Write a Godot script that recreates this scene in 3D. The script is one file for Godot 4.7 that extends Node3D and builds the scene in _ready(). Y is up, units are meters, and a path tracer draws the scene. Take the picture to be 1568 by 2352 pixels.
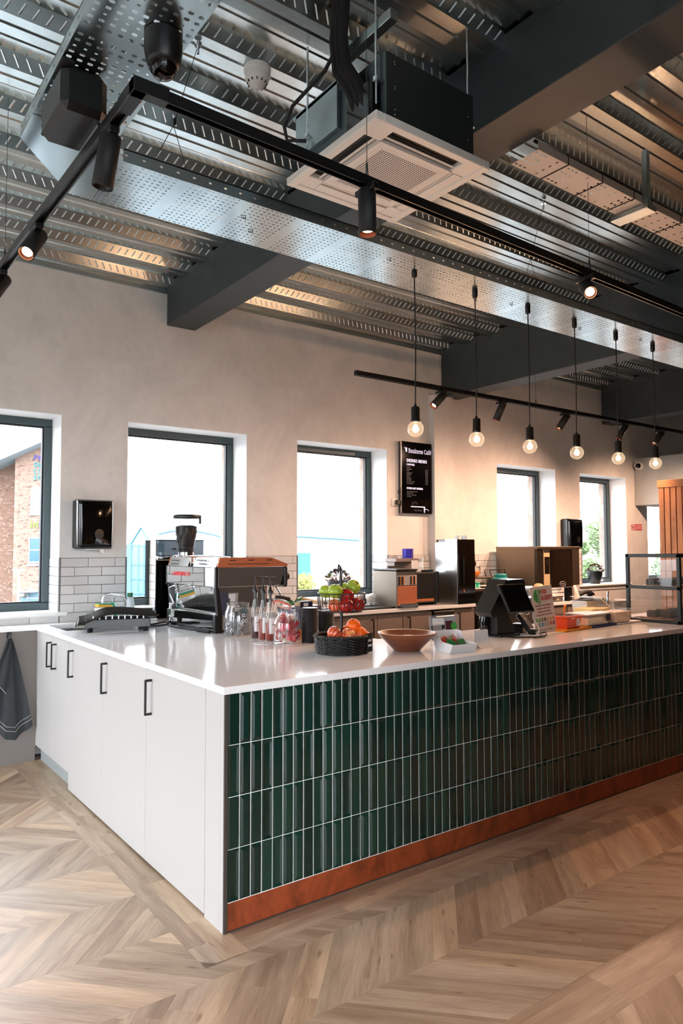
extends Node3D
# A cafe counter under a steel deck ceiling. Axes: x runs along the tiled bar front, -z towards the window wall, y up.
# The origin is the floor point below the near corner of the bar.

const LAMP := 4.0   # strength of one track spotlight
var M := {}
var names := {}
var rng := RandomNumberGenerator.new()

# ---------------------------------------------------------------- shape builder
class Sh:
	var v := PackedVector3Array()
	var n := PackedVector3Array()
	var uv := PackedVector2Array()
	func tri(a: Vector3, b: Vector3, c: Vector3, na: Vector3, nb: Vector3, nc: Vector3, ua := Vector2.ZERO, ub := Vector2.ZERO, uc := Vector2.ZERO) -> void:
		var g := (b - a).cross(c - a)
		if g.dot(na + nb + nc) > 0.0:
			v.append_array([a, c, b]); n.append_array([na, nc, nb]); uv.append_array([ua, uc, ub])
		else:
			v.append_array([a, b, c]); n.append_array([na, nb, nc]); uv.append_array([ua, ub, uc])
	func face(pts: Array, out: Vector3) -> void:   # convex planar polygon facing out
		var p0: Vector3 = pts[0]
		var nn := Vector3.ZERO
		for i in range(1, pts.size() - 1):
			nn += (pts[i] - p0).cross(pts[i + 1] - p0)
		if nn.length() < 1e-12:
			return
		nn = nn.normalized()
		if nn.dot(out) < 0.0:
			nn = -nn
		var ax := nn.abs()
		for i in range(1, pts.size() - 1):
			var t := [p0, pts[i], pts[i + 1]]
			var u := []
			for q in t:
				if ax.y >= ax.x and ax.y >= ax.z: u.append(Vector2(q.x, q.z))
				elif ax.x >= ax.z: u.append(Vector2(q.z, -q.y))
				else: u.append(Vector2(q.x, -q.y))
			tri(t[0], t[1], t[2], nn, nn, nn, u[0], u[1], u[2])
	func box(c: Vector3, s: Vector3, b := 0.0, T := Transform3D.IDENTITY) -> Sh:
		var h := s * 0.5
		b = minf(b, minf(h.x, minf(h.y, h.z)) * 0.98)
		var o := T * c
		for ax in 3:
			var a1 := (ax + 1) % 3
			var a2 := (ax + 2) % 3
			for sg in [-1.0, 1.0]:
				var pts := []
				for k in [[-1, -1], [1, -1], [1, 1], [-1, 1]]:
					var p := Vector3.ZERO
					p[ax] = sg * h[ax]; p[a1] = k[0] * (h[a1] - b); p[a2] = k[1] * (h[a2] - b)
					pts.append(T * (c + p))
				var d := Vector3.ZERO
				d[ax] = sg
				face(pts, T.basis * d)
			if b > 0.0:
				for s1 in [-1.0, 1.0]:
					for s2 in [-1.0, 1.0]:   # edges along ax
						var e := []
						for k in [[-1, 0], [1, 0], [1, 1], [-1, 1]]:
							var p := Vector3.ZERO
							p[ax] = k[0] * (h[ax] - b)
							if k[1] == 0: p[a1] = s1 * h[a1]; p[a2] = s2 * (h[a2] - b)
							else: p[a1] = s1 * (h[a1] - b); p[a2] = s2 * h[a2]
							e.append(T * (c + p))
						var d := Vector3.ZERO
						d[a1] = s1; d[a2] = s2
						face(e, T.basis * d)
		if b > 0.0:
			for sx in [-1.0, 1.0]:
				for sy in [-1.0, 1.0]:
					for sz in [-1.0, 1.0]:
						face([T * (c + Vector3(sx * h.x, sy * (h.y - b), sz * (h.z - b))), T * (c + Vector3(sx * (h.x - b), sy * h.y, sz * (h.z - b))), T * (c + Vector3(sx * (h.x - b), sy * (h.y - b), sz * h.z))], T.basis * Vector3(sx, sy, sz))
		return self
	func bx(x0: float, x1: float, y0: float, y1: float, z0: float, z1: float, b := 0.0) -> Sh:
		return box(Vector3(x0 + x1, y0 + y1, z0 + z1) * 0.5, Vector3(absf(x1 - x0), absf(y1 - y0), absf(z1 - z0)), b)
	func lathe(prof: Array, seg := 24, T := Transform3D.IDENTITY, smooth := true) -> Sh:   # prof: Vector2(radius, y), walked with the outside on its right going up
		var m := prof.size()
		var pn := []
		for i in m:
			var d := Vector2.ZERO
			if i > 0: d += (prof[i] - prof[i - 1]).normalized()
			if i < m - 1: d += (prof[i + 1] - prof[i]).normalized()
			pn.append(Vector2(d.y, -d.x).normalized())
		for i in m - 1:
			var fd: Vector2 = (prof[i + 1] - prof[i])
			if fd.length() < 1e-9: continue
			var fn := Vector2(fd.y, -fd.x).normalized()
			var n0: Vector2 = pn[i] if smooth and pn[i].dot(fn) > 0.75 else fn
			var n1: Vector2 = pn[i + 1] if smooth and pn[i + 1].dot(fn) > 0.75 else fn
			for j in seg:
				var a := TAU * j / seg
				var b := TAU * (j + 1) / seg
				var da := Vector3(cos(a), 0, sin(a))
				var db := Vector3(cos(b), 0, sin(b))
				var q0: Vector3 = T * (da * prof[i].x + Vector3.UP * prof[i].y)
				var q1: Vector3 = T * (db * prof[i].x + Vector3.UP * prof[i].y)
				var q2: Vector3 = T * (db * prof[i + 1].x + Vector3.UP * prof[i + 1].y)
				var q3: Vector3 = T * (da * prof[i + 1].x + Vector3.UP * prof[i + 1].y)
				var B := T.basis.orthonormalized()
				var N0 := (B * (da * n0.x + Vector3.UP * n0.y)).normalized()
				var N1 := (B * (db * n0.x + Vector3.UP * n0.y)).normalized()
				var N2 := (B * (db * n1.x + Vector3.UP * n1.y)).normalized()
				var N3 := (B * (da * n1.x + Vector3.UP * n1.y)).normalized()
				var ua := float(j) / seg
				var ub := float(j + 1) / seg
				var va := 1.0 - float(i) / (m - 1)
				var vb := 1.0 - float(i + 1) / (m - 1)
				if prof[i].x > 1e-6: tri(q0, q1, q2, N0, N1, N2, Vector2(ua, va), Vector2(ub, va), Vector2(ub, vb))
				if prof[i + 1].x > 1e-6: tri(q0, q2, q3, N0, N2, N3, Vector2(ua, va), Vector2(ub, vb), Vector2(ua, vb))
		return self
	func tube(pts: Array, r: float, seg := 8, closed := false, r2 := -1.0) -> Sh:
		var m := pts.size()
		var rings := []
		var prev := Vector3.ZERO
		for i in m:
			var t: Vector3
			if closed: t = pts[(i + 1) % m] - pts[(i - 1 + m) % m]
			elif i == 0: t = pts[1] - pts[0]
			elif i == m - 1: t = pts[m - 1] - pts[m - 2]
			else: t = (pts[i + 1] - pts[i]).normalized() + (pts[i] - pts[i - 1]).normalized()
			t = t.normalized()
			if prev == Vector3.ZERO: prev = t.cross(Vector3.UP) if absf(t.y) < 0.9 else t.cross(Vector3.RIGHT)
			prev = (prev - t * prev.dot(t)).normalized()
			var b := t.cross(prev)
			var rr := r if r2 < 0.0 else lerpf(r, r2, float(i) / (m - 1))
			var ring := []
			for j in seg:
				var a := TAU * j / seg
				var d := prev * cos(a) + b * sin(a)
				ring.append([pts[i] + d * rr, d])
			rings.append(ring)
		for i in (m if closed else m - 1):
			var A: Array = rings[i]
			var B: Array = rings[(i + 1) % m]
			for j in seg:
				var k := (j + 1) % seg
				tri(A[j][0], A[k][0], B[k][0], A[j][1], A[k][1], B[k][1])
				tri(A[j][0], B[k][0], B[j][0], A[j][1], B[k][1], B[j][1])
		if not closed:
			for e in [[0, 1], [m - 1, m - 2]]:
				var o: Vector3 = pts[e[0]] - pts[e[1]]
				var ps := []
				for q in rings[e[0]]: ps.append(q[0])
				face(ps, o)
		return self
	func prism(poly: PackedVector2Array, d0: float, d1: float, T := Transform3D.IDENTITY) -> Sh:   # polygon in xy pulled along z
		var idx := Geometry2D.triangulate_polygon(poly)
		for s in [[d1, 1.0], [d0, -1.0]]:
			var i := 0
			while i < idx.size():
				var p := []
				for k in 3: p.append(T * Vector3(poly[idx[i + k]].x, poly[idx[i + k]].y, s[0]))
				face(p, T.basis * Vector3(0, 0, s[1]))
				i += 3
		var cw := Geometry2D.is_polygon_clockwise(poly)
		for i in poly.size():
			var a := poly[i]
			var b := poly[(i + 1) % poly.size()]
			var e := (b - a).normalized()
			var o := Vector3(-e.y, e.x, 0) if cw else Vector3(e.y, -e.x, 0)
			face([T * Vector3(a.x, a.y, d0), T * Vector3(b.x, b.y, d0), T * Vector3(b.x, b.y, d1), T * Vector3(a.x, a.y, d1)], T.basis * o)
		return self
	func sheet(grid: Array, out: Vector3) -> Sh:   # rows of points, smooth normals
		var R := grid.size()
		var C: int = grid[0].size()
		var nm := []
		for i in R:
			var row := []
			for j in C:
				var du: Vector3 = grid[i][mini(j + 1, C - 1)] - grid[i][maxi(j - 1, 0)]
				var dv: Vector3 = grid[mini(i + 1, R - 1)][j] - grid[maxi(i - 1, 0)][j]
				var q := du.cross(dv).normalized()
				row.append(q if q.dot(out) >= 0.0 else -q)
			nm.append(row)
		for i in R - 1:
			for j in C - 1:
				var u0 := Vector2(float(j) / (C - 1), float(i) / (R - 1))
				var u1 := Vector2(float(j + 1) / (C - 1), float(i + 1) / (R - 1))
				tri(grid[i][j], grid[i][j + 1], grid[i + 1][j + 1], nm[i][j], nm[i][j + 1], nm[i + 1][j + 1], u0, Vector2(u1.x, u0.y), u1)
				tri(grid[i][j], grid[i + 1][j + 1], grid[i + 1][j], nm[i][j], nm[i + 1][j + 1], nm[i + 1][j], u0, u1, Vector2(u0.x, u1.y))
		return self
	func face2(a: Vector3, b: Vector3, c: Vector3, d: Vector3) -> Sh:
		face([a, b, c, d], (b - a).cross(c - a))
		return self
	func mesh() -> ArrayMesh:
		var a := []
		a.resize(Mesh.ARRAY_MAX)
		a[Mesh.ARRAY_VERTEX] = v; a[Mesh.ARRAY_NORMAL] = n; a[Mesh.ARRAY_TEX_UV] = uv
		var am := ArrayMesh.new()
		am.add_surface_from_arrays(Mesh.PRIMITIVE_TRIANGLES, a)
		return am

# ---------------------------------------------------------------- naming and metas
func numbered(called: String) -> String:
	var k: int = names.get(called, 0)
	names[called] = k + 1
	return called if k == 0 else "%s_%03d" % [called, k]

func put(called: String, mesh: Mesh, m: Material, parent: Node = null, T := Transform3D.IDENTITY) -> MeshInstance3D:
	var o := MeshInstance3D.new()
	o.mesh = mesh
	o.material_override = m
	o.transform = T
	if parent == null:
		o.name = numbered(called)
		add_child(o, true)
	else:
		var k := 0
		var nm := called
		while parent.has_node(NodePath(nm)):
			k += 1
			nm = "%s_%03d" % [called, k]
			if k == 1 and parent.has_meta("n_" + called): k = parent.get_meta("n_" + called); nm = "%s_%03d" % [called, k]
		if k > 0: parent.set_meta("n_" + called, k)
		o.name = nm
		parent.add_child(o, true)
	return o

func obj(called: String, sh: Sh, m: Material, parent: Node = null, T := Transform3D.IDENTITY) -> MeshInstance3D:
	return put(called, sh.mesh(), m, parent, T)

func tag(o: Node3D, label: String, cat: String, group := "") -> Node3D:
	o.set_meta("label", label); o.set_meta("category", cat)
	if group: o.set_meta("group", group)
	return o

func thing(called: String, label: String, cat: String, at := Vector3.ZERO, turn := 0.0, group := "") -> Node3D:
	var o := Node3D.new()
	o.name = numbered(called)
	add_child(o, true)
	o.position = at
	o.rotation.y = turn
	tag(o, label, cat, group)
	return o

func struct(called: String, sh: Sh, m: Material, label := "", cat := "") -> MeshInstance3D:
	var o := obj(called, sh, m)
	o.set_meta("kind", "structure")
	if label: tag(o, label, cat)
	return o

func dup(root: Node3D, called: String, at: Vector3, turn: float, label: String) -> Node3D:
	var r: Node3D = root.duplicate()
	r.name = numbered(called)
	add_child(r)
	r.position = at
	r.rotation.y = turn
	r.set_meta("label", label)
	return r

func text(s: String, h: float, m: Material, parent: Node, T: Transform3D, bold := false, face := "Droid Sans", called := "lettering", wide := 1.0, align := HORIZONTAL_ALIGNMENT_LEFT) -> MeshInstance3D:
	var f := SystemFont.new()
	f.font_names = PackedStringArray([face])
	f.font_weight = 700 if bold else 400
	var t := TextMesh.new()
	t.text = s
	t.font = f
	t.font_size = 48
	t.pixel_size = h / 48.0 / 0.72
	t.curve_step = 2.0
	t.depth = 0.0012
	t.horizontal_alignment = align
	t.vertical_alignment = VERTICAL_ALIGNMENT_CENTER
	return put(called, t, m, parent, T * Transform3D(Basis.from_scale(Vector3(wide, 1, 1)), Vector3.ZERO))

func along(d: Vector3, at: Vector3) -> Transform3D:   # local +y turned to d
	var y := d.normalized()
	var x := y.cross(Vector3.BACK) if absf(y.z) < 0.9 else y.cross(Vector3.RIGHT)
	x = x.normalized()
	return Transform3D(Basis(x, y, x.cross(y)), at)

# ---------------------------------------------------------------- materials
func mat(called: String, c: Color, rough := 0.5, metal := 0.0) -> StandardMaterial3D:
	var m := StandardMaterial3D.new()
	m.resource_name = called
	m.albedo_color = c
	m.roughness = rough
	m.metallic = metal
	M[called] = m
	return m

func glass(called: String, c: Color, rough := 0.02) -> StandardMaterial3D:
	var m := mat(called, c, rough)
	m.transparency = BaseMaterial3D.TRANSPARENCY_ALPHA
	return m

func glow(called: String, c: Color, e: float) -> StandardMaterial3D:
	var m := mat(called, c, 0.4)
	m.emission_enabled = true
	m.emission = c
	m.emission_energy_multiplier = e
	return m

func noise(seed_: int, freq: float, oct := 4) -> FastNoiseLite:
	var f := FastNoiseLite.new()
	f.seed = seed_
	f.noise_type = FastNoiseLite.TYPE_SIMPLEX_SMOOTH
	f.frequency = freq
	f.fractal_octaves = oct
	return f

func speckle(called: String, base: Color, amp: float, scale: float, rough: float, metal := 0.0, stretch := Vector3.ONE, freq := 0.02) -> StandardMaterial3D:
	# a material whose tone wanders a little, mapped in world metres
	var im := Image.create(256, 256, false, Image.FORMAT_RGB8)
	var a := noise(called.hash() % 1000, freq, 5)
	for y in 256:
		for x in 256:
			# tile the noise by walking on a torus
			var u := TAU * x / 256.0
			var w := TAU * y / 256.0
			var k := a.get_noise_3d(cos(u) * 40.0 + sin(w) * 25.0, sin(u) * 40.0 + 90.0, cos(w) * 40.0) + 0.6 * a.get_noise_3d(cos(u) * 160.0 + sin(w) * 90.0, sin(u) * 160.0, cos(w) * 160.0 + 300.0)
			var g := clampf(1.0 + amp * k - amp * 0.4, 0.0, 1.0)
			im.set_pixel(x, y, Color(g, g, g))
	var m := mat(called, base, rough, metal)
	m.albedo_texture = ImageTexture.create_from_image(im)
	m.uv1_triplanar = true
	m.uv1_world_triplanar = true
	m.uv1_scale = stretch * scale
	return m

func wood_image(w: int, h: int, seed_: int, light: Color, dark: Color, knots: int) -> Image:
	# grain runs along u
	var im := Image.create(w, h, false, Image.FORMAT_RGB8)
	var a := noise(seed_, 1.0, 4)
	var f := noise(seed_ + 7, 1.0, 3)
	var r := RandomNumberGenerator.new()
	r.seed = seed_
	var kn := []
	for i in knots: kn.append([Vector2(r.randf() * w, r.randf() * h), r.randf_range(0.6, 1.3)])
	for y in h:
		for x in w:
			var p := Vector2(x, y)
			var bend := 14.0 * a.get_noise_2d(x * 0.0035, y * 0.012)
			var dk := 0.0
			for q in kn:
				var d: Vector2 = p - q[0]
				d.x *= 0.45
				var L: float = d.length() / (9.0 * q[1])
				bend += 10.0 * exp(-L * L * 0.35) * signf(d.y + 0.01)
				dk = maxf(dk, exp(-L * L * 2.2))
			var yy := y + bend
			var g := 0.55 + 0.55 * a.get_noise_2d(x * 0.0014, yy * 0.0065) + 0.20 * f.get_noise_2d(x * 0.008, yy * 0.07) + 0.15 * f.get_noise_2d(x * 0.02 + 500.0, yy * 0.45)
			g -= 0.75 * dk
			g = clampf(g, 0.0, 1.0)
			im.set_pixel(x, y, dark.lerp(light, g))
	return im

func make_materials() -> void:
	speckle("plaster", Color(0.85, 0.84, 0.825), 0.05, 0.6, 0.85)
	speckle("plaster_grey", Color(0.66, 0.66, 0.63), 0.05, 0.6, 0.85)
	mat("wall_charcoal", Color(0.26, 0.25, 0.24), 0.8)
	mat("casing_steel", Color(0.40, 0.44, 0.45), 0.4, 1.0)
	mat("reveal_white", Color(0.90, 0.905, 0.90), 0.6)
	mat("sill_white", Color(0.90, 0.90, 0.89), 0.25)
	mat("case_frame", Color(0.13, 0.17, 0.18), 0.4)
	mat("frame_grey", Color(0.215, 0.275, 0.29), 0.35)
	var pane := glass("pane", Color(0.9, 1.0, 0.98, 0.04), 0.0)
	pane.metallic_specular = 0.4
	speckle("brick_outer", Color(0.64, 0.55, 0.50), 0.25, 0.9, 0.9)
	speckle("brick_red", Color(0.54, 0.435, 0.38), 0.25, 0.9, 0.9)
	speckle("brick_dark", Color(0.43, 0.32, 0.26), 0.25, 0.9, 0.9)
	mat("mortar", Color(0.72, 0.66, 0.60), 0.9)
	speckle("galvanised", Color(0.80, 0.845, 0.845), 0.07, 1.1, 0.23, 1.0, Vector3(1, 1, 1), 0.03)
	speckle("galvanised_tray", Color(0.70, 0.76, 0.775), 0.06, 0.9, 0.20, 1.0)
	mat("galvanised_plain", Color(0.70, 0.75, 0.76), 0.34, 1.0)
	mat("rib_highlight", Color(0.86, 0.88, 0.88), 0.32, 1.0)
	speckle("beam_paint", Color(0.195, 0.235, 0.245), 0.10, 0.7, 0.5)
	mat("concrete", Color(0.5, 0.5, 0.48), 0.9)
	mat("black_satin", Color(0.035, 0.038, 0.04), 0.38)
	mat("black_matt", Color(0.045, 0.047, 0.05), 0.6)
	mat("black_gloss", Color(0.012, 0.013, 0.014), 0.06)
	mat("rubber", Color(0.05, 0.05, 0.055), 0.8)
	mat("cable", Color(0.03, 0.03, 0.032), 0.55)
	mat("wire_steel", Color(0.30, 0.31, 0.31), 0.4, 0.8)
	mat("white_plastic", Color(0.86, 0.85, 0.83), 0.38)
	mat("white_panel", Color(0.88, 0.86, 0.83), 0.42)
	mat("grille_dark", Color(0.20, 0.18, 0.16), 0.7)
	mat("slot_dark", Color(0.05, 0.048, 0.045), 0.6)
	mat("warm_white", Color(0.80, 0.76, 0.72), 0.45)
	mat("chrome", Color(0.86, 0.87, 0.88), 0.05, 1.0)
	mat("mirror_steel", Color(0.90, 0.91, 0.91), 0.03, 1.0)
	mat("steel", Color(0.76, 0.76, 0.745), 0.28, 1.0)
	mat("steel_brushed", Color(0.52, 0.49, 0.45), 0.36, 1.0)
	mat("dark_steel", Color(0.30, 0.29, 0.27), 0.32, 0.9)
	mat("copper_tint", Color(0.84, 0.50, 0.35), 0.28, 0.55)
	speckle("quartz", Color(0.97, 0.97, 0.97), 0.08, 3.0, 0.10, 0.0, Vector3.ONE, 0.3)
	mat("cabinet_grey", Color(0.75, 0.74, 0.73), 0.45)
	mat("cabinet_shade", Color(0.70, 0.695, 0.685), 0.5)
	mat("cabinet_gap", Color(0.42, 0.41, 0.40), 0.7)
	mat("detergent_white", Color(0.82, 0.86, 0.88), 0.4)
	mat("plinth_grey", Color(0.62, 0.64, 0.64), 0.5)
	mat("taupe", Color(0.50, 0.44, 0.40), 0.5)
	mat("panel_taupe", Color(0.46, 0.43, 0.41), 0.6)
	mat("trim_bronze", Color(0.30, 0.27, 0.25), 0.4, 0.3)
	speckle("copper_plinth", Color(0.60, 0.27, 0.13), 0.3, 1.3, 0.42)
	mat("grout_white", Color(0.90, 0.90, 0.88), 0.8)
	mat("grout_grey", Color(0.44, 0.44, 0.44), 0.85)
	for k in 4:
		mat("wall_tile_%d" % k, [Color(0.79, 0.785, 0.78), Color(0.76, 0.755, 0.75), Color(0.815, 0.81, 0.80), Color(0.775, 0.765, 0.755)][k], 0.16)
		var g := mat("bar_tile_%d" % k, [Color(0.07, 0.185, 0.155), Color(0.055, 0.155, 0.13), Color(0.08, 0.21, 0.17), Color(0.06, 0.17, 0.145)][k], 0.11)
		g.metallic_specular = 0.55
	var wi := wood_image(1024, 512, 5, Color(0.86, 0.775, 0.675), Color(0.59, 0.495, 0.41), 9)
	var wt := ImageTexture.create_from_image(wi)
	var tones := [Color(0.97, 0.96, 0.95), Color(0.89, 0.87, 0.845), Color(1.0, 0.97, 0.93), Color(0.84, 0.805, 0.78), Color(0.93, 0.925, 0.91)]
	var hm: Image = wi.duplicate()
	hm.bump_map_to_normal_map(1.2)
	var nt := ImageTexture.create_from_image(hm)
	for k in 5:
		var m := mat("oak_%d" % k, tones[k], 0.40)
		m.albedo_texture = wt
		m.normal_enabled = true
		m.normal_texture = nt
		m.normal_scale = 0.25
	var sl := mat("slat_oak", Color(0.88, 0.68, 0.52), 0.5)
	sl.albedo_texture = wt
	mat("slat_gap", Color(0.30, 0.11, 0.07), 0.8)
	var bw := mat("bowl_wood", Color(0.92, 0.86, 0.80), 0.35)
	bw.albedo_texture = ImageTexture.create_from_image(wood_image(256, 128, 11, Color(0.74, 0.47, 0.32), Color(0.40, 0.22, 0.14), 4))
	mat("bowl_rim", Color(0.78, 0.66, 0.54), 0.3)
	glass("jar_glass", Color(0.94, 0.98, 0.98, 0.015), 0.01)
	glass("hopper_plastic", Color(0.35, 0.37, 0.38, 0.14), 0.03)
	glass("smoke_glass", Color(0.05, 0.045, 0.04, 0.72), 0.03)
	glass("clear_plastic", Color(0.93, 0.96, 0.96, 0.07), 0.05)
	glass("case_glass", Color(0.9, 0.96, 0.95, 0.02), 0.0)
	var bg := glass("bulb_glass", Color(0.0, 0.0, 0.0, 0.16), 0.0)
	bg.emission_enabled = true
	bg.emission = Color(1.0, 0.84, 0.66)
	bg.emission_energy_multiplier = 2.0
	glow("filament", Color(1.0, 0.92, 0.80), 6.0)
	glow("lamp_face", Color(1.0, 0.80, 0.58), 10.0)
	mat("lamp_off", Color(0.75, 0.68, 0.66), 0.25)
	mat("lamp_rim", Color(0.40, 0.20, 0.12), 0.4)
	mat("bean", Color(0.045, 0.03, 0.025), 0.6).metallic_specular = 0.25
	mat("paper_white", Color(0.88, 0.87, 0.87), 0.7)
	mat("paper_print", Color(0.60, 0.60, 0.62), 0.7)
	mat("ink", Color(0.06, 0.06, 0.07), 0.7)
	mat("red", Color(0.78, 0.07, 0.09), 0.4)
	mat("badge_red", Color(0.85, 0.05, 0.10), 0.35)
	mat("sign_red", Color(0.74, 0.10, 0.13), 0.5)
	mat("ink_red", Color(0.60, 0.10, 0.18), 0.6)
	mat("green_print", Color(0.22, 0.62, 0.26), 0.6)
	mat("blue_print", Color(0.20, 0.60, 0.80), 0.6)
	mat("orange_print", Color(0.85, 0.55, 0.30), 0.6)
	mat("grey_print", Color(0.60, 0.58, 0.58), 0.6)
	mat("plum_print", Color(0.40, 0.08, 0.22), 0.6)
	mat("brown_print", Color(0.28, 0.10, 0.12), 0.6)
	mat("yellow_sponge", Color(0.93, 0.74, 0.33), 0.9)
	mat("green_scourer", Color(0.24, 0.62, 0.50), 0.9)
	mat("board_orange", Color(0.93, 0.60, 0.10), 0.45)
	mat("board_blue", Color(0.07, 0.16, 0.47), 0.45)
	mat("board_white", Color(0.84, 0.80, 0.81), 0.45)
	mat("tub_orange", Color(0.90, 0.30, 0.09), 0.4)
	mat("cream", Color(0.90, 0.86, 0.76), 0.6)
	mat("slaw", Color(0.90, 0.80, 0.70), 0.7)
	mat("cheese", Color(0.93, 0.80, 0.45), 0.7)
	mat("navy", Color(0.05, 0.06, 0.20), 0.5)
	mat("blue_box", Color(0.08, 0.07, 0.62), 0.4)
	mat("teal_lid", Color(0.05, 0.50, 0.50), 0.45)
	mat("mint", Color(0.20, 0.72, 0.60), 0.45)
	mat("bottle_green", Color(0.06, 0.40, 0.24), 0.45)
	mat("leaf", Color(0.17, 0.36, 0.12), 0.55)
	mat("leaf_dark", Color(0.10, 0.12, 0.10), 0.5)
	mat("leaf_red", Color(0.42, 0.10, 0.13), 0.5)
	mat("pot_dark", Color(0.075, 0.10, 0.105), 0.35)
	mat("stem_brown", Color(0.20, 0.13, 0.07), 0.8)
	mat("syrup_dark", Color(0.22, 0.035, 0.025), 0.1)
	mat("syrup_amber", Color(0.48, 0.12, 0.03), 0.1)
	mat("juice", Color(0.88, 0.50, 0.12), 0.2)
	mat("cork", Color(0.74, 0.65, 0.50), 0.8)
	mat("cup_black", Color(0.03, 0.033, 0.035), 0.42)
	mat("teabag", Color(0.42, 0.41, 0.42), 0.6)
	mat("sachet_red", Color(0.62, 0.05, 0.08), 0.25)
	mat("sachet_pink", Color(0.85, 0.30, 0.38), 0.3)
	mat("sachet_clear", Color(0.75, 0.60, 0.58), 0.2)
	mat("packet_green", Color(0.10, 0.42, 0.22), 0.4)
	mat("cake", Color(0.13, 0.06, 0.05), 0.7)
	mat("wood_board", Color(0.45, 0.25, 0.18), 0.5)
	mat("seal_orange", Color(0.82, 0.30, 0.20), 0.5)
	mat("towel", Color(0.20, 0.215, 0.225), 0.95)
	mat("towel_stripe", Color(0.66, 0.66, 0.64), 0.95)
	mat("skin_apple_green", Color(0.60, 0.68, 0.20), 0.22)
	mat("orange_peel", Color(0.98, 0.40, 0.05), 0.38)
	var ar := noise(41, 1.0, 3)
	for k in 2:
		var im := Image.create(128, 64, false, Image.FORMAT_RGB8)
		for y in 64:
			for x in 128:
				var u := TAU * x / 128.0
				var g := 0.5 + 0.9 * ar.get_noise_3d(cos(u) * 3.0 + k * 9.0, sin(u) * 3.0, y * 0.012) + 0.5 * ar.get_noise_3d(cos(u) * 14.0, sin(u) * 14.0 + k * 5.0, y * 0.03)
				var red := Color(0.58, 0.04, 0.06) if k == 0 else Color(0.68, 0.10, 0.12)
				var yel := Color(0.80, 0.20, 0.12) if k == 0 else Color(0.93, 0.66, 0.38)
				im.set_pixel(x, y, red.lerp(yel, clampf(g if k == 1 else g - 0.25, 0.0, 1.0)))
		var m := mat("skin_apple_red_%d" % k, Color.WHITE, 0.2)
		m.albedo_texture = ImageTexture.create_from_image(im)
	# outside
	mat("tarmac", Color(0.38, 0.38, 0.38), 0.95)
	mat("grass", Color(0.40, 0.48, 0.20), 0.95)
	mat("roof_slate", Color(0.42, 0.43, 0.45), 0.7)
	mat("fascia", Color(0.54, 0.59, 0.61), 0.5)
	mat("far_pane", Color(0.34, 0.46, 0.51), 0.1)
	mat("far_pane_blue", Color(0.07, 0.28, 0.44), 0.1)
	mat("cyan_steel", Color(0.27, 0.47, 0.55), 0.5)
	mat("cyan_door", Color(0.16, 0.38, 0.46), 0.5)
	mat("shed_white", Color(0.58, 0.62, 0.65), 0.6)
	mat("shed_pink", Color(0.54, 0.43, 0.39), 0.8)
	mat("foliage_yellow", Color(0.44, 0.45, 0.24), 0.8).backlight_enabled = true
	M["foliage_yellow"].backlight = Color(0.4, 0.4, 0.15)
	mat("foliage_green", Color(0.32, 0.40, 0.25), 0.8).backlight_enabled = true
	M["foliage_green"].backlight = Color(0.25, 0.35, 0.12)
	mat("hedge_green", Color(0.42, 0.46, 0.24), 0.9)
	mat("bark", Color(0.30, 0.25, 0.20), 0.9)
	mat("letter_indigo", Color(0.22, 0.15, 0.50), 0.5)
	mat("letter_teal", Color(0.06, 0.40, 0.43), 0.5)
	mat("letter_lime", Color(0.33, 0.52, 0.08), 0.5)
	mat("letter_grey", Color(0.24, 0.26, 0.28), 0.5)
	mat("screen_black", Color(0.01, 0.011, 0.013), 0.08)
	glow("screen_white", Color(0.80, 0.80, 0.92), 0.75)
	glow("screen_dim", Color(0.30, 0.32, 0.36), 0.16)
	glow("screen_red", Color(0.9, 0.3, 0.1), 0.8)

# ---------------------------------------------------------------- the setting
const WZ := -3.07
const WINS := [[-0.91, 0.19, 2.54], [0.705, 1.80, 2.54], [2.335, 3.445, 2.54], [5.13, 6.235, 2.51], [6.74, 7.805, 2.495], [8.33, 9.45, 2.495]]
const SILL := 1.03

func wall_with_windows(x0: float, x1: float, z0: float, z1: float, top: float, inset: float) -> Sh:
	var s := Sh.new()
	var x := x0
	for w in WINS:
		s.bx(x, w[0] + inset, 0, top, z0, z1)
		s.bx(w[0] + inset, w[1] - inset, 0, SILL + inset, z0, z1)
		s.bx(w[0] + inset, w[1] - inset, w[2] - inset, top, z0, z1)
		x = w[1] - inset
	s.bx(x, x1, 0, top, z0, z1)
	return s

func tile_rows(parent: Node, o: Vector3, u: Vector3, nrm: Vector3, width: float, y0: float, rows: int, phase: float, cache: Dictionary) -> void:
	# running-bond tiles on a grout bed; o is the lower corner, u runs along the wall
	var H := 0.0693
	var L := 0.2085
	var g := 0.0035
	for r in rows:
		var y := y0 + r * H
		var x := -fposmod(phase + (L * 0.5 if r % 2 == 0 else 0.0), L)
		while x < width:
			var a := maxf(x, 0.0)
			var b := minf(x + L - g, width)
			x += L
			if b - a < 0.008: continue
			var w := snappedf(b - a, 0.001)
			if not cache.has(w):
				cache[w] = Sh.new().box(Vector3.ZERO, Vector3(w, H - g, 0.009), 0.0025).mesh()
			var B := Basis(u, Vector3.UP, u.cross(Vector3.UP))
			put("wall_tile", cache[w], M["wall_tile_%d" % (rng.randi() % 4)], parent, Transform3D(B, o + u * (a + b) * 0.5 + Vector3(0, y + (H - g) * 0.5, 0) + nrm * (0.0015 + rng.randf() * 0.0008)))

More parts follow.
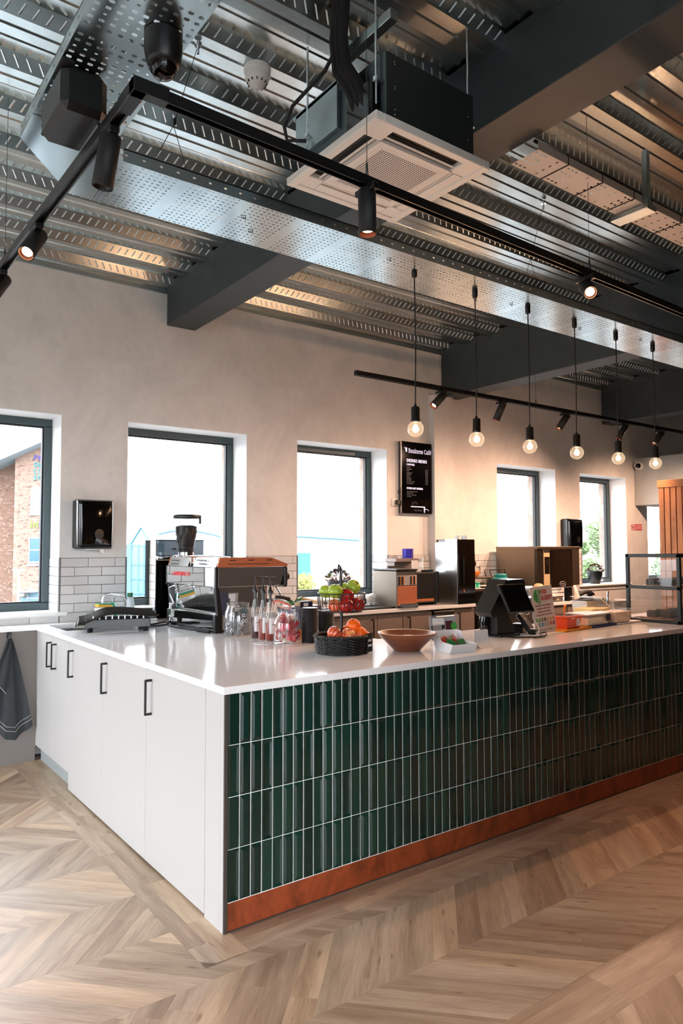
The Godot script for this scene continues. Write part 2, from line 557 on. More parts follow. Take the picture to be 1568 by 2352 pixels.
func build_walls() -> void:
	var wb := struct("wall_back", wall_with_windows(-4.4, 11.6, -3.36, WZ, 3.70, 0.0), M.plaster, "pale plastered wall with a row of deep-set windows and tiled splashback", "wall")
	struct("wall_outside", wall_with_windows(-4.4, 11.6, -3.48, -3.36, 3.9, 0.045), M.brick_outer, "brick outer skin of the window wall seen at the window edges", "wall")
	struct("pier_1", Sh.new().bx(4.042, 4.33, 0, 3.175, WZ - 0.02, -2.987), M.plaster, "shallow plastered pier under the second dark beam", "pier").name = "trim_1"
	# grout beds and tiles
	var bed := Sh.new()
	var spans := [[0.19, 0.705], [1.80, 2.335], [3.445, 4.042], [4.33, 5.13], [6.235, 6.74]]
	for s in spans: bed.bx(s[0], s[1], 0.957, 1.442, WZ - 0.004, WZ + 0.004)
	for w in WINS.slice(0, 5): bed.bx(w[0], w[1], 0.957, SILL - 0.012, WZ - 0.004, WZ + 0.004)
	for w in WINS.slice(0, 3):
		bed.bx(w[1] - 0.003, w[1] + 0.003, SILL, 1.442, -3.325, WZ + 0.003)
		bed.bx(w[0] - 0.003, w[0] + 0.003, SILL, 1.442, -3.325, WZ + 0.003)
	obj("grout", bed, M.grout_grey, wb)
	var c := {}
	var ph := 0.303
	for s in spans:
		tile_rows(wb, Vector3(s[0] + 0.008, 0, WZ + 0.004), Vector3.RIGHT, Vector3.BACK, s[1] - s[0] - 0.016, 0.957, 7, s[0] + 0.008 - ph, c)
	for w in WINS.slice(0, 5):
		tile_rows(wb, Vector3(w[0] - 0.006, 0, WZ + 0.004), Vector3.RIGHT, Vector3.BACK, w[1] - w[0] + 0.012, 0.957, 1, w[0] - ph, c)
		if w[0] > 0 and w[0] < 3: tile_rows(wb, Vector3(w[0] + 0.003, 0, WZ - 0.25), Vector3.BACK, Vector3.RIGHT, 0.25, SILL - 0.0036, 6, 0.05, c)
		if w[0] < 4: tile_rows(wb, Vector3(w[1] - 0.003, 0, WZ), Vector3.FORWARD, Vector3.LEFT, 0.25, SILL - 0.0036, 6, 0.05, c)
	# metal corner beads of the tiling
	var bead := Sh.new()
	for w in WINS.slice(0, 5):
		for x in [w[0], w[1]]: bead.bx(x - 0.004, x + 0.004, SILL, 1.446, WZ - 0.004, WZ + 0.012)
	obj("corner_bead", bead, M.grout_grey, wb)
	# windows
	var k := 0
	for w in WINS:
		k += 1
		var o := Node3D.new()
		o.name = "window_%d" % k
		add_child(o)
		o.set_meta("kind", "structure")
		o.position = Vector3((w[0] + w[1]) * 0.5, SILL, -3.36)
		var hw: float = (w[1] - w[0]) * 0.5
		var hh: float = w[2] - SILL
		var f := Sh.new()
		var t := 0.062
		f.bx(-hw, hw, 0, t, -0.035, 0.035, 0.006).bx(-hw, hw, hh - t, hh, -0.035, 0.035, 0.006)
		f.bx(-hw, -hw + t, t, hh - t, -0.035, 0.035, 0.006).bx(hw - t, hw, t, hh - t, -0.035, 0.035, 0.006)
		obj("frame", f, M.frame_grey, o)
		var gk := Sh.new()
		var t2 := t + 0.012
		gk.bx(-hw + t, hw - t, t, t2, -0.015, 0.022).bx(-hw + t, hw - t, hh - t2, hh - t, -0.015, 0.022)
		gk.bx(-hw + t, -hw + t2, t2, hh - t2, -0.015, 0.022).bx(hw - t2, hw - t, t2, hh - t2, -0.015, 0.022)
		obj("glazing_bead", gk, M.black_matt, o)
		obj("pane", Sh.new().face2(Vector3(-hw + t, t, 0), Vector3(hw - t, t, 0), Vector3(hw - t, hh - t, 0), Vector3(-hw + t, hh - t, 0)), M.pane, o)
		var sb := Sh.new()
		var ex := 0.065 if k < 6 else 0.0
		sb.bx(-hw - ex, hw + ex, -0.026, 0.006, 0.285, 0.325, 0.012).bx(-hw + 0.001, hw - 0.001, -0.022, 0.005, 0.036, 0.29)
		obj("window_sill", sb, M.sill_white, o)
		var rv := Sh.new()   # white lining of the opening
		rv.bx(-hw + 0.0, hw, hh - 0.004, hh, 0.036, 0.288)
		var ty := 0.41 if k < 4 else 0.006
		rv.bx(hw - 0.004, hw, ty, hh - 0.004, 0.036, 0.288).bx(-hw, -hw + 0.004, ty, hh - 0.004, 0.036, 0.288)
		obj("reveal_lining", rv, M.reveal_white, o)
		if k == 5:
			obj("handle", Sh.new().bx(0.2, 0.29, 0.02, 0.045, 0.035, 0.05, 0.005).bx(0.16, 0.30, 0.03, 0.05, 0.05, 0.062, 0.005), M.chrome, o)
	# left glazed wall, rear wall and far wall
	var gl := Sh.new()
	gl.bx(-4.4, -4.2, 0, 0.1, -3.2, 6.2).bx(-4.4, -4.2, 2.7, 3.75, -3.2, 6.2)
	for z in [[-3.2, -2.6], [-0.5, 0.3], [1.6, 6.2]]: gl.bx(-4.4, -4.2, 0.1, 2.7, z[0], z[1])
	struct("wall_left", gl, M.plaster)
	for q in [[-2.6, -0.5], [0.3, 1.6]]:
		k += 1
		var o := Node3D.new()
		o.name = "window_%d" % k
		add_child(o)
		o.set_meta("kind", "structure")
		o.position = Vector3(-4.3, 0.1, (q[0] + q[1]) * 0.5)
		var h: float = (q[1] - q[0]) * 0.5
		var f := Sh.new()
		f.bx(-0.04, 0.04, 0, 0.07, -h, h).bx(-0.04, 0.04, 2.53, 2.6, -h, h).bx(-0.04, 0.04, 0.07, 2.53, -h, -h + 0.07).bx(-0.04, 0.04, 0.07, 2.53, h - 0.07, h).bx(-0.035, 0.035, 0.07, 2.53, -0.03, 0.03)
		obj("frame", f, M.frame_grey, o)
		obj("pane", Sh.new().face2(Vector3(0, 0.07, -h), Vector3(0, 0.07, h), Vector3(0, 2.53, h), Vector3(0, 2.53, -h)), M.pane, o)
	var fw := Sh.new()
	fw.bx(-4.4, 0.3, 0, 0.1, 6.2, 6.4).bx(-4.4, 0.3, 3.3, 3.75, 6.2, 6.4)
	for x in [[-4.4, -4.1], [-2.2, -2.0], [0.1, 0.3]]: fw.bx(x[0], x[1], 0.1, 3.3, 6.2, 6.4)
	fw.bx(0.3, 0.5, 0, 3.75, 1.9, 6.4).bx(0.5, 11.6, 0, 3.75, 1.9, 2.1)
	struct("wall_front", fw, M.wall_charcoal)
	for q in [[-4.1, -2.2], [-2.0, 0.1]]:
		k += 1
		var o := Node3D.new()
		o.name = "window_%d" % k
		add_child(o)
		o.set_meta("kind", "structure")
		o.position = Vector3((q[0] + q[1]) * 0.5, 0.1, 6.3)
		var h: float = (q[1] - q[0]) * 0.5
		var f := Sh.new()
		f.bx(-h, h, 0, 0.07, -0.04, 0.04).bx(-h, h, 3.13, 3.2, -0.04, 0.04).bx(-h, -h + 0.07, 0.07, 3.13, -0.04, 0.04).bx(h - 0.07, h, 0.07, 3.13, -0.04, 0.04)
		obj("frame", f, M.frame_grey, o)
		obj("pane", Sh.new().face2(Vector3(-h + 0.07, 0.07, 0), Vector3(h - 0.07, 0.07, 0), Vector3(h - 0.07, 3.13, 0), Vector3(-h + 0.07, 3.13, 0)), M.pane, o)
	struct("wall_right", Sh.new().bx(11.4, 11.6, 0, 3.75, -3.36, 1.9), M.wall_charcoal)
	# bulkhead at the far end
	struct("trim_2", Sh.new().bx(8.02, 8.7, 2.107, 2.78, WZ, -0.2, 0.01), M.plaster_grey, "grey boxed bulkhead hanging at the far end of the window wall", "bulkhead")
	# plaster edge trim along the deck
	struct("trim_3", Sh.new().bx(-4.2, 11.6, 3.655, 3.70, WZ - 0.02, WZ + 0.008, 0.004), M.galvanised_plain, "thin galvanised edge strip where the deck meets the wall", "trim")

func build_ceiling() -> void:
	var P := 0.352
	var yb := 3.69
	var yt := 3.752
	var ce := struct("ceiling", Sh.new().bx(-4.4, 11.6, 3.80, 3.95, -3.48, 6.4), M.concrete, "galvanised ribbed steel deck ceiling with dimpled webs running along the counter", "ceiling")
	# profile points of one rib, from its web foot towards the wall, as (z offset, y)
	var prof := [[0.0, 0.0], [-0.045, 0.0], [-0.052, 0.007], [-0.066, 0.007], [-0.073, 0.0], [-0.134, 0.0], [-0.165, 1.0], [-0.225, 1.0], [-0.232, 0.9], [-0.248, 0.9], [-0.255, 1.0], [-0.319, 1.0], [-0.352, 0.0]]
	for k in 9:
		var z0 := -2.946 + (3 * k + 2) * P
		var s := Sh.new()
		var em := Sh.new()
		for r in 3:
			var zz := z0 - r * P
			for i in prof.size() - 1:
				var a: Array = prof[i]
				var b: Array = prof[i + 1]
				var ya: float = yb + (a[1] * (yt - yb) if a[1] >= 0.5 else a[1])
				var y2: float = yb + (b[1] * (yt - yb) if b[1] >= 0.5 else b[1])
				var za: float = zz + a[0]
				var zb: float = zz + b[0]
				if zb < -3.09: zb = -3.09
				if za <= zb: continue
				var x := -4.35
				while x < 11.4:
					s.face([Vector3(x, ya, za), Vector3(x + 3.15, ya, za), Vector3(x + 3.15, y2, zb), Vector3(x, y2, zb)], Vector3(0, -1, 0.3 if i == 11 else (-0.3 if i == 5 else 0.0)))
					x += 3.15
			# pressed ridges on the web that faces the room (and its twin)
			for side in 2:
				var fz := zz - P + 0.033 if side == 0 else zz - 0.165
				var bz := zz - P if side == 0 else zz - 0.134
				if bz < -3.07: continue
				var out := Vector3(0, -0.47, 0.88) if side == 0 else Vector3(0, -0.47, -0.88)
				var lean := -0.012 if r != 1 else 0.014
				var x := -2.5
				while x < 9.6:
					var p0 := Vector3(x - lean, lerpf(yt, yb, 0.16), lerpf(fz, bz, 0.16))
					var p1 := Vector3(x + lean, lerpf(yt, yb, 0.86), lerpf(fz, bz, 0.86))
					var w := Vector3(0.0052, 0, 0)
					var up := out.normalized() * 0.0045
					var m0 := p0.lerp(p1, 0.08) + up
					var m1 := p0.lerp(p1, 0.92) + up
					em.face([p0 - w, p1 - w, m1, m0], out - Vector3(1, 0, 0))
					em.face([p0 + w, p1 + w, m1, m0], out + Vector3(1, 0, 0))
					x += 0.0545
		var sh := obj("deck_sheet", s, M.galvanised, ce)
		var e := obj("pressed_ridges", em, M.rib_highlight, sh)
		e.set_meta("kind", "stuff")
	# beams
	var lab := ["dark grey boxed steel beam crossing above the left counter end and air conditioner", "dark grey boxed beam in the middle, landing on the plastered pier", "dark grey boxed beam farthest right above the last windows"]
	var bm := [[1.024, 1.28, 3.387], [4.23, 4.48, 3.18], [7.245, 7.49, 3.19]]
	for i in 3:
		var s := Sh.new().bx(bm[i][0], bm[i][1], bm[i][2], 3.74, -3.06, 1.9, 0.004)
		var o := struct("beam", s, M.beam_paint, lab[i], "beam")
		o.name = "trim_%d" % (4 + i)
	struct("trim_7", Sh.new().bx(10.2, 10.45, 3.19, 3.74, -3.06, 1.9, 0.004), M.beam_paint, "boxed beam beyond the bulkhead", "beam")

func build_floor() -> void:
	var fl := struct("floor", Sh.new().bx(-4.4, 11.6, -0.2, -0.0045, -3.4, 6.3), M.trim_bronze, "oak plank floor in a chevron pattern with straight border boards", "floor")
	var th := 0.0045
	var planks := []   # [polygon, direction]
	var sz := 0.3805
	var p := 0.132
	var border := PackedVector2Array([Vector2(-0.155, -3.2), Vector2(9.6, -3.2), Vector2(9.6, 0.155), Vector2(-0.155, 0.155)])
	for b in range(-11, 4):
		if b == 0: continue
		# bands below z=0.999 count down; beyond the border strip they count up
		var z1 := 0.999 + b * sz if b < 0 else 1.187 + (b - 1) * sz
		var z2 := z1 + sz
		var fwd := posmod(b, 2) == 1 if b < 0 else posmod(b, 2) == 0
		for i in range(-34, 74):
			var x := 0.003 + i * p
			var s := 0.36
			var poly: PackedVector2Array
			if fwd: poly = PackedVector2Array([Vector2(x, z1), Vector2(x + p, z1), Vector2(x + p + s, z2), Vector2(x + s, z2)])
			else: poly = PackedVector2Array([Vector2(x + s, z1), Vector2(x + s + p, z1), Vector2(x + p, z2), Vector2(x, z2)])
			var d := Vector2(s, sz).normalized() if fwd else Vector2(s, -sz).normalized()
			for q in Geometry2D.clip_polygons(poly, border):
				planks.append([q, d])
	# border boards
	var r2 := RandomNumberGenerator.new()
	r2.seed = 3
	for row in [[-0.155, -0.078], [-0.078, 0.05]]:
		var z := -3.05 + (0.0 if row[0] < -0.1 else -0.6)
		while z < 0.165:
			var e := minf(z + 1.02, 0.165)
			if e - z > 0.03: planks.append([PackedVector2Array([Vector2(row[0], maxf(z, -3.0)), Vector2(minf(row[1], 0.05 if e < 0.0 else 0.03), maxf(z, -3.0)), Vector2(minf(row[1], 0.05 if e < 0.0 else 0.03), e), Vector2(row[0], e)]), Vector2(0, 1)])
			z += 1.02
	for row in [[-0.02, 0.065, 0.031], [0.065, 0.155, 0.031], [0.999, 1.097, -4.2], [1.097, 1.187, -4.2]]:
		var x: float = row[2] - (0.55 if row[0] == 0.065 or row[0] > 1.05 else 0.0)
		while x < 9.6:
			var a: float = maxf(x, row[2])
			planks.append([PackedVector2Array([Vector2(a, row[0]), Vector2(x + 1.02, row[0]), Vector2(x + 1.02, row[1]), Vector2(a, row[1])]), Vector2(1, 0)])
			x += 1.02
	var far := []
	var near := []
	for q in planks:
		var c := Vector2.ZERO
		for v in q[0]: c += v
		c /= q[0].size()
		# is it inside the picture's field of view?
		var rel := Vector3(c.x, 0, c.y) - Vector3(-1.343, 1.499, 2.588)
		var zf := rel.x * 0.595 - rel.z * 0.802 - rel.y * -0.0525
		var xr := rel.x * 0.803 + rel.z * 0.596
		var vis := zf > 0.3 and absf(xr / zf) < 0.53 and -rel.y / zf < 0.80
		q.append(rel.length())
		if vis: near.append(q)
		else: far.append(q)
	near.sort_custom(func(a, b): return a[2] < b[2])
	while near.size() > 300: far.append(near.pop_back())
	var add := func(s: Sh, q: Array) -> void:
		var poly: PackedVector2Array = q[0]
		var c := Vector2.ZERO
		for v in poly: c += v
		c /= poly.size()
		var ins := []
		for v in poly: ins.append(v + (c - v).normalized() * 0.0005)
		var d: Vector2 = q[1]
		var o := Vector2(r2.randf(), r2.randf())
		var n := ins.size()
		for i in range(1, n - 1):
			var t := [ins[0], ins[i], ins[i + 1]]
			var w := []
			for v in t: w.append(o + Vector2(v.dot(d) / 1.5, v.dot(Vector2(-d.y, d.x)) / 0.42))
			s.tri(Vector3(t[0].x, 0, t[0].y), Vector3(t[1].x, 0, t[1].y), Vector3(t[2].x, 0, t[2].y), Vector3.UP, Vector3.UP, Vector3.UP, w[0], w[1], w[2])
		for i in n:
			var a: Vector2 = ins[i]
			var b: Vector2 = ins[(i + 1) % n]
			s.face([Vector3(a.x, 0, a.y), Vector3(b.x, 0, b.y), Vector3(b.x, -th, b.y), Vector3(a.x, -th, a.y)], Vector3((a + b).x * 0.5 - c.x, 0, (a + b).y * 0.5 - c.y))
	for q in near:
		var s := Sh.new()
		add.call(s, q)
		obj("plank", s, M["oak_%d" % (r2.randi() % 5)], fl)
	for k in 5:
		var s := Sh.new()
		for i in range(k, far.size(), 5): add.call(s, far[i])
		var o := obj("far_planks", s, M["oak_%d" % k], fl)
		o.set_meta("kind", "stuff")

# ---------------------------------------------------------------- outside the windows
func tree(at: Vector3, h: float, r: float, m: Material, leaf: float, count: int, label: String, cat := "tree", group := "", called := "tree", low := 0.25) -> void:
	var o := thing(called, label, cat, at, 0.0, group)
	obj("trunk", Sh.new().tube([Vector3(0, 0, 0), Vector3(0.05 * r, h * 0.4, 0), Vector3(0, h * 0.8, 0.05 * r)], 0.05 * r, 7, false, 0.015 * r), M.bark, o)
	var s := Sh.new()
	var lobes := []
	for i in 9: lobes.append([Vector3(rng.randf_range(-0.6, 0.6) * r, h * rng.randf_range(low + 0.1, 0.85), rng.randf_range(-0.6, 0.6) * r), r * rng.randf_range(0.35, 0.6)])
	for i in count:
		var L: Array = lobes[i % 9]
		var d := Vector3(rng.randfn(), rng.randfn(), rng.randfn()).normalized()
		var p: Vector3 = L[0] + d * L[1] * pow(rng.randf(), 0.35) * Vector3(1, 0.9, 1)
		if p.y < h * low * 0.4: continue
		var n := (d + Vector3(rng.randfn(), rng.randfn(), rng.randfn()) * 0.6).normalized()
		var u := n.cross(Vector3(0.3, 1, 0.2)).normalized() * leaf
		var w := n.cross(u).normalized() * leaf * 0.6
		s.face([p - u, p - w * 0.9, p + u, p + w], n)
	obj("crown", s, m, o)

func build_outside() -> void:
	struct("ground", Sh.new().bx(-60, 120, -3.3, -3.0, -90, -3.6), M.tarmac, "pale tarmac car park seen below through the windows", "ground")
	# brick office block in the first window: its own axes, front face towards the cafe
	var o := thing("office_building", "pale brick office block with gabled roof seen through the leftmost window", "building", Vector3(9.25, -3.0, -47.1), 0.0)
	var ux := Vector3(0.78, 0, 0.62)   # along the front, to the right
	o.basis = Basis(ux, Vector3.UP, ux.cross(Vector3.UP))
	# local x: to the right, local z: out of the front face
	var poly := PackedVector2Array([Vector2(0, 0), Vector2(3.6, 0), Vector2(3.6, 12.4), Vector2(0, 10.85)])
	obj("wall", Sh.new().prism(poly, -6, 0), M.brick_red, o)
	obj("wing_wall", Sh.new().prism(PackedVector2Array([Vector2(-9, 0), Vector2(0.0, 0), Vector2(0.0, 10.85), Vector2(-9, 7.05)]), -6, -0.9), M.brick_dark, o)
	# courses of the brickwork that can be told apart: proud string of bricks in bands
	var cb := Sh.new()
	for i in 800:
		var x := rng.randf_range(0.1, 3.3)
		var y := rng.randf_range(1, 130) * 0.08
		y = snappedf(y, 0.08)
		cb.bx(x, x + 0.2, y, y + 0.06, -0.01, 0.015)
	for i in 400:
		var x := rng.randf_range(-3.0, -0.1)
		var y := snappedf(rng.randf_range(0.1, 9.4), 0.08)
		cb.bx(x, x + 0.2, y, y + 0.06, -0.91, -0.885)
	obj("proud_bricks", cb, M.brick_red, o).set_meta("kind", "stuff")
	var rf := Sh.new()
	var q := [Vector3(-9, 7.25, 0.9), Vector3(3.7, 12.7, 0.9), Vector3(3.7, 13.0, -7), Vector3(-9, 12.6, -12)]
	rf.face(q, Vector3.UP)
	rf.face([q[0] + Vector3(0, -0.25, 0), q[1] + Vector3(0, -0.25, 0), q[2], q[3]], Vector3.DOWN)
	obj("roof", rf, M.roof_slate, o)
	var fs := Sh.new()
	fs.face2(Vector3(-9, 6.65, 0.95), Vector3(3.7, 12.03, 0.95), Vector3(3.7, 12.75, 0.95), Vector3(-9, 7.35, 0.95))
	fs.face([Vector3(-9, 6.65, 0.95), Vector3(3.7, 12.03, 0.95), Vector3(3.7, 12.03, -0.9), Vector3(-9, 6.65, -0.9)], Vector3.DOWN)
	obj("fascia", fs, M.fascia, o)
	for w in [[1.12, 7.0, 1.55, M.far_pane], [1.05, 3.75, 1.55, M.far_pane_blue], [1.0, 0.9, 1.1, M.far_pane]]:
		var f := Sh.new()
		var x: float = w[0]
		var y: float = w[1]
		var hh: float = w[2]
		for a in [0.0, 0.9, 1.8]: f.bx(x + a - 0.04, x + a + 0.04, y, y + hh, -0.02, 0.05)
		for a in [0.0, hh * 0.5, hh]: f.bx(x, x + 1.8, y + a - 0.04, y + a + 0.04, -0.02, 0.05)
		f.bx(x - 0.1, x + 1.9, y - 0.25, y - 0.08, -0.02, 0.09)
		var wd := obj("window", f, M.fascia, o)
		for i in 2:
			for j in 2: obj("pane", Sh.new().bx(x + 0.04 + i * 0.9, x + 0.86 + i * 0.9, y + 0.04 + j * hh * 0.5, y + hh * 0.5 - 0.04 + j * hh * 0.5, -0.01, 0.02), w[3], wd)
	obj("canopy", Sh.new().bx(0.55, 1.75, 1.85, 1.95, 0, 0.9, 0.02).bx(0.6, 1.0, 1.6, 1.85, 0, 0.5), M.grey_print, o)
	obj("door", Sh.new().bx(0.55, 1.0, 0.2, 1.5, -0.02, 0.04), M.far_pane, o)
	var T := func(x: float, y: float) -> Transform3D: return Transform3D(Basis.IDENTITY, Vector3(x, y, 0.06))
	text("PKF", 0.32, M.letter_indigo, o, T.call(1.22, 10.48), true)
	text("SMITH", 0.32, M.letter_teal, o, T.call(1.22, 10.02), true)
	text("COOPER", 0.32, M.letter_teal, o, T.call(1.22, 9.60), true)
	text("SYSTEMS", 0.32, M.letter_teal, o, T.call(1.22, 9.18), true)
	text("in", 0.46, M.letter_lime, o, T.call(1.05, 6.15), true)
	text("fusion", 0.46, M.letter_grey, o, T.call(1.62, 6.15), true)
	# lamp post before the block
	var lp := thing("lamp_post", "slim white lamp post before the brick block in the leftmost window", "lamp post", Vector3(6.05, -3.0, -31.0))
	obj("pole", Sh.new().tube([Vector3.ZERO, Vector3(0, 3.62, 0)], 0.05, 8), M.detergent_white, lp)
	obj("head", Sh.new().bx(-0.24, 0.24, 3.6, 3.7, -0.12, 0.12, 0.03), M.detergent_white, lp)
	# glazed pavilion in the second window
	var g := thing("glass_building", "blue-framed glazed building with pointed gable behind the second window", "building", Vector3(13.3, -3.0, -36.45))
	g.basis = Basis(Vector3(0.81, 0, 0.59), Vector3.UP, Vector3(-0.59, 0, 0.81))
	obj("wall", Sh.new().prism(PackedVector2Array([Vector2(-1.6, 0), Vector2(0.9, 0), Vector2(0.9, 4.9), Vector2(0.32, 5.75), Vector2(-0.25, 4.8), Vector2(-1.6, 4.8)]), -3, 0), M.far_pane, g)
	var fr := Sh.new()
	for x in [-1.6, -1.2, -0.8, 0.18, 0.5, 0.78]: fr.bx(x - 0.025, x + 0.025, 0, 4.8, 0, 0.06)
	for x in [-0.3]: fr.bx(x - 0.11, x + 0.11, 0, 4.85, 0, 0.1)
	for y in [1.3, 2.1, 2.9, 3.7, 4.75]: fr.bx(-1.6, 0.9, y - 0.025, y + 0.025, 0, 0.06)
	fr.tube([Vector3(-0.35, 4.7, 0.05), Vector3(0.32, 5.78, 0.05), Vector3(0.95, 4.8, 0.05)], 0.05, 6)
	obj("glazing_frame", fr, M.cyan_steel, g)
	var hd := thing("hedge", "clipped yellow-green hedge below the glazed building in the second window", "hedge", Vector3(12.0, -3.0, -33.4))
	var hs := Sh.new()
	for i in 2600:
		var p := Vector3(rng.randf_range(-2.2, 1.6), rng.randf_range(0.6, 1.9), rng.randf_range(-0.4, 0.4))
		hs.face([p, p + Vector3(0.09, rng.randf_range(-0.05, 0.08), 0.03), p + Vector3(0.03, 0.1, rng.randf_range(-0.05, 0.05))], Vector3(rng.randfn(), 0.6, 0.6))
	obj("foliage", hs, M.foliage_yellow, hd)
	# pale sheds
	var s1 := thing("shed", "long white industrial shed with low arched roof behind the second window", "building", Vector3(16.0, -3.0, -41.0))
	s1.basis = Basis(Vector3(0.80, 0, 0.60), Vector3.UP, Vector3(-0.60, 0, 0.80))
	var arch := PackedVector2Array([Vector2(0, 0), Vector2(5.2, 0)])
	for i in 13: arch.append(Vector2(5.2 - 5.2 * i / 12.0, 5.1 + 0.55 * sin(PI * i / 12.0) + 0.28 * i / 12.0))
	obj("wall", Sh.new().prism(arch, -8, 0), M.shed_white, s1)
	obj("eave_trim", Sh.new().tube([Vector3(0, 5.4, 0.05), Vector3(1.3, 5.7, 0.05), Vector3(2.6, 5.75, 0.05), Vector3(3.9, 5.5, 0.05), Vector3(5.2, 5.1, 0.05)], 0.05, 6), M.cyan_steel, s1)
	var s2 := thing("warehouse", "white warehouse with pale blue door and pinkish plinth behind the third window", "building", Vector3(22.6, -3.0, -35.9))
	s2.basis = Basis(Vector3(0.80, 0, 0.60), Vector3.UP, Vector3(-0.60, 0, 0.80))
	obj("wall", Sh.new().prism(PackedVector2Array([Vector2(-3, 0), Vector2(8, 0), Vector2(8, 4.9), Vector2(-3, 5.6)]), -8, 0), M.shed_white, s2)
	obj("door", Sh.new().bx(0.5, 1.75, 2.4, 4.3, -0.02, 0.08), M.cyan_door, s2)
	obj("plinth", Sh.new().bx(-3, 8, 0.4, 2.9, -0.02, 0.1), M.shed_pink, s2)
	obj("gutter", Sh.new().tube([Vector3(-3, 5.6, 0.06), Vector3(8, 4.9, 0.06)], 0.06, 6), M.cyan_steel, s2)
	tree(Vector3(9.6, -3.0, -14.4), 4.2, 0.72, M.foliage_yellow, 0.05, 2600, "yellow-leaved shrub at the left edge of the third window", "shrub", "", "shrub")
	tree(Vector3(10.95, -3.0, -13.4), 4.25, 0.62, M.foliage_yellow, 0.05, 2200, "yellow-leaved shrub in the middle of the third window behind the fruit", "shrub", "", "shrub")
	tree(Vector3(12.0, -3.0, -12.4), 4.0, 0.5, M.foliage_yellow, 0.05, 1600, "paler shrub at the right edge of the third window", "shrub", "", "shrub")
	var pb := thing("pale_building", "low pale building on the skyline behind the fourth window", "building", Vector3(45.5, -3.0, -37.6))
	pb.basis = Basis(Vector3(0.80, 0, 0.60), Vector3.UP, Vector3(-0.60, 0, 0.80))
	obj("wall", Sh.new().bx(-1.5, 5.0, 0, 4.4, -3, 0), M.shed_white, pb)
	obj("roof", Sh.new().bx(-1.6, 2.2, 4.4, 5.3, -3, 0.2, 0.1), M.fascia, pb)
	tree(Vector3(20.35, -3.0, -12.6), 5.6, 0.75, M.foliage_green, 0.075, 2600, "green tree at the left of the fifth window behind the plant pot", "tree")
	tree(Vector3(22.6, -3.0, -13.1), 6.3, 0.9, M.foliage_green, 0.075, 2200, "farther green tree in the middle of the fifth window", "tree")
	tree(Vector3(36.3, -3.0, -18.6), 4.6, 1.2, M.foliage_green, 0.1, 1500, "green tree seen through the last window past the display case", "tree")

# ---------------------------------------------------------------- things hung from the ceiling
func plate_with_slots(s: Sh, o: Vector3, u: Vector3, w: Vector3, nu: int, nw: int, holes: Callable, out: Vector3) -> void:
	# a sheet of cells (u x w), some of which carry an oblong hole
	for i in nu:
		for j in nw:
			var c := o + u * (i + 0.5) + w * (j + 0.5)
			var q := [c - u * 0.5 - w * 0.5, c + u * 0.5 - w * 0.5, c + u * 0.5 + w * 0.5, c - u * 0.5 + w * 0.5]
			var h: Vector2 = holes.call(i, j)
			if h.x <= 0.0:
				s.face(q, out)
				continue
			var a := h.x * 0.5
			var b := h.y * 0.5
			var k := []
			for e in [[-a, -b * 0.55], [-a * 0.7, -b], [a * 0.7, -b], [a, -b * 0.55], [a, b * 0.55], [a * 0.7, b], [-a * 0.7, b], [-a, b * 0.55]]: k.append(c + u * e[0] + w * e[1])
			s.face([q[0], q[1], k[2], k[1]], out)
			s.face([q[1], k[3], k[2]], out)
			s.face([q[1], q[2], k[4], k[3]], out)
			s.face([q[2], k[5], k[4]], out)
			s.face([q[2], q[3], k[6], k[5]], out)
			s.face([q[3], k[7], k[6]], out)
			s.face([q[3], q[0], k[0], k[7]], out)
			s.face([q[0], k[1], k[0]], out)

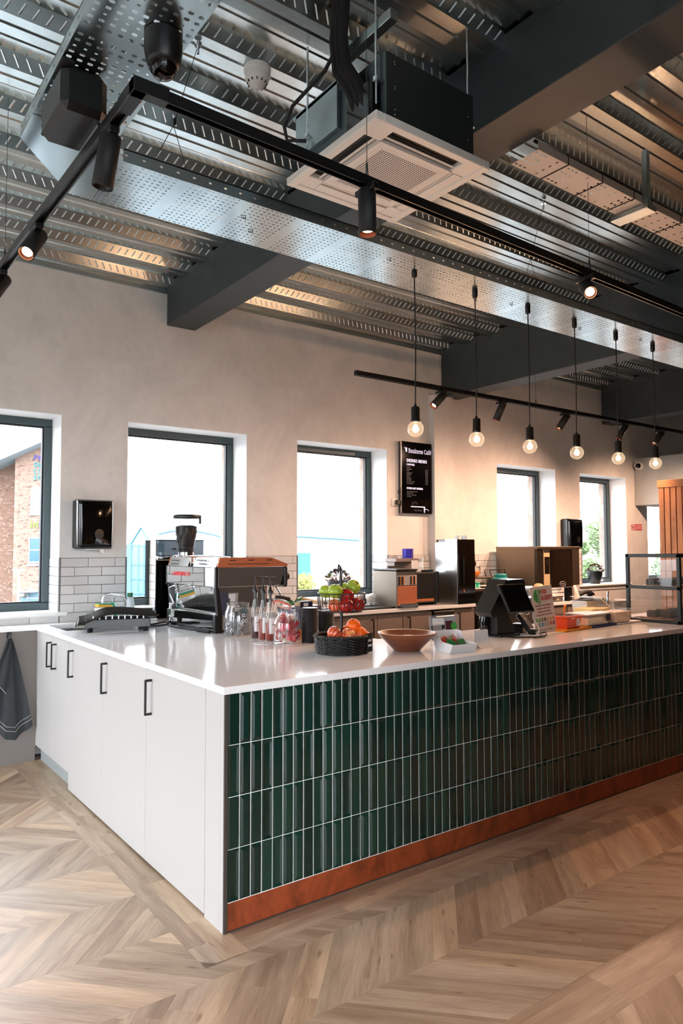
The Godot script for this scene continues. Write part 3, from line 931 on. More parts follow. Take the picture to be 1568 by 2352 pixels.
func build_trays() -> void:
	var y := 3.08
	var t := thing("cable_tray", "wide perforated galvanised cable tray running above the pendants along the bar", "cable tray", Vector3(-0.36, y, -0.42))
	var s := Sh.new()
	var L := 7.2
	var nu := int(L / 0.025)
	var slots := func(i: int, j: int) -> Vector2:
		if i % 12 >= 10: return Vector2.ZERO
		return Vector2(0.28, 0.30) if (i + j) % 2 == 0 and i % 4 < 2 else (Vector2(0.32, 0.22) if i % 2 == 0 else Vector2(0.62, 0.22))
	plate_with_slots(s, Vector3(0, 0, -0.2), Vector3(L / nu, 0, 0), Vector3(0, 0, 0.4 / 14), nu, 14, slots, Vector3.DOWN)
	obj("tray_base", s, M.galvanised_tray, t)
	var fl := Sh.new()
	var sh := func(i: int, j: int) -> Vector2: return Vector2(0.5, 0.16) if i % 3 == 0 else Vector2.ZERO
	plate_with_slots(fl, Vector3(0, 0, 0.2), Vector3(0.025, 0, 0), Vector3(0, 0.055, 0), nu, 1, sh, Vector3(0, 0, 1))
	fl.bx(0, L, 0.05, 0.056, 0.188, 0.2)
	obj("tray_side", fl, M.galvanised_plain, t)
	var f2 := Sh.new()
	plate_with_slots(f2, Vector3(0, 0, -0.2), Vector3(0.025, 0, 0), Vector3(0, 0.055, 0), nu, 1, sh, Vector3(0, 0, -1))
	f2.bx(0, L, 0.05, 0.056, -0.2, -0.188)
	obj("tray_side", f2, M.galvanised_plain, t)
	# short cable ties and clips under the tray
	for c in [[0.62, 0.05], [0.72, -0.06], [1.5, 0.08], [2.35, -0.08], [2.6, 0.0], [3.4, -0.05], [4.0, 0.06]]:
		var ti := Sh.new()
		ti.tube([Vector3(c[0], -0.004, c[1]), Vector3(c[0] + 0.02, -0.007, c[1] + 0.015), Vector3(c[0] + 0.03, -0.004, c[1] - 0.01)], 0.0018, 5)
		obj("cable_tie", ti, M.rubber, t)
	# corner and the branch running over the camera
	var b := thing("cable_tray", "perforated galvanised cable tray branch at the upper left carrying a dome camera", "cable tray", Vector3(-0.584, y + 0.001, 0))
	var cs := Sh.new()
	cs.prism(PackedVector2Array([Vector2(-0.152, -0.29), Vector2(0.12, -0.62), Vector2(0.22, -0.62), Vector2(0.22, -0.21), Vector2(0.152, -0.1), Vector2(-0.152, -0.1)]), 0, 0.0015, Transform3D(Basis(Vector3.RIGHT, Vector3.BACK, Vector3.DOWN), Vector3(0, 0.0, 0)))
	obj("corner_plate", cs, M.galvanised_tray, b)
	var bs := Sh.new()
	var nb := 80
	var sl2 := func(i: int, j: int) -> Vector2:
		if i % 9 == 8: return Vector2.ZERO
		return Vector2(0.42, 0.5) if i % 3 != 2 else Vector2(0.26, 0.30)
	plate_with_slots(bs, Vector3(-0.152, 0, -0.1), Vector3(0, 0, 0.031), Vector3(0.304 / 9, 0, 0), nb, 9, sl2, Vector3.DOWN)
	obj("tray_base", bs, M.galvanised_tray, b)
	for x in [-0.152, 0.152]:
		var e := Sh.new()
		plate_with_slots(e, Vector3(x, 0, -0.1 if x > 0 else -0.29), Vector3(0, 0, 0.03), Vector3(0, 0.05, 0), 86, 1, sh, Vector3(signf(x), 0, 0))
		e.bx(minf(x, x - signf(x) * 0.012), maxf(x, x - signf(x) * 0.012), 0.046, 0.052, -0.1, 2.4)
		obj("tray_side", e, M.galvanised_plain, b)
	# joint strip with screws beside the track corner
	var js := Sh.new().bx(0.12, 0.145, -0.006, -0.001, -0.12, 0.25)
	var jt := obj("joint_strip", js, M.galvanised_plain, b)
	for z in [-0.08, 0.05, 0.2]: obj("screw", Sh.new().lathe([Vector2(0.0, -0.013), Vector2(0.006, -0.011), Vector2(0.009, -0.006)], 10, Transform3D(Basis.IDENTITY, Vector3(0.132, 0.0, z))), M.chrome, jt)
	# narrow pale tray high beyond the big beam
	var w := thing("cable_tray", "narrow pale perforated cable tray close to the deck right of the big beam", "cable tray", Vector3(1.29, 3.33, 0.46))
	var ws := Sh.new()
	var sl3 := func(i: int, j: int) -> Vector2: return Vector2(0.55, 0.26) if (i % 8) < 3 else (Vector2(0.24, 0.4) if i % 8 == 5 else Vector2.ZERO)
	plate_with_slots(ws, Vector3(0, 0, -0.06), Vector3(0.03, 0, 0), Vector3(0, 0, 0.04), 110, 4, sl3, Vector3.DOWN)
	obj("tray_base", ws, M.warm_white, w)
	for z in [-0.06, 0.1]: obj("tray_side", Sh.new().bx(0, 3.3, 0, 0.04, z - 0.001, z + 0.001), M.warm_white, w)
	for x in [0.22, 0.5, 0.78, 0.95, 1.25]: obj("cable_tie", Sh.new().bx(x, x + 0.006, -0.003, 0.05, -0.062, 0.102), M.rubber, w)
	obj("cable", Sh.new().tube([Vector3(0, 0.05, 0.08), Vector3(0.6, 0.055, 0.09), Vector3(1.3, 0.05, 0.085), Vector3(3.2, 0.05, 0.08)], 0.008, 6), M.cable, w)
	obj("bracket", Sh.new().bx(0.86, 0.89, -0.03, 0.28, 0.102, 0.13).bx(0.86, 0.95, -0.035, -0.005, -0.09, 0.13, 0.004), M.galvanised_plain, w)
	# wires with eye bolts holding the trays
	var i := 0
	var hl := ["thin forked wire holding the corner of the cable tray", "thin forked wire holding the tray below the air conditioner", "thin forked wire holding the tray between the bulbs and the spotlight"]
	for q in [[-0.18, -0.21, 0.42], [0.93, -0.22, 0.3], [2.18, -0.22, 0.35]]:
		var hw := thing("hanger_wire", hl[i], "wire", Vector3(q[0], y, q[1]))
		i += 1
		var lp := Sh.new().tube([Vector3(0.12, 0.59, q[2] * 0.1), Vector3(0.03, 0.22, 0), Vector3(-0.05, 0.05, 0.0)], 0.0016, 5)
		lp.tube([Vector3(0.03, 0.22, 0), Vector3(0.09, 0.05, 0.0)], 0.0016, 5)
		obj("wire", lp, M.cable, hw)
		obj("grip", Sh.new().box(Vector3(0.035, 0.24, 0), Vector3(0.012, 0.03, 0.012), 0.003), M.rubber, hw)
		obj("eye_bolt", Sh.new().lathe([Vector2(0.005, 0.55), Vector2(0.005, 0.585), Vector2(0.016, 0.585), Vector2(0.016, 0.60)], 10, Transform3D(Basis.IDENTITY, Vector3(0.12, 0, q[2] * 0.1))), M.chrome, hw)

func spot(called: String, at: Vector3, dir: Vector3, label: String, lit: bool, energy: float, group: String, cone := 42.0, tint := Color(1.0, 0.64, 0.42)) -> void:
	# at: point under the track; dir: where the lamp looks
	var o := thing(called, label, "spotlight", at, 0.0, group)
	obj("adapter", Sh.new().box(Vector3(0, -0.012, 0), Vector3(0.034, 0.024, 0.11) if absf(dir.x) < 5 else Vector3.ONE, 0.004), M.black_satin, o)
	obj("stem", Sh.new().lathe([Vector2(0.0, -0.06), Vector2(0.011, -0.06), Vector2(0.011, -0.02), Vector2(0.0, -0.02)], 12), M.black_satin, o)
	var d := dir.normalized()
	var c := Vector3(0, -0.055, 0)
	var T := along(d, c)
	var r := 0.0335
	var b := obj("barrel", Sh.new().lathe([Vector2(0.0, -0.045), Vector2(r - 0.005, -0.045), Vector2(r, -0.04), Vector2(r, 0.125), Vector2(r - 0.003, 0.126), Vector2(r - 0.006, 0.108), Vector2(0, 0.108)], 28, T), M.black_matt, o)
	obj("lamp_rim", Sh.new().lathe([Vector2(r - 0.004, 0.1255), Vector2(r - 0.006, 0.112), Vector2(r - 0.012, 0.1095)], 28, T), M.lamp_rim if lit else M.black_satin, b)
	obj("lamp_face", Sh.new().lathe([Vector2(r - 0.010, 0.1088), Vector2(0.012, 0.1115), Vector2(0.0, 0.112)], 24, T), M.lamp_face if lit else M.lamp_off, b)
	if lit:
		var l := SpotLight3D.new()
		l.name = "light"
		o.add_child(l)
		l.position = c + d * 0.130
		l.basis = Basis.looking_at(d, Vector3.RIGHT if absf(d.y) > 0.9 else Vector3.UP)
		l.spot_angle = cone
		l.spot_angle_attenuation = 1.0
		l.spot_range = 14.0
		l.spot_attenuation = 2.0
		l.light_energy = energy
		l.light_color = tint
		l.light_size = 0.02
		l.shadow_enabled = true

func build_tracks() -> void:
	var y := 2.845
	var t := thing("light_track", "black track rail turning the corner below the air conditioner", "light track", Vector3(-0.60, y, 0.585))
	var prof := func(s: Sh, a: Vector3, d: Vector3, L: float) -> void:
		var T := Transform3D(Basis(d, Vector3.UP, d.cross(Vector3.UP)), a)
		s.box(Vector3(L * 0.5, 0.026, 0), Vector3(L, 0.022, 0.036), 0.002, T)
		s.box(Vector3(L * 0.5, 0.009, 0.0145), Vector3(L, 0.018, 0.007), 0.0015, T)
		s.box(Vector3(L * 0.5, 0.009, -0.0145), Vector3(L, 0.018, 0.007), 0.0015, T)
	var s := Sh.new()
	prof.call(s, Vector3(-0.018, 0, 0), Vector3(1, 0, -0.03).normalized(), 4.6)
	obj("rail", s, M.black_satin, t)
	var s2 := Sh.new()
	prof.call(s2, Vector3(0, 0, 0.018), Vector3(-0.018, 0, -1).normalized(), 2.0)
	obj("rail", s2, M.black_satin, t)
	obj("corner_joint", Sh.new().bx(-0.021, 0.09, -0.002, 0.042, -0.021, 0.021, 0.003).bx(-0.021, 0.021, -0.002, 0.042, -0.12, 0.02, 0.003), M.black_satin, t)
	var t2 := thing("light_track", "straight black track rail in front of the window wall behind the bulbs", "light track", Vector3(2.02, y, -1.745))
	var s3 := Sh.new()
	prof.call(s3, Vector3.ZERO, Vector3.RIGHT, 5.6)
	obj("rail", s3, M.black_satin, t2)
	obj("end_cap", Sh.new().box(Vector3(-0.004, 0.018, 0), Vector3(0.012, 0.042, 0.04), 0.003), M.black_satin, t2)
	for x in [0.94, 2.16, 4.3]: obj("hanger", Sh.new().tube([Vector3(x, 0.036, 0), Vector3(x, 0.84 if x != 2.16 else 0.33, 0)], 0.0015, 5).box(Vector3(x, 0.06, 0), Vector3(0.008, 0.05, 0.008), 0.002), M.wire_steel, t2)
	for q in [[-0.03, -1.65], [0.0, -0.36], [0.885, -0.027], [2.334, -0.07]]:
		var p := Vector3(q[0], 0, q[1])
		obj("hanger", Sh.new().tube([p + Vector3(0, 0.036, 0), p + Vector3(0, 0.84, 0)], 0.0014, 5).lathe([Vector2(0.0, 0.03), Vector2(0.006, 0.036), Vector2(0.004, 0.09), Vector2(0.0, 0.1)], 8, Transform3D(Basis.IDENTITY, p)), M.wire_steel, t)
	var g := "spotlights on the corner track"
	spot("spotlight", Vector3(-0.604, y, 0.34), Vector3(-0.10, -1, -0.16), "unlit black spotlight nearest the track corner, under the tray branch", false, 0, g)
	spot("spotlight", Vector3(-0.620, y, -0.51), Vector3(-0.42, -0.75, 0.50), "lit black spotlight, second along the left arm of the corner track", true, LAMP * 0.4, g)
	spot("spotlight", Vector3(-0.631, y, -1.13), Vector3(-0.44, -0.76, 0.46), "lit black spotlight at the left edge, last on the corner track", true, LAMP * 0.4, g)
	spot("spotlight", Vector3(0.285, y, 0.558), Vector3(-0.0, -1, 0.02), "black spotlight pointing straight down before the air conditioner grille", true, LAMP * 0.15, g)
	spot("spotlight", Vector3(1.70, y, 0.516), Vector3(-0.60, -0.52, 0.60), "glaring spotlight turned towards the camera, right end of the corner track", true, LAMP * 0.4, g)
	spot("spotlight", Vector3(3.2, y, 0.471), Vector3(-0.1, -0.8, 0.3), "lit black spotlight farther along the corner track", true, LAMP * 0.6, g)
	g = "spotlights on the window-side track"
	var lb := ["first black spotlight from the left on the window-side track, beside the menu screen", "second black spotlight from the left on the window-side track", "third black spotlight from the left on the window-side track", "fourth black spotlight from the left on the window-side track", "fifth black spotlight from the left on the window-side track, near the bulkhead", "sixth black spotlight on the window-side track, past the right edge"]
	var xs := [2.93, 3.69, 4.63, 5.65, 6.37, 7.25]
	var ds := [Vector3(-0.72, -0.70, -0.05), Vector3(-0.24, -0.90, -0.30), Vector3(-0.46, -0.80, -0.28), Vector3(-0.36, -0.82, -0.30), Vector3(-0.48, -0.76, -0.28), Vector3(0.1, -0.80, -0.40)]
	for i in 6: spot("spotlight", Vector3(xs[i], y, -1.745), ds[i], lb[i], true, LAMP * [0.28, 0.42, 0.65, 1.2, 1.4, 1.4][i], g, 72.0, Color(1.0, 0.80, 0.67))

func build_pendants() -> void:
	var lb := ["leftmost of the six globe bulbs hanging over the bar", "second globe bulb from the left over the bar", "third globe bulb from the left over the bar", "fourth globe bulb from the left over the bar", "fifth globe bulb from the left over the bar", "rightmost of the six globe bulbs hanging over the bar"]
	var proto: Node3D
	for i in 6:
		var at := Vector3(1.398 + i * 0.5005, 2.171 + (0.012 if i == 0 else 0.0) - i * 0.0015, -0.4)
		if i > 0:
			dup(proto, "pendant_lamp", at, 0.0, lb[i])
			continue
		var o := thing("pendant_lamp", lb[0], "pendant lamp", at, 0.0, "globe bulbs on black cords over the bar")
		proto = o
		obj("cord", Sh.new().tube([Vector3(0, 0.14, 0), Vector3(0.003, 0.45, 0.002), Vector3(0, 0.905, 0)], 0.0037, 8), M.cable, o)
		obj("cord_grip", Sh.new().lathe([Vector2(0.004, 0.87), Vector2(0.015, 0.875), Vector2(0.017, 0.89), Vector2(0.017, 0.93), Vector2(0.010, 0.935), Vector2(0.0, 0.935)], 14), M.black_satin, o)
		obj("socket", Sh.new().lathe([Vector2(0.0, 0.036), Vector2(0.0255, 0.036), Vector2(0.0265, 0.040), Vector2(0.0265, 0.052), Vector2(0.0245, 0.054), Vector2(0.0245, 0.118), Vector2(0.021, 0.124), Vector2(0.009, 0.126), Vector2(0.006, 0.142), Vector2(0.0, 0.143)], 24), M.black_satin, o)
		var pr := []
		for k in 15:
			var a := -PI / 2 + (PI * 0.83) * k / 14.0
			pr.append(Vector2(0.0462 * cos(a), 0.0462 * sin(a) - 0.002))
		pr.append(Vector2(0.0155, 0.048))
		var b := obj("bulb", Sh.new().lathe(pr, 28), M.bulb_glass, o)
		var f := Sh.new()
		for k in 8:
			var a := TAU * k / 8.0
			var d := Vector3(cos(a), 0, sin(a))
			f.tube([d * 0.007 + Vector3(0, 0.022, 0), d * 0.014 + Vector3(0, -0.004, 0), d * 0.008 + Vector3(0, -0.02, 0)], 0.0016, 5)
		f.lathe([Vector2(0.0, -0.014), Vector2(0.008, -0.008), Vector2(0.009, 0.004), Vector2(0.006, 0.016), Vector2(0.0, 0.022)], 12)
		obj("filament", f, M.filament, b)
		obj("glass_stem", Sh.new().lathe([Vector2(0.0, 0.018), Vector2(0.004, 0.02), Vector2(0.008, 0.045)], 10), M.jar_glass, b)
		var l := OmniLight3D.new()
		l.name = "light"
		o.add_child(l)
		l.light_energy = 0.22
		l.light_color = Color(1.0, 0.76, 0.58)
		l.light_size = 0.02
		l.omni_range = 12.0
		l.omni_attenuation = 2.0
		l.shadow_enabled = true

func build_air_conditioner() -> void:
	var o := thing("air_conditioner", "white four-way ceiling cassette air conditioner under a steel casing", "air conditioner", Vector3(0.61, 3.10, 0.285))
	var h := 0.311
	obj("casing", Sh.new().bx(-0.245, 0.235, 0.04, 0.30, -0.27, 0.29, 0.002), M.casing_steel, o)
	var lip := Sh.new().bx(-0.262, -0.243, 0.315, 0.335, -0.33, 0.05).bx(-0.262, -0.246, 0.13, 0.33, -0.31, 0.0)
	obj("casing_flange", lip, M.galvanised_plain, o)
	# front panel: a rim and four slots round a centre grille
	var rim := Sh.new()
	for sx in [-1, 1]:
		rim.bx(minf(sx * h, sx * 0.272), maxf(sx * h, sx * 0.272), 0.0, 0.034, -h, h, 0.004)
		rim.bx(-0.272, 0.272, 0.0, 0.034, minf(sx * h, sx * 0.272), maxf(sx * h, sx * 0.272), 0.004)
		for sz in [-1, 1]: rim.bx(minf(sx * 0.275, sx * 0.19), maxf(sx * 0.275, sx * 0.19), 0.004, 0.034, minf(sz * 0.275, sz * 0.19), maxf(sz * 0.275, sz * 0.19), 0.004)
	obj("panel_rim", rim, M.white_panel, o)
	obj("back_plate", Sh.new().bx(-0.28, 0.28, 0.032, 0.042, -0.28, 0.28), M.grille_dark, o)
	for k in 4:
		var B := Basis(Vector3.UP, k * PI / 2)
		var T := Transform3D(B, Vector3.ZERO)
		obj("air_slot", Sh.new().box(Vector3(0, 0.028, 0.24), Vector3(0.38, 0.006, 0.066), 0.0, T), M.slot_dark, o)
		var fl := obj("louvre", Sh.new().box(Vector3(0, 0.012, 0.225 if k == 1 or k == 2 else 0.217), Vector3(0.378, 0.005, 0.036 if k == 1 or k == 2 else 0.012), 0.002, T * Transform3D(Basis(Vector3.RIGHT, 0.0), Vector3.ZERO)), M.white_panel, o)
		fl.position = Vector3.ZERO
		if k == 1 or k == 2: obj("louvre_flap", Sh.new().box(Vector3(0, 0.006, 0.247), Vector3(0.38, 0.004, 0.05), 0.0015, T), M.white_panel, o)
	# centre grille with square holes
	var g := Sh.new()
	var hole := func(i: int, j: int) -> Vector2:
		if i < 4 or j < 4 or i > 31 or j > 31: return Vector2(0.22, 0.22) if (i == 2 or j == 2 or i == 33 or j == 33 or i == 3 or j == 3 or i == 32 or j == 32) and i > 1 and j > 1 and i < 34 and j < 34 else Vector2.ZERO
		return Vector2(0.62, 0.62)
	plate_with_slots(g, Vector3(-0.198, 0.002, -0.198), Vector3(0.011, 0, 0), Vector3(0, 0, 0.011), 36, 36, hole, Vector3.DOWN)
	for sx in [-1, 1]:
		g.bx(minf(sx * 0.198, sx * 0.196), maxf(sx * 0.198, sx * 0.196), 0.002, 0.03, -0.198, 0.198)
		g.bx(-0.198, 0.198, 0.002, 0.03, minf(sx * 0.198, sx * 0.196), maxf(sx * 0.198, sx * 0.196))
	obj("intake_grille", g, M.white_panel, o)
	# black pipe box, pipes and hangers on the side facing left
	obj("pipe_cover", Sh.new().bx(-0.29, -0.245, 0.02, 0.20, 0.09, 0.25, 0.012), M.black_gloss, o)
	var pp := Sh.new()
	for z in [0.045, 0.075, 0.10]:
		pp.tube([Vector3(-0.27, 0.12, z + 0.10), Vector3(-0.285, 0.2, z + 0.08), Vector3(-0.30, 0.32, z + 0.01), Vector3(-0.30, 0.45, z - 0.01), Vector3(-0.29, 0.66, z)], 0.022, 10)
	obj("pipe", pp, M.rubber, o)
	obj("drain_hose", Sh.new().tube([Vector3(-0.28, 0.16, -0.20), Vector3(-0.34, 0.17, -0.26), Vector3(-0.36, 0.22, -0.25), Vector3(-0.35, 0.29, -0.20), Vector3(-0.31, 0.36, -0.02), Vector3(-0.30, 0.42, 0.05)], 0.008, 8), M.cable, o)
	obj("cable", Sh.new().tube([Vector3(-0.25, 0.045, 0.16), Vector3(-0.275, 0.05, 0.06), Vector3(-0.28, 0.03, -0.08), Vector3(-0.27, 0.02, -0.2), Vector3(-0.25, 0.06, -0.3)], 0.006, 6).tube([Vector3(-0.25, 0.04, 0.18), Vector3(-0.27, 0.03, 0.02), Vector3(-0.27, 0.01, -0.15), Vector3(-0.25, 0.02, -0.28)], 0.005, 6), M.grey_print, o)
	for q in [[-0.26, 0.25], [0.245, 0.25], [-0.26, -0.22], [0.245, -0.22]]:
		obj("hanger_rod", Sh.new().tube([Vector3(q[0], 0.10, q[1]), Vector3(q[0], 0.60, q[1])], 0.005, 8).lathe([Vector2(0.0, 0.19), Vector2(0.014, 0.19), Vector2(0.014, 0.205), Vector2(0.0, 0.205)], 6, Transform3D(Basis.IDENTITY, Vector3(q[0], 0, q[1]))), M.chrome, o)
		obj("hanger_bracket", Sh.new().box(Vector3(q[0] * 0.97, 0.185, q[1]), Vector3(0.05, 0.006, 0.05), 0.001), M.galvanised_plain, o)
	var st := Sh.new()
	st.bx(-0.255, -0.215, 0.40, 0.44, -0.05, 0.33, 0.002)
	obj("strut", st, M.galvanised_plain, o)
	var rv := Sh.new()
	for q in [[0.06], [0.16], [0.26]]: rv.lathe([Vector2(0.004, 0.291), Vector2(0.0, 0.293)], 8, Transform3D(Basis(Vector3.RIGHT, PI / 2), Vector3(-0.20, q[0], 0.0)))
	for p in [Vector3(-0.20, 0.08, 0.291), Vector3(-0.20, 0.17, 0.291), Vector3(-0.20, 0.27, 0.291), Vector3(0.2, 0.1, 0.291), Vector3(0.2, 0.2, 0.291)]: rv.box(p, Vector3(0.006, 0.006, 0.004), 0.0015)
	obj("rivet", rv, M.chrome, o)
	# smoke detector
	var s := thing("smoke_detector", "round white smoke detector fixed to the deck left of the air conditioner", "smoke detector", Vector3(0.235, 3.692, -0.175))
	obj("base", Sh.new().lathe([Vector2(0.0, -0.03), Vector2(0.056, -0.03), Vector2(0.060, -0.022), Vector2(0.060, 0.0), Vector2(0, 0)], 32), M.white_plastic, s)
	obj("body", Sh.new().lathe([Vector2(0.0, -0.088), Vector2(0.028, -0.088), Vector2(0.034, -0.078), Vector2(0.050, -0.066), Vector2(0.055, -0.05), Vector2(0.055, -0.03), Vector2(0.0, -0.03)], 32), M.white_plastic, s)
	var vs := Sh.new()
	for k in 12: vs.box(Vector3(0, -0.0725, 0.0435), Vector3(0.005, 0.012, 0.006), 0.0, Transform3D(Basis(Vector3.UP, TAU * k / 12.0), Vector3.ZERO))
	obj("vent", vs, M.grille_dark, s)
	obj("test_button", Sh.new().lathe([Vector2(0.0, -0.092), Vector2(0.016, -0.091), Vector2(0.018, -0.088)], 20), M.white_plastic, s)
	obj("lug", Sh.new().box(Vector3(0.064, -0.02, 0.0), Vector3(0.012, 0.02, 0.02), 0.003), M.white_plastic, s)
	# dome camera and the ribbed black box under the tray branch
	var d := thing("dome_camera", "black dome security camera hanging under the tray branch", "camera", Vector3(-0.512, 3.079, 0.555))
	obj("housing", Sh.new().lathe([Vector2(0.0, -0.10), Vector2(0.045, -0.10), Vector2(0.052, -0.085), Vector2(0.058, -0.05), Vector2(0.058, 0.0), Vector2(0, 0)], 36), M.black_satin, d)
	var dm := []
	for k in 9: dm.append(Vector2(0.043 * sin(PI * 0.5 * k / 8.0), -0.098 - 0.040 * cos(PI * 0.5 * k / 8.0)))
	obj("dome", Sh.new().lathe(dm, 30), M.black_gloss, d)
	var bx := thing("ceiling_speaker", "black ribbed box under the tray branch beside the track corner", "speaker", Vector3(-0.66, 3.075, 0.12))
	obj("body", Sh.new().box(Vector3(0, -0.075, 0.02), Vector3(0.15, 0.15, 0.27), 0.022), M.black_satin, bx)
	for k in 4: obj("rib", Sh.new().box(Vector3(0.0, -0.03 - k * 0.028, -0.122), Vector3(0.14, 0.012, 0.012), 0.004), M.black_satin, bx)
	obj("bracket", Sh.new().bx(-0.08, -0.04, -0.01, 0.0, 0.08, 0.17, 0.003), M.rubber, bx)

# ---------------------------------------------------------------- counters
const TOP := 0.957

func handle(parent: Node, p: Vector3, ax: Vector3, out: Vector3, L: float) -> void:
	# a square bar handle: grip along ax, standing off the door along out
	var s := Sh.new()
	var B := Basis(ax, out, ax.cross(out))
	var T := Transform3D(B, p)
	s.box(Vector3(0, 0.031, 0), Vector3(L, 0.009, 0.011), 0.0015, T)
	for e in [-1, 1]: s.box(Vector3(e * (L * 0.5 - 0.0055), 0.014, 0), Vector3(0.011, 0.028, 0.011), 0.001, T)
	obj("handle", s, M.black_satin, parent)

func build_bar() -> void:
	# left run of base cabinets, faces at x = 0 looking left
	var runs := [
		["double-door grey base cabinet with plinth in the corner below the sink", [-2.905, -2.493, -2.09], 0.112],
		["tall grey cabinet door to the floor, nearest the sink", [-2.09, -1.464], 0.012],
		["tall grey cabinet door to the floor, middle one of three", [-1.464, -0.821], 0.012],
		["tall grey cabinet door to the floor, nearest the tiled corner", [-0.821, -0.172], 0.012]]
	for r in runs:
		var zs: Array = r[1]
		var o := thing("base_cabinet", r[0], "cabinet", Vector3(0, 0, zs[0]), 0.0, "")
		var bt := 0.74 if r[2] > 0.1 else 0.925
		var D: float = zs[-1] - zs[0]
		obj("body", Sh.new().bx(0.026, 0.58, 0.10, bt, 0.001, D - 0.001), M.cabinet_gap, o)
		for i in zs.size() - 1:
			var a: float = zs[i] - zs[0] + 0.0018
			var b: float = zs[i + 1] - zs[0] - 0.0018
			var d := obj("door", Sh.new().bx(0.0, 0.020, r[2], 0.9225, a, b, 0.0012), M.cabinet_grey, o)
			var hz := a + 0.066
			if r[2] > 0.1: hz = b - 0.026 if i == 0 else a + 0.090
			handle(d, Vector3(0, 0.796, hz), Vector3.UP, Vector3.LEFT, 0.170)
		if r[2] > 0.1: obj("plinth", Sh.new().bx(0.041, 0.058, 0.0, 0.10, 0, D), M.plinth_grey, o)
	var ep := thing("end_panel", "narrow pale grey end panel between the last door and the green tiles", "panel", Vector3(0, 0, -0.171))
	obj("board", Sh.new().bx(0.0, 0.018, 0.0, 0.9265, 0.0015, 0.135, 0.001), M.cabinet_grey, ep)
	obj("post", Sh.new().bx(-0.001, 0.018, 0.0, 0.9265, 0.1365, 0.163, 0.001), M.cabinet_grey, ep)
	# panel under the shallow ledge at the left
	var lp := thing("ledge_panel", "taupe wall panel below the window ledge where the towel hangs", "panel", Vector3(-1.0, 0, -2.905))
	obj("board", Sh.new().bx(-0.9, 1.0, 0.0, 0.926, -0.02, 0.0), M.panel_taupe, lp)
	# worktop: bar, peninsula with the sink hole, ledge
	var w := thing("worktop", "glossy white quartz worktop of the L-shaped bar", "worktop", Vector3.ZERO)
	var s := Sh.new()
	var y0 := 0.927
	s.bx(-0.012, 6.4, y0, TOP, -0.81, 0.012, 0.0018)
	s.bx(-0.012, 0.07, y0, TOP, -2.885, -0.81).bx(0.50, 1.45, y0, TOP, -2.885, -0.81).bx(0.07, 0.50, y0, TOP, -2.42, -0.81)
	s.bx(-2.0, 1.45, y0, TOP, -3.066, -2.885)
	obj("slab", s, M.quartz, w)
	var dg := Sh.new()
	for k in 5: dg.bx(0.10, 0.46, TOP - 0.001, TOP + 0.0012, -2.38 + k * 0.06, -2.373 + k * 0.06, 0.0005)
	obj("drainer_groove", dg, M.sill_white, w)
	var sk := thing("sink", "undermounted steel sink in the corner behind the drainer rack", "sink", Vector3(0.285, TOP, -2.652))
	var ss := Sh.new()
	ss.bx(-0.215, -0.2, -0.17, -0.03, -0.233, 0.232).bx(0.2, 0.215, -0.17, -0.03, -0.233, 0.232).bx(-0.2, 0.2, -0.17, -0.03, -0.233, -0.218).bx(-0.2, 0.2, -0.17, -0.03, 0.217, 0.232).bx(-0.2, 0.2, -0.18, -0.165, -0.23, 0.23)
	obj("bowl", ss, M.steel, sk)
	obj("drain", Sh.new().lathe([Vector2(0.0, -0.163), Vector2(0.04, -0.163), Vector2(0.042, -0.166)], 20), M.chrome, sk)
	# bar front with glazed tiles
	var bar := thing("bar_counter", "long bar front clad in dark green glazed tiles over a copper plinth", "bar counter", Vector3.ZERO)
	obj("carcass", Sh.new().bx(0.60, 6.4, 0.0, 0.926, -0.60, -0.022), M.taupe, bar)
	obj("grout", Sh.new().bx(0.019, 6.4, 0.113, 0.9265, -0.024, -0.0009), M.grout_white, bar)
	obj("edge_trim", Sh.new().bx(0.0005, 0.0165, 0.0, 0.9265, -0.006, 0.001, 0.0006), M.trim_bronze, bar)
	obj("plinth", Sh.new().bx(0.0185, 6.4, 0.0, 0.113, -0.022, -0.004), M.copper_plinth, bar)
	obj("floor_bead", Sh.new().bx(0.0185, 6.4, 0.0, 0.006, -0.004, 0.0, 0.001), M.trim_bronze, bar)
	# three tile shapes: flat, raised pillow, sunk dish
	var TW := 0.0474
	var TH := 0.2
	var shapes := []
	for kind in 3:
		var t := Sh.new()
		var hx := TW / 2
		var hy := TH / 2
		var rim := 0.0022
		var b := 0.0125 if kind != 0 else 0.004
		var edge := -0.001
		var mid := 0.0
		if kind == 0: mid = 0.0014; edge = 0.0004
		if kind == 1: mid = 0.0062; edge = 0.0006
		if kind == 2: mid = 0.0004; edge = 0.0040; rim = 0.0036
		var ring := func(ix: float, iy: float, z: float) -> Array: return [Vector3(-hx + ix, -hy + iy, z), Vector3(hx - ix, -hy + iy, z), Vector3(hx - ix, hy - iy, z), Vector3(-hx + ix, hy - iy, z)]
		var rings := [ring.call(0, 0, -0.005), ring.call(0, 0, -0.0002), ring.call(0.0012, 0.0012, edge * 0.6)]
		if kind == 0: rings.append(ring.call(b, b, mid))
		else:
			rings.append(ring.call(rim, rim, edge + (0.0003 if kind == 2 else 0.0005)))
			rings.append(ring.call(b, b * 1.25, mid))
		for i in rings.size() - 1:
			for k in 4:
				var q := (k + 1) % 4
				var o := Vector3([0, 1, 0, -1][k], [-1, 0, 1, 0][k], 0.6 if i > 0 else 0.0)
				t.face([rings[i][k], rings[i][q], rings[i + 1][q], rings[i + 1][k]], o if kind != 2 or i < 3 else Vector3(-o.x * 0.3, -o.y * 0.3, 1))
		t.face(rings[-1], Vector3(0, 0, 1))
		shapes.append(t)
	var meshes := []
	for t in shapes: meshes.append(t.mesh())
	var r := RandomNumberGenerator.new()
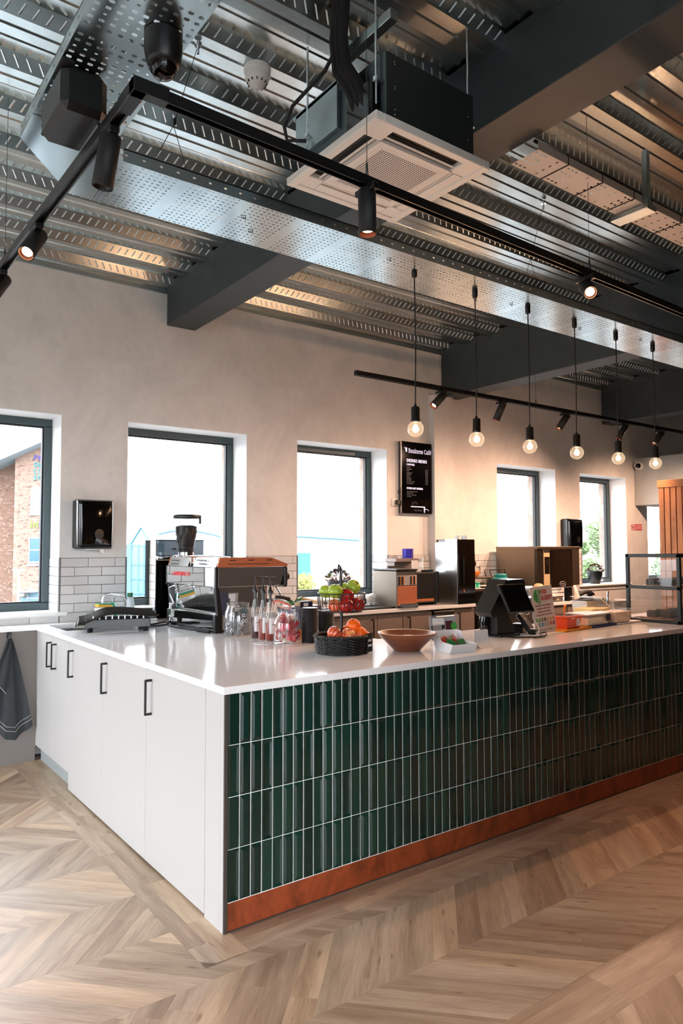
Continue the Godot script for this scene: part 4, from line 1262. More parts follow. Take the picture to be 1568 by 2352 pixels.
	r.seed = 12
	# the first columns of the photograph, then the tiler's own mixture: raised ones often in pairs
	var first := [[0, 2, 0, 2], [1, 1, 1, 1], [1, 1, 0, 1], [0, 2, 2, 0], [2, 0, 0, 2], [1, 1, 1, 1], [1, 1, 1, 1], [0, 2, 0, 0], [2, 0, 2, 2], [1, 1, 1, 1], [1, 1, 1, 1], [2, 0, 2, 0], [0, 0, 0, 2], [1, 1, 0, 1], [1, 1, 1, 1], [0, 2, 0, 0], [2, 0, 2, 2], [1, 1, 1, 1], [1, 1, 1, 1], [2, 2, 0, 0], [0, 0, 2, 2], [1, 1, 1, 1], [1, 1, 1, 1]]
	var rest := Sh.new()
	var n := 0
	for c in 125:
		for row in 4:
			var kind: int
			if c < first.size(): kind = first[c][row]
			else:
				var ph: int = (c + [0, 0, 1, 1][row] + (1 if r.randi() % 5 == 0 else 0)) % 4
				kind = 1 if ph < 2 else (0 if ph == 2 else 2)
				if r.randf() < 0.12: kind = r.randi() % 3
			var at := Vector3(0.0185 + c * 0.0509 + TW / 2, 0.1165 + (3 - row) * 0.2028 + TH / 2, 0.0)
			if n < 312 and c < 78:
				n += 1
				var tl := put("tile", meshes[kind], M["bar_tile_%d" % (r.randi() % 4)], bar, Transform3D(Basis(Vector3.RIGHT, r.randf_range(-0.004, 0.004)) * Basis(Vector3.UP, r.randf_range(-0.012, 0.012)), at))
			else:
				var sh: Sh = shapes[kind]
				for i in sh.v.size(): rest.v.append(sh.v[i] + at)
				rest.n.append_array(sh.n)
				rest.uv.append_array(sh.uv)
	obj("far_tiles", rest, M.bar_tile_0, bar).set_meta("kind", "stuff")
	# counter along the window wall
	var bw := thing("back_worktop", "pale worktop along the window wall behind the bar", "worktop", Vector3.ZERO)
	obj("slab", Sh.new().bx(1.45, 4.06, 0.925, TOP, -3.066, -2.43, 0.002), M.quartz, bw)
	var bl := ["taupe cabinet under the back worktop, left one with a black handle", "taupe cabinet under the back worktop, second with a black handle", "taupe cabinet under the back worktop below the slim drinks machine"]
	var bx := [[2.30, 3.10], [3.105, 3.47], [3.76, 4.06]]
	for i in 3:
		var o := thing("back_cabinet", bl[i], "cabinet", Vector3(bx[i][0], 0, -2.45))
		var W: float = bx[i][1] - bx[i][0]
		obj("body", Sh.new().bx(0, W, 0.1, 0.925, -0.6, -0.02), M.taupe, o)
		var xs := [0.0, W * 0.62, W] if i == 0 else [0.0, W]
		for k in xs.size() - 1:
			var d := obj("door", Sh.new().bx(xs[k] + 0.002, xs[k + 1] - 0.002, 0.11, 0.905, -0.02, 0.0, 0.001), M.taupe, o)
			if not (i == 0 and k == 1): handle(d, Vector3(xs[k] + (0.43 if i == 0 else 0.06), 0.79, 0), Vector3.UP, Vector3.BACK, 0.17)
		obj("plinth", Sh.new().bx(0, W, 0.0, 0.1, -0.07, -0.05), M.black_matt, o)
	obj("side_panel", Sh.new().bx(-0.03, -0.002, 0, 0.925, -0.6, 0.0), M.cabinet_grey, get_node("back_cabinet"))
	var uf := thing("undercounter_fridge", "dark undercounter fridge with steel door between the taupe cabinets", "fridge", Vector3(3.475, 0, -2.46))
	obj("body", Sh.new().bx(0, 0.28, 0.03, 0.92, -0.58, 0.0), M.black_satin, uf)
	obj("door", Sh.new().bx(0.01, 0.275, 0.12, 0.905, 0.0, 0.03, 0.004), M.dark_steel, uf)
	obj("handle", Sh.new().bx(0.02, 0.26, 0.84, 0.86, 0.03, 0.05, 0.004), M.steel, uf)
	# lower right-hand counter with the oven
	var rw := thing("oven_counter", "taupe counter carrying the oven at the right of the window wall", "counter", Vector3(4.95, 0, -2.43))
	obj("slab", Sh.new().bx(-0.03, 1.26, 0.875, 0.908, -0.63, 0.0, 0.002), M.quartz, rw)
	obj("body", Sh.new().bx(0, 1.23, 0.0, 0.875, -0.6, -0.03), M.taupe, rw)
	for k in 2: obj("door", Sh.new().bx(0.01 + k * 0.61, 0.60 + k * 0.62, 0.06, 0.86, -0.03, -0.012, 0.001), M.taupe, rw)
	# steel prep table in the gap
	var pt := thing("prep_table", "steel table in the gap between slim drinks machine and oven", "table", Vector3(4.48, 0, -2.70))
	obj("top", Sh.new().bx(-0.41, 0.39, 1.07, 1.10, -0.3, 0.22, 0.004), M.steel_brushed, pt)
	obj("shelf", Sh.new().bx(-0.05, 0.39, 1.185, 1.20, -0.3, -0.05, 0.003), M.steel_brushed, pt)
	for q in [[-0.4, 0.19], [0.37, 0.19], [-0.4, -0.27], [0.37, -0.27]]: obj("leg", Sh.new().bx(q[0] - 0.018, q[0] + 0.018, 0, 1.07 if q[1] > 0 else 1.2, q[1] - 0.018, q[1] + 0.018, 0.003), M.steel_brushed, pt)
	obj("back_panel", Sh.new().bx(-0.4, 0.4, 0.1, 1.06, -0.29, -0.27), M.dark_steel, pt)
	# slatted oak screen
	var sc := thing("slat_screen", "upright oak slat screen with a top rail at the right edge", "screen", Vector3(6.5, 0, -1.86))
	obj("backing", Sh.new().bx(0.012, 0.035, 0.0, 2.28, 0.0, 2.6), M.slat_gap, sc)
	for k in 36:
		var z := 0.012 + k * 0.0705
		var st := Sh.new().box(Vector3(0, 0, 0), Vector3(2.2, 0.06, 0.024), 0.002)
		for i in st.uv.size(): st.uv[i] = Vector2(st.uv[i].x / 1.5 + k * 0.371, st.uv[i].y / 0.5 + k * 0.17)
		obj("slat", st, M.slat_oak, sc, Transform3D(Basis(Vector3.UP, Vector3(0, 0, 1), Vector3.RIGHT), Vector3(0.0, 1.1, z + 0.03)))
	obj("top_rail", Sh.new().bx(-0.016, 0.036, 2.2, 2.285, -0.004, 2.6, 0.003), M.slat_oak, sc)

# ---------------------------------------------------------------- on the peninsula
func build_peninsula() -> void:
	# towel on its hook
	var hk := thing("towel_hook", "small black hook under the left ledge holding the towel", "hook", Vector3(-0.19, 0.905, -2.904))
	obj("plate", Sh.new().box(Vector3(0, 0, 0.004), Vector3(0.034, 0.045, 0.008), 0.002), M.black_satin, hk)
	obj("peg", Sh.new().tube([Vector3(0, 0, 0.006), Vector3(0, -0.014, 0.028), Vector3(0, -0.004, 0.04)], 0.005, 8), M.black_satin, hk)
	var tw := thing("towel", "charcoal towel with pale edge stripe hanging from the hook at left", "towel", Vector3(-0.19, 0.885, -2.868))
	var grid := []
	var stripe := []
	for i in 25:
		var t := i / 24.0
		var w := lerpf(0.012, 0.125, pow(t, 0.8))
		var row := []
		for j in 17:
			var u := j / 16.0 * 2.0 - 1.0
			var bottom := 0.30 + 0.30 * (1.0 - absf(u - 0.1)) + 0.10 * maxf(0, u)
			var y := -t * (0.42 + bottom * 0.48)
			row.append(Vector3(u * w + 0.045 * t * (1.0 if u > 0 else -0.2) - 0.01 * t, y, 0.016 * sin(u * 7.0 + t * 1.5) * (0.35 + t) - 0.004))
		grid.append(row)
	obj("cloth", Sh.new().sheet(grid, Vector3.BACK), M.towel, tw)
	for k in [21, 22]:
		var pts := []
		for q in grid[k]: pts.append(q + Vector3(0, 0, 0.002))
		obj("stripe", Sh.new().tube(pts, 0.0022, 5), M.towel_stripe, tw)
	obj("hanging_loop", Sh.new().tube([Vector3(-0.006, 0.0, 0), Vector3(-0.004, 0.022, 0), Vector3(0.004, 0.022, 0), Vector3(0.006, 0, 0)], 0.002, 5), M.towel_stripe, tw)
	var fold := []
	for i in 15:
		var t := i / 14.0
		var row := []
		for j in 7:
			var u := j / 6.0 * 2.0 - 1.0
			row.append(Vector3(u * lerpf(0.01, 0.05, t) - 0.07 * t, -0.02 - t * (0.30 + 0.06 * u), 0.024 + 0.01 * sin(u * 4.0)))
		fold.append(row)
	obj("fold", Sh.new().sheet(fold, Vector3.BACK), M.towel, tw)
	obj("stripe", Sh.new().tube(fold[14], 0.0022, 5), M.towel_stripe, tw)
	# black drainer rack with a ribbed tray
	var rk := thing("drainer_rack", "charcoal plastic dish drainer with ribbed grey tray over the sink edge", "dish rack", Vector3(0.40, TOP, -2.40), -0.30)
	var W := 0.21
	var D := 0.26
	obj("body", Sh.new().bx(-W, W, 0.032, 0.086, D - 0.012, D, 0.004).bx(-W, W, 0.032, 0.06, -D, -D + 0.012, 0.004).bx(W - 0.012, W, 0.032, 0.086, -D, D, 0.004).bx(-W, -W + 0.012, 0.032, 0.07, -D, D, 0.004).bx(-W, W, 0.030, 0.038, -D, D), M.pot_dark, rk)
	for q in [[-W + 0.035, D - 0.02], [W - 0.03, D - 0.02], [-W + 0.035, -D + 0.03], [W - 0.03, -D + 0.03]]:
		obj("foot", Sh.new().lathe([Vector2(0.0, 0.0), Vector2(0.017, 0.0), Vector2(0.022, 0.035), Vector2(0.0, 0.035)], 14, Transform3D(Basis.IDENTITY, Vector3(q[0], 0, q[1]))), M.pot_dark, rk)
	var prof := func(x: float) -> float:   # height of the wavy tray along x
		var t := (x + 0.25) / 0.5
		return 0.058 + 0.062 * smoothstep(0.0, 0.42, t) - 0.018 * smoothstep(0.5, 1.0, t)
	for k in 24:
		var z := -D + 0.012 + k * (2 * D - 0.024) / 23.0
		var pts := []
		for i in 15:
			var x := -0.245 + 0.5 * i / 14.0
			pts.append(Vector3(x, prof.call(x), z))
		obj("tray_rib", Sh.new().tube(pts, 0.0052, 5), M.rubber if k % 2 == 1 else M.dark_steel, rk)
	for z in [-D - 0.004, D + 0.004]:
		var g := []
		for i in 15:
			var x := -0.25 + 0.515 * i / 14.0
			g.append([Vector3(x, prof.call(x) + 0.006, z - 0.008), Vector3(x, prof.call(x) + 0.009, z), Vector3(x, prof.call(x) - 0.004, z + 0.008)])
		obj("tray_rim", Sh.new().sheet(g, Vector3(0, 1, 0.3)), M.dark_steel, rk)
	var pg := Sh.new()
	for k in 9: pg.bx(-W + 0.05 + k * 0.04, -W + 0.058 + k * 0.04, 0.086, 0.108, D - 0.012, D - 0.004)
	obj("peg", pg, M.sill_white, rk)
	var ft := []
	for i in 3:
		var x := -0.25 - i * 0.012
		ft.append([Vector3(x, 0.06 - i * 0.012, -0.02), Vector3(x, 0.06 - i * 0.012, D)])
	obj("spout", Sh.new().sheet(ft, Vector3(-1, 1, 0)).bx(-0.27, -0.2, 0.03, 0.056, 0.05, D, 0.004), M.dark_steel, rk)
	# tap
	var tp := thing("tap", "chrome swan-neck tap behind the drainer rack", "tap", Vector3(0.63, TOP, -2.86))
	obj("spout", Sh.new().tube([Vector3(0, 0.05, 0), Vector3(0, 0.15, 0), Vector3(-0.012, 0.178, 0), Vector3(-0.035, 0.19, 0.002), Vector3(-0.12, 0.21, 0.004), Vector3(-0.152, 0.21, 0.005), Vector3(-0.172, 0.195, 0.005), Vector3(-0.18, 0.165, 0.005), Vector3(-0.18, 0.142, 0.005)], 0.0085, 12), M.chrome, tp)
	obj("body", Sh.new().lathe([Vector2(0.0, 0.0), Vector2(0.026, 0.0), Vector2(0.024, 0.012), Vector2(0.014, 0.02), Vector2(0.013, 0.07), Vector2(0.009, 0.075), Vector2(0, 0.075)], 20), M.chrome, tp)
	obj("lever", Sh.new().tube([Vector3(0.01, 0.05, 0.005), Vector3(0.04, 0.07, 0.02)], 0.006, 8), M.chrome, tp)
	# sponge dish
	var sd := thing("soap_dish", "white oval dish behind the drainer rack", "dish", Vector3(0.495, 1.03, -2.93))
	var oval := Transform3D(Basis.from_scale(Vector3(1.9, 1, 0.8)), Vector3.ZERO)
	obj("bowl", Sh.new().lathe([Vector2(0.0, 0.0), Vector2(0.035, 0.0), Vector2(0.042, 0.012), Vector2(0.044, 0.034), Vector2(0.041, 0.034), Vector2(0.037, 0.014), Vector2(0.0, 0.012)], 28, oval), M.sill_white, sd)
	obj("foot", Sh.new().bx(-0.06, 0.06, -0.073, 0.0, -0.028, 0.028, 0.006), M.sill_white, sd)
	var sp := thing("sponge", "yellow sponge with green scouring side lying in the white dish", "sponge", Vector3(0.485, 1.062, -2.925), 0.15)
	obj("foam", Sh.new().box(Vector3(0, 0, 0), Vector3(0.125, 0.024, 0.06), 0.006, Transform3D(Basis(Vector3.BACK, -0.1), Vector3(0, 0.012, 0))), M.yellow_sponge, sp)
	obj("scourer", Sh.new().box(Vector3(0.004, 0.016, 0), Vector3(0.12, 0.009, 0.06), 0.003, Transform3D(Basis(Vector3.BACK, -0.1), Vector3(0, 0.012, 0))), M.green_scourer, sp)
	var pm := thing("soap_dispenser", "small clear soap bottle with white pump beside the sponge", "soap dispenser", Vector3(0.565, TOP, -2.965))
	obj("bottle", Sh.new().lathe([Vector2(0.0, 0.0), Vector2(0.028, 0.0), Vector2(0.03, 0.1), Vector2(0.016, 0.125), Vector2(0.012, 0.14), Vector2(0, 0.14)], 18), M.mint, pm)
	obj("pump", Sh.new().tube([Vector3(0, 0.14, 0), Vector3(0, 0.18, 0)], 0.005, 8).bx(-0.028, 0.016, 0.178, 0.188, -0.008, 0.008, 0.003), M.white_plastic, pm)
	var db := thing("detergent_bottle", "tall pale bottle with green cap right of the tap", "bottle", Vector3(0.690, TOP, -2.93))
	obj("body", Sh.new().lathe([Vector2(0.0, 0.0), Vector2(0.033, 0.0), Vector2(0.035, 0.01), Vector2(0.035, 0.12), Vector2(0.028, 0.15), Vector2(0.02, 0.178), Vector2(0.0, 0.178)], 20), M.detergent_white, db)
	obj("cap", Sh.new().lathe([Vector2(0.0, 0.178), Vector2(0.022, 0.178), Vector2(0.021, 0.212), Vector2(0.0, 0.212)], 18), M.bottle_green, db)
	var bx := thing("black_box", "small black box on a white foot beside the drainer rack", "box", Vector3(0.80, TOP, -2.78), -0.3)
	obj("body", Sh.new().box(Vector3(0, 0.045, 0), Vector3(0.085, 0.055, 0.04), 0.003), M.black_satin, bx)
	obj("foot", Sh.new().bx(-0.06, 0.05, 0.0, 0.018, -0.03, 0.03, 0.004), M.sill_white, bx)
	# hot drinks brewer: mirror side, smoked hopper
	var br := thing("coffee_brewer", "tall black coffee brewer with mirror steel side and smoked top, left of the espresso machine", "coffee machine", Vector3(0.86, TOP, -2.84))
	obj("body", Sh.new().bx(0.006, 0.41, 0.0, 0.46, -0.21, 0.0, 0.004), M.black_gloss, br)
	obj("side_panel", Sh.new().bx(-0.004, 0.006, 0.0, 0.62, -0.21, 0.004, 0.001), M.mirror_steel, br)
	obj("steel_band", Sh.new().bx(0.006, 0.41, 0.46, 0.498, -0.205, 0.006, 0.006), M.chrome, br)
	obj("hopper", Sh.new().bx(0.008, 0.41, 0.498, 0.618, -0.205, 0.002, 0.003), M.smoke_glass, br)
	obj("lid", Sh.new().bx(-0.004, 0.414, 0.617, 0.624, -0.212, 0.008, 0.002), M.black_satin, br)
	obj("badge", Sh.new().bx(0.13, 0.17, 0.545, 0.557, 0.002, 0.004), M.chrome, br)
	# grinder behind the espresso machine
	var gr := thing("coffee_grinder", "coffee grinder with clear bean hopper standing behind the espresso machine", "coffee grinder", Vector3(1.025, TOP, -2.64))
	gr.scale = Vector3(0.86, 1, 0.86)
	obj("body", Sh.new().bx(-0.09, 0.09, 0.0, 0.47, -0.11, 0.11, 0.012), M.dark_steel, gr)
	obj("collar", Sh.new().lathe([Vector2(0.0, 0.47), Vector2(0.118, 0.47), Vector2(0.122, 0.476), Vector2(0.122, 0.498), Vector2(0.118, 0.503), Vector2(0.072, 0.503), Vector2(0.07, 0.525), Vector2(0.0, 0.525)], 36), M.chrome, gr)
	obj("neck", Sh.new().lathe([Vector2(0.0, 0.522), Vector2(0.066, 0.522), Vector2(0.066, 0.552), Vector2(0.072, 0.558), Vector2(0, 0.558)], 30), M.black_satin, gr)
	var hp := obj("hopper", Sh.new().lathe([Vector2(0.070, 0.556), Vector2(0.078, 0.585), Vector2(0.098, 0.68), Vector2(0.112, 0.79)], 36), M.hopper_plastic, gr)
	obj("lid", Sh.new().lathe([Vector2(0.0, 0.788), Vector2(0.118, 0.788), Vector2(0.121, 0.793), Vector2(0.121, 0.812), Vector2(0.116, 0.817), Vector2(0.0, 0.818)], 36).box(Vector3(0.11, 0.78, 0.055), Vector3(0.02, 0.07, 0.02), 0.004), M.pot_dark, gr)
	var bs := Sh.new()
	bs.lathe([Vector2(0.0, 0.560), Vector2(0.063, 0.560), Vector2(0.071, 0.587), Vector2(0.091, 0.68), Vector2(0.096, 0.725), Vector2(0.06, 0.735), Vector2(0.0, 0.738)], 30)
	for k in 260:
		var a := rng.randf() * TAU
		var y := rng.randf_range(0.60, 0.735)
		var rr: float = (0.080 + (y - 0.6) * 0.17) if y < 0.722 else sqrt(rng.randf()) * 0.095
		bs.lathe([Vector2(0, -0.004), Vector2(0.0035, -0.002), Vector2(0.0035, 0.002), Vector2(0, 0.004)], 5, Transform3D(Basis.from_euler(Vector3(rng.randf() * 6, rng.randf() * 6, 0)), Vector3(cos(a) * rr, y, sin(a) * rr)))
	obj("beans", bs, M.bean, gr).set_meta("kind", "stuff")

func build_espresso() -> void:
	var e := thing("espresso_machine", "polished steel espresso machine with red lettering on its back panel", "espresso machine", Vector3(0.79, TOP, -1.66))
	# local: x into the bar, -z along the machine, back panel at x = 0
	var L := 0.80
	var D := 0.555
	# upper body
	obj("back_panel", Sh.new().bx(0.0, 0.012, 0.298, 0.428, -L + 0.004, -0.022, 0.004), M.mirror_steel, e)
	obj("upper_body", Sh.new().bx(0.012, D - 0.03, 0.296, 0.424, -L + 0.01, -0.012), M.dark_steel, e)
	obj("side_panel", Sh.new().bx(0.018, D - 0.035, 0.298, 0.426, -0.012, 0.001, 0.002), M.mirror_steel, e)
	obj("side_panel", Sh.new().bx(0.018, D - 0.035, 0.298, 0.426, -L - 0.001, -L + 0.012, 0.002), M.mirror_steel, e)
	obj("corner_post", Sh.new().bx(-0.004, 0.02, 0.288, 0.43, -0.022, 0.004, 0.004).bx(-0.004, 0.02, 0.288, 0.43, -L - 0.004, -L + 0.010, 0.004), M.black_satin, e)
	obj("front_cap", Sh.new().bx(D - 0.035, D, 0.285, 0.432, -L, 0.004, 0.012), M.black_satin, e)
	obj("knob", Sh.new().lathe([Vector2(0.0, 0.0), Vector2(0.03, 0.0), Vector2(0.034, 0.012), Vector2(0.028, 0.03), Vector2(0.0, 0.032)], 24, along(Vector3.RIGHT, Vector3(D - 0.002, 0.36, -0.05))), M.black_satin, e)
	# sloping cup-warmer rim with slots
	var rm := Sh.new()
	for q in [[-L + 0.02, -L + 0.36], [-L + 0.44, -0.01]]:
		rm.face([Vector3(0.005, 0.428, q[0]), Vector3(0.005, 0.428, q[1]), Vector3(0.028, 0.492, q[1] - 0.004), Vector3(0.028, 0.492, q[0] + 0.004)], Vector3(-1, 0.4, 0))
		rm.face([Vector3(0.028, 0.492, q[0] + 0.004), Vector3(0.028, 0.492, q[1] - 0.004), Vector3(0.036, 0.492, q[1] - 0.004), Vector3(0.036, 0.492, q[0] + 0.004)], Vector3.UP)
		rm.face([Vector3(0.005, 0.428, q[0]), Vector3(0.028, 0.492, q[0] + 0.004), Vector3(0.036, 0.492, q[0] + 0.004), Vector3(0.036, 0.428, q[0])], Vector3(0, 0, -1))
	rm.bx(0.02, 0.04, 0.428, 0.49, -L + 0.36, -L + 0.38).bx(0.02, 0.04, 0.428, 0.49, -L + 0.42, -L + 0.44)
	obj("back_rim", rm, M.steel, e)
	var sr := Sh.new()
	sr.prism(PackedVector2Array([Vector2(0.01, 0.428), Vector2(D - 0.004, 0.428), Vector2(D - 0.004, 0.445), Vector2(D - 0.14, 0.492), Vector2(0.03, 0.492)]), -0.008, 0.0)
	obj("side_rim", sr, M.copper_tint, e)
	var sr2 := Sh.new().prism(PackedVector2Array([Vector2(0.01, 0.428), Vector2(D - 0.004, 0.428), Vector2(D - 0.004, 0.445), Vector2(D - 0.14, 0.492), Vector2(0.03, 0.492)]), -L, -L + 0.006)
	obj("side_rim", sr2, M.copper_tint, e)
	var sl := Sh.new()
	for k in 5: sl.bx(0.006, 0.009, 0.47, 0.476, -0.30 + k * 0.032, -0.28 + k * 0.032)
	sl.bx(0.002, 0.006, 0.447, 0.452, -0.26, -0.15)
	for k in 3: sl.bx(0.10 + k * 0.14, 0.145 + k * 0.14, 0.470, 0.476, -0.001, 0.0015)
	sl.bx(0.09, 0.40, 0.446, 0.45, -0.001, 0.0015)
	for k in 4: sl.bx(0.006, 0.009, 0.465, 0.471, -0.72 + k * 0.035, -0.70 + k * 0.035)
	sl.bx(0.002, 0.006, 0.442, 0.447, -0.72, -0.60)
	obj("slot", sl, M.slot_dark, e)
	obj("cup_tray", Sh.new().bx(0.03, D - 0.1, 0.45, 0.456, -L + 0.01, -0.01), M.steel, e)
	obj("cup_rail", Sh.new().tube([Vector3(0.12, 0.492, -0.02), Vector3(0.12, 0.50, -0.3), Vector3(0.12, 0.50, -0.6), Vector3(0.12, 0.492, -L + 0.02)], 0.005, 8), M.chrome, e)
	# lower body: leaning mirror panel, black corner legs, drip base
	var lo := Sh.new()
	lo.face([Vector3(0.022, 0.296, -0.03), Vector3(0.022, 0.296, -L + 0.03), Vector3(0.038, 0.115, -L + 0.05), Vector3(0.038, 0.115, -0.03)], Vector3.LEFT)
	obj("lower_panel", lo, M.mirror_steel, e)
	obj("lower_body", Sh.new().bx(0.06, D - 0.17, 0.1, 0.296, -L + 0.06, -0.045), M.dark_steel, e)
	var ls := Sh.new()
	ls.face([Vector3(0.03, 0.296, -0.035), Vector3(D - 0.15, 0.296, -0.035), Vector3(D - 0.15, 0.115, -0.035), Vector3(0.06, 0.115, -0.035)], Vector3.BACK)
	obj("lower_side", ls, M.mirror_steel, e)
	var base := obj("base", Sh.new().bx(0.012, D - 0.05, 0.018, 0.112, -L + 0.035, -0.03, 0.003), M.steel, e)
	obj("base_panel", Sh.new().bx(0.002, 0.012, 0.022, 0.118, -L + 0.035, -0.03, 0.002), M.mirror_steel, base)
	var cl := Sh.new()
	cl.prism(PackedVector2Array([Vector2(0.0, 0.295), Vector2(0.026, 0.295), Vector2(0.05, 0.11), Vector2(0.05, 0.0), Vector2(-0.002, 0.0), Vector2(-0.002, 0.11), Vector2(0.018, 0.12)]), -0.036, 0.0)
	obj("corner_leg", cl, M.black_satin, e)
	var c2 := Sh.new()
	c2.prism(PackedVector2Array([Vector2(0.0, 0.295), Vector2(0.026, 0.295), Vector2(0.05, 0.11), Vector2(0.05, 0.0), Vector2(-0.002, 0.0), Vector2(-0.002, 0.11), Vector2(0.018, 0.12)]), -L + 0.02, -L + 0.05)
	obj("corner_leg", c2, M.black_satin, e)
	for z in [-0.02, -L + 0.035]: obj("foot", Sh.new().bx(-0.006, 0.058, -0.0, 0.022, z - 0.024, z + 0.024, 0.004), M.black_satin, e)
	for z in [-0.05, -L + 0.05]: obj("front_leg", Sh.new().bx(D - 0.1, D - 0.06, 0.0, 0.02, z - 0.02, z + 0.02), M.black_satin, e)
	# steam wand, group heads and portafilter seen past the side
	for k in 2:
		var z := -0.22 - k * 0.32
		var g := obj("group_head", Sh.new().lathe([Vector2(0.0, 0.19), Vector2(0.036, 0.19), Vector2(0.04, 0.22), Vector2(0.04, 0.29), Vector2(0.0, 0.29)], 22, Transform3D(Basis.IDENTITY, Vector3(D - 0.10, 0, z))), M.chrome, e)
		obj("portafilter", Sh.new().lathe([Vector2(0.0, 0.16), Vector2(0.034, 0.162), Vector2(0.037, 0.192), Vector2(0.0, 0.195)], 20, Transform3D(Basis.IDENTITY, Vector3(D - 0.10, 0, z))).tube([Vector3(D - 0.07, 0.18, z + 0.01), Vector3(D + 0.02, 0.185, z + 0.05), Vector3(D + 0.055, 0.175, z + 0.06)], 0.013, 10), M.black_satin, g)
	obj("portafilter_handle", Sh.new().tube([Vector3(D - 0.10, 0.215, 0.0), Vector3(D - 0.06, 0.212, 0.01), Vector3(D - 0.012, 0.202, 0.015), Vector3(D + 0.0, 0.2, 0.015)], 0.016, 10), M.black_satin, e)
	obj("steam_wand", Sh.new().tube([Vector3(D - 0.06, 0.29, -0.07), Vector3(D - 0.03, 0.24, -0.06), Vector3(D - 0.02, 0.12, -0.05)], 0.006, 8), M.chrome, e)
	# little valve fittings reflected low on the back
	for y in [0.15, 0.062]:
		obj("valve", Sh.new().tube([Vector3(0.03, y, -L + 0.075), Vector3(0.0, y, -L + 0.08), Vector3(-0.012, y - 0.035, -L + 0.10)], 0.008, 8).lathe([Vector2(0.0, -0.012), Vector2(0.014, -0.008), Vector2(0.014, 0.008), Vector2(0.0, 0.012)], 10, Transform3D(Basis.IDENTITY, Vector3(0.0, y, -L + 0.085))), M.chrome, e)
	obj("hose", Sh.new().tube([Vector3(0.01, 0.285, -L + 0.12), Vector3(-0.01, 0.27, -L + 0.08), Vector3(-0.004, 0.22, -L + 0.07), Vector3(0.02, 0.16, -L + 0.08)], 0.006, 8), M.chrome, e)
	# raised red lettering
	text("LA MARZOCCO", 0.028, M.badge_red, e, Transform3D(Basis(Vector3(0, 0, 1), Vector3.UP, Vector3.LEFT), Vector3(-0.006, 0.375, -0.685)), true, "Droid Sans", "lettering", 1.05)
	var bb := Sh.new()
	bb.bx(-0.005, 0.0, 0.358, 0.392, -0.69, -0.39)
	# power cables trailing over the worktop
	var cb := thing("machine_cables", "black cables trailing on the worktop from the back of the espresso machine", "cable", Vector3(0.72, TOP, -2.2))
	obj("cable", Sh.new().tube([Vector3(0.17, 0.16, -0.32), Vector3(0.15, 0.08, -0.30), Vector3(0.10, 0.02, -0.27), Vector3(-0.02, 0.007, -0.24), Vector3(-0.12, 0.006, -0.19), Vector3(-0.13, 0.006, -0.13), Vector3(-0.04, 0.006, -0.11), Vector3(0.05, 0.008, -0.16), Vector3(0.09, 0.012, -0.2)], 0.006, 8), M.cable, cb)
	obj("cable", Sh.new().tube([Vector3(0.10, 0.02, -0.22), Vector3(0.02, 0.006, -0.08), Vector3(0.01, 0.006, 0.1), Vector3(0.03, 0.006, 0.28), Vector3(0.08, 0.007, 0.42)], 0.006, 8).tube([Vector3(0.12, 0.02, -0.20), Vector3(0.06, 0.006, 0.0), Vector3(0.045, 0.006, 0.25), Vector3(0.09, 0.006, 0.46)], 0.005, 8), M.cable, cb)
	obj("plug_tail", Sh.new().tube([Vector3(0.08, 0.012, 0.28), Vector3(0.02, 0.014, 0.38), Vector3(0.05, 0.01, 0.5)], 0.012, 8), M.rubber, cb)
	obj("cable_tag", Sh.new().box(Vector3(0.135, 0.06, -0.285), Vector3(0.012, 0.04, 0.004), 0.001), M.grey_print, cb)

# ---------------------------------------------------------------- on the bar
func apple(called: String, at: Vector3, d: float, m: Material, tilt: Vector3, label: String, group: String) -> void:
	var o := thing(called, label, "fruit", at, 0.0, group)
	var r := d * 0.5
	var pr := []
	for k in 19:
		var a := -PI / 2 + PI * k / 18.0
		var q := cos(a)
		var y := sin(a)
		y -= 0.22 * exp(-pow(q / 0.30, 2.0)) * signf(y)
		pr.append(Vector2(q * r * (1.0 + 0.05 * sin(a)), y * r * 0.93))
	pr[0].x = 0.0
	pr[18].x = 0.0
	var B := Transform3D(Basis.from_euler(tilt), Vector3.ZERO)
	obj("flesh", Sh.new().lathe(pr, 28, B), m, o)
	obj("stem", Sh.new().tube([B * Vector3(0, r * 0.66, 0), B * Vector3(r * 0.04, r * 0.85, 0), B * Vector3(r * 0.12, r * 1.02, 0)], r * 0.035, 6), M.stem_brown, o)

func orange(at: Vector3, d: float, tilt: Vector3, label: String) -> void:
	var o := thing("orange", label, "fruit", at, 0.0, "oranges in the wicker basket")
	var r := d * 0.5
	var pr := []
	for k in 17:
		var a := -PI / 2 + PI * k / 16.0
		pr.append(Vector2(cos(a) * r, sin(a) * r * 0.95 - (0.05 * r if k == 16 else 0.0)))
	pr[0].x = 0.0
	pr[16].x = 0.0
	var B := Transform3D(Basis.from_euler(tilt), Vector3.ZERO)
	obj("peel", Sh.new().lathe(pr, 28, B), M.orange_peel, o)
	obj("stem_scar", Sh.new().lathe([Vector2(0.004, r * 0.915), Vector2(0.002, r * 0.935), Vector2(0, r * 0.935)], 8, B), M.stem_brown, o)

func ring_pts(r: float, y: float, n: int) -> Array:
	var p := []
	for k in n: p.append(Vector3(cos(TAU * k / n) * r, y, sin(TAU * k / n) * r))
	return p

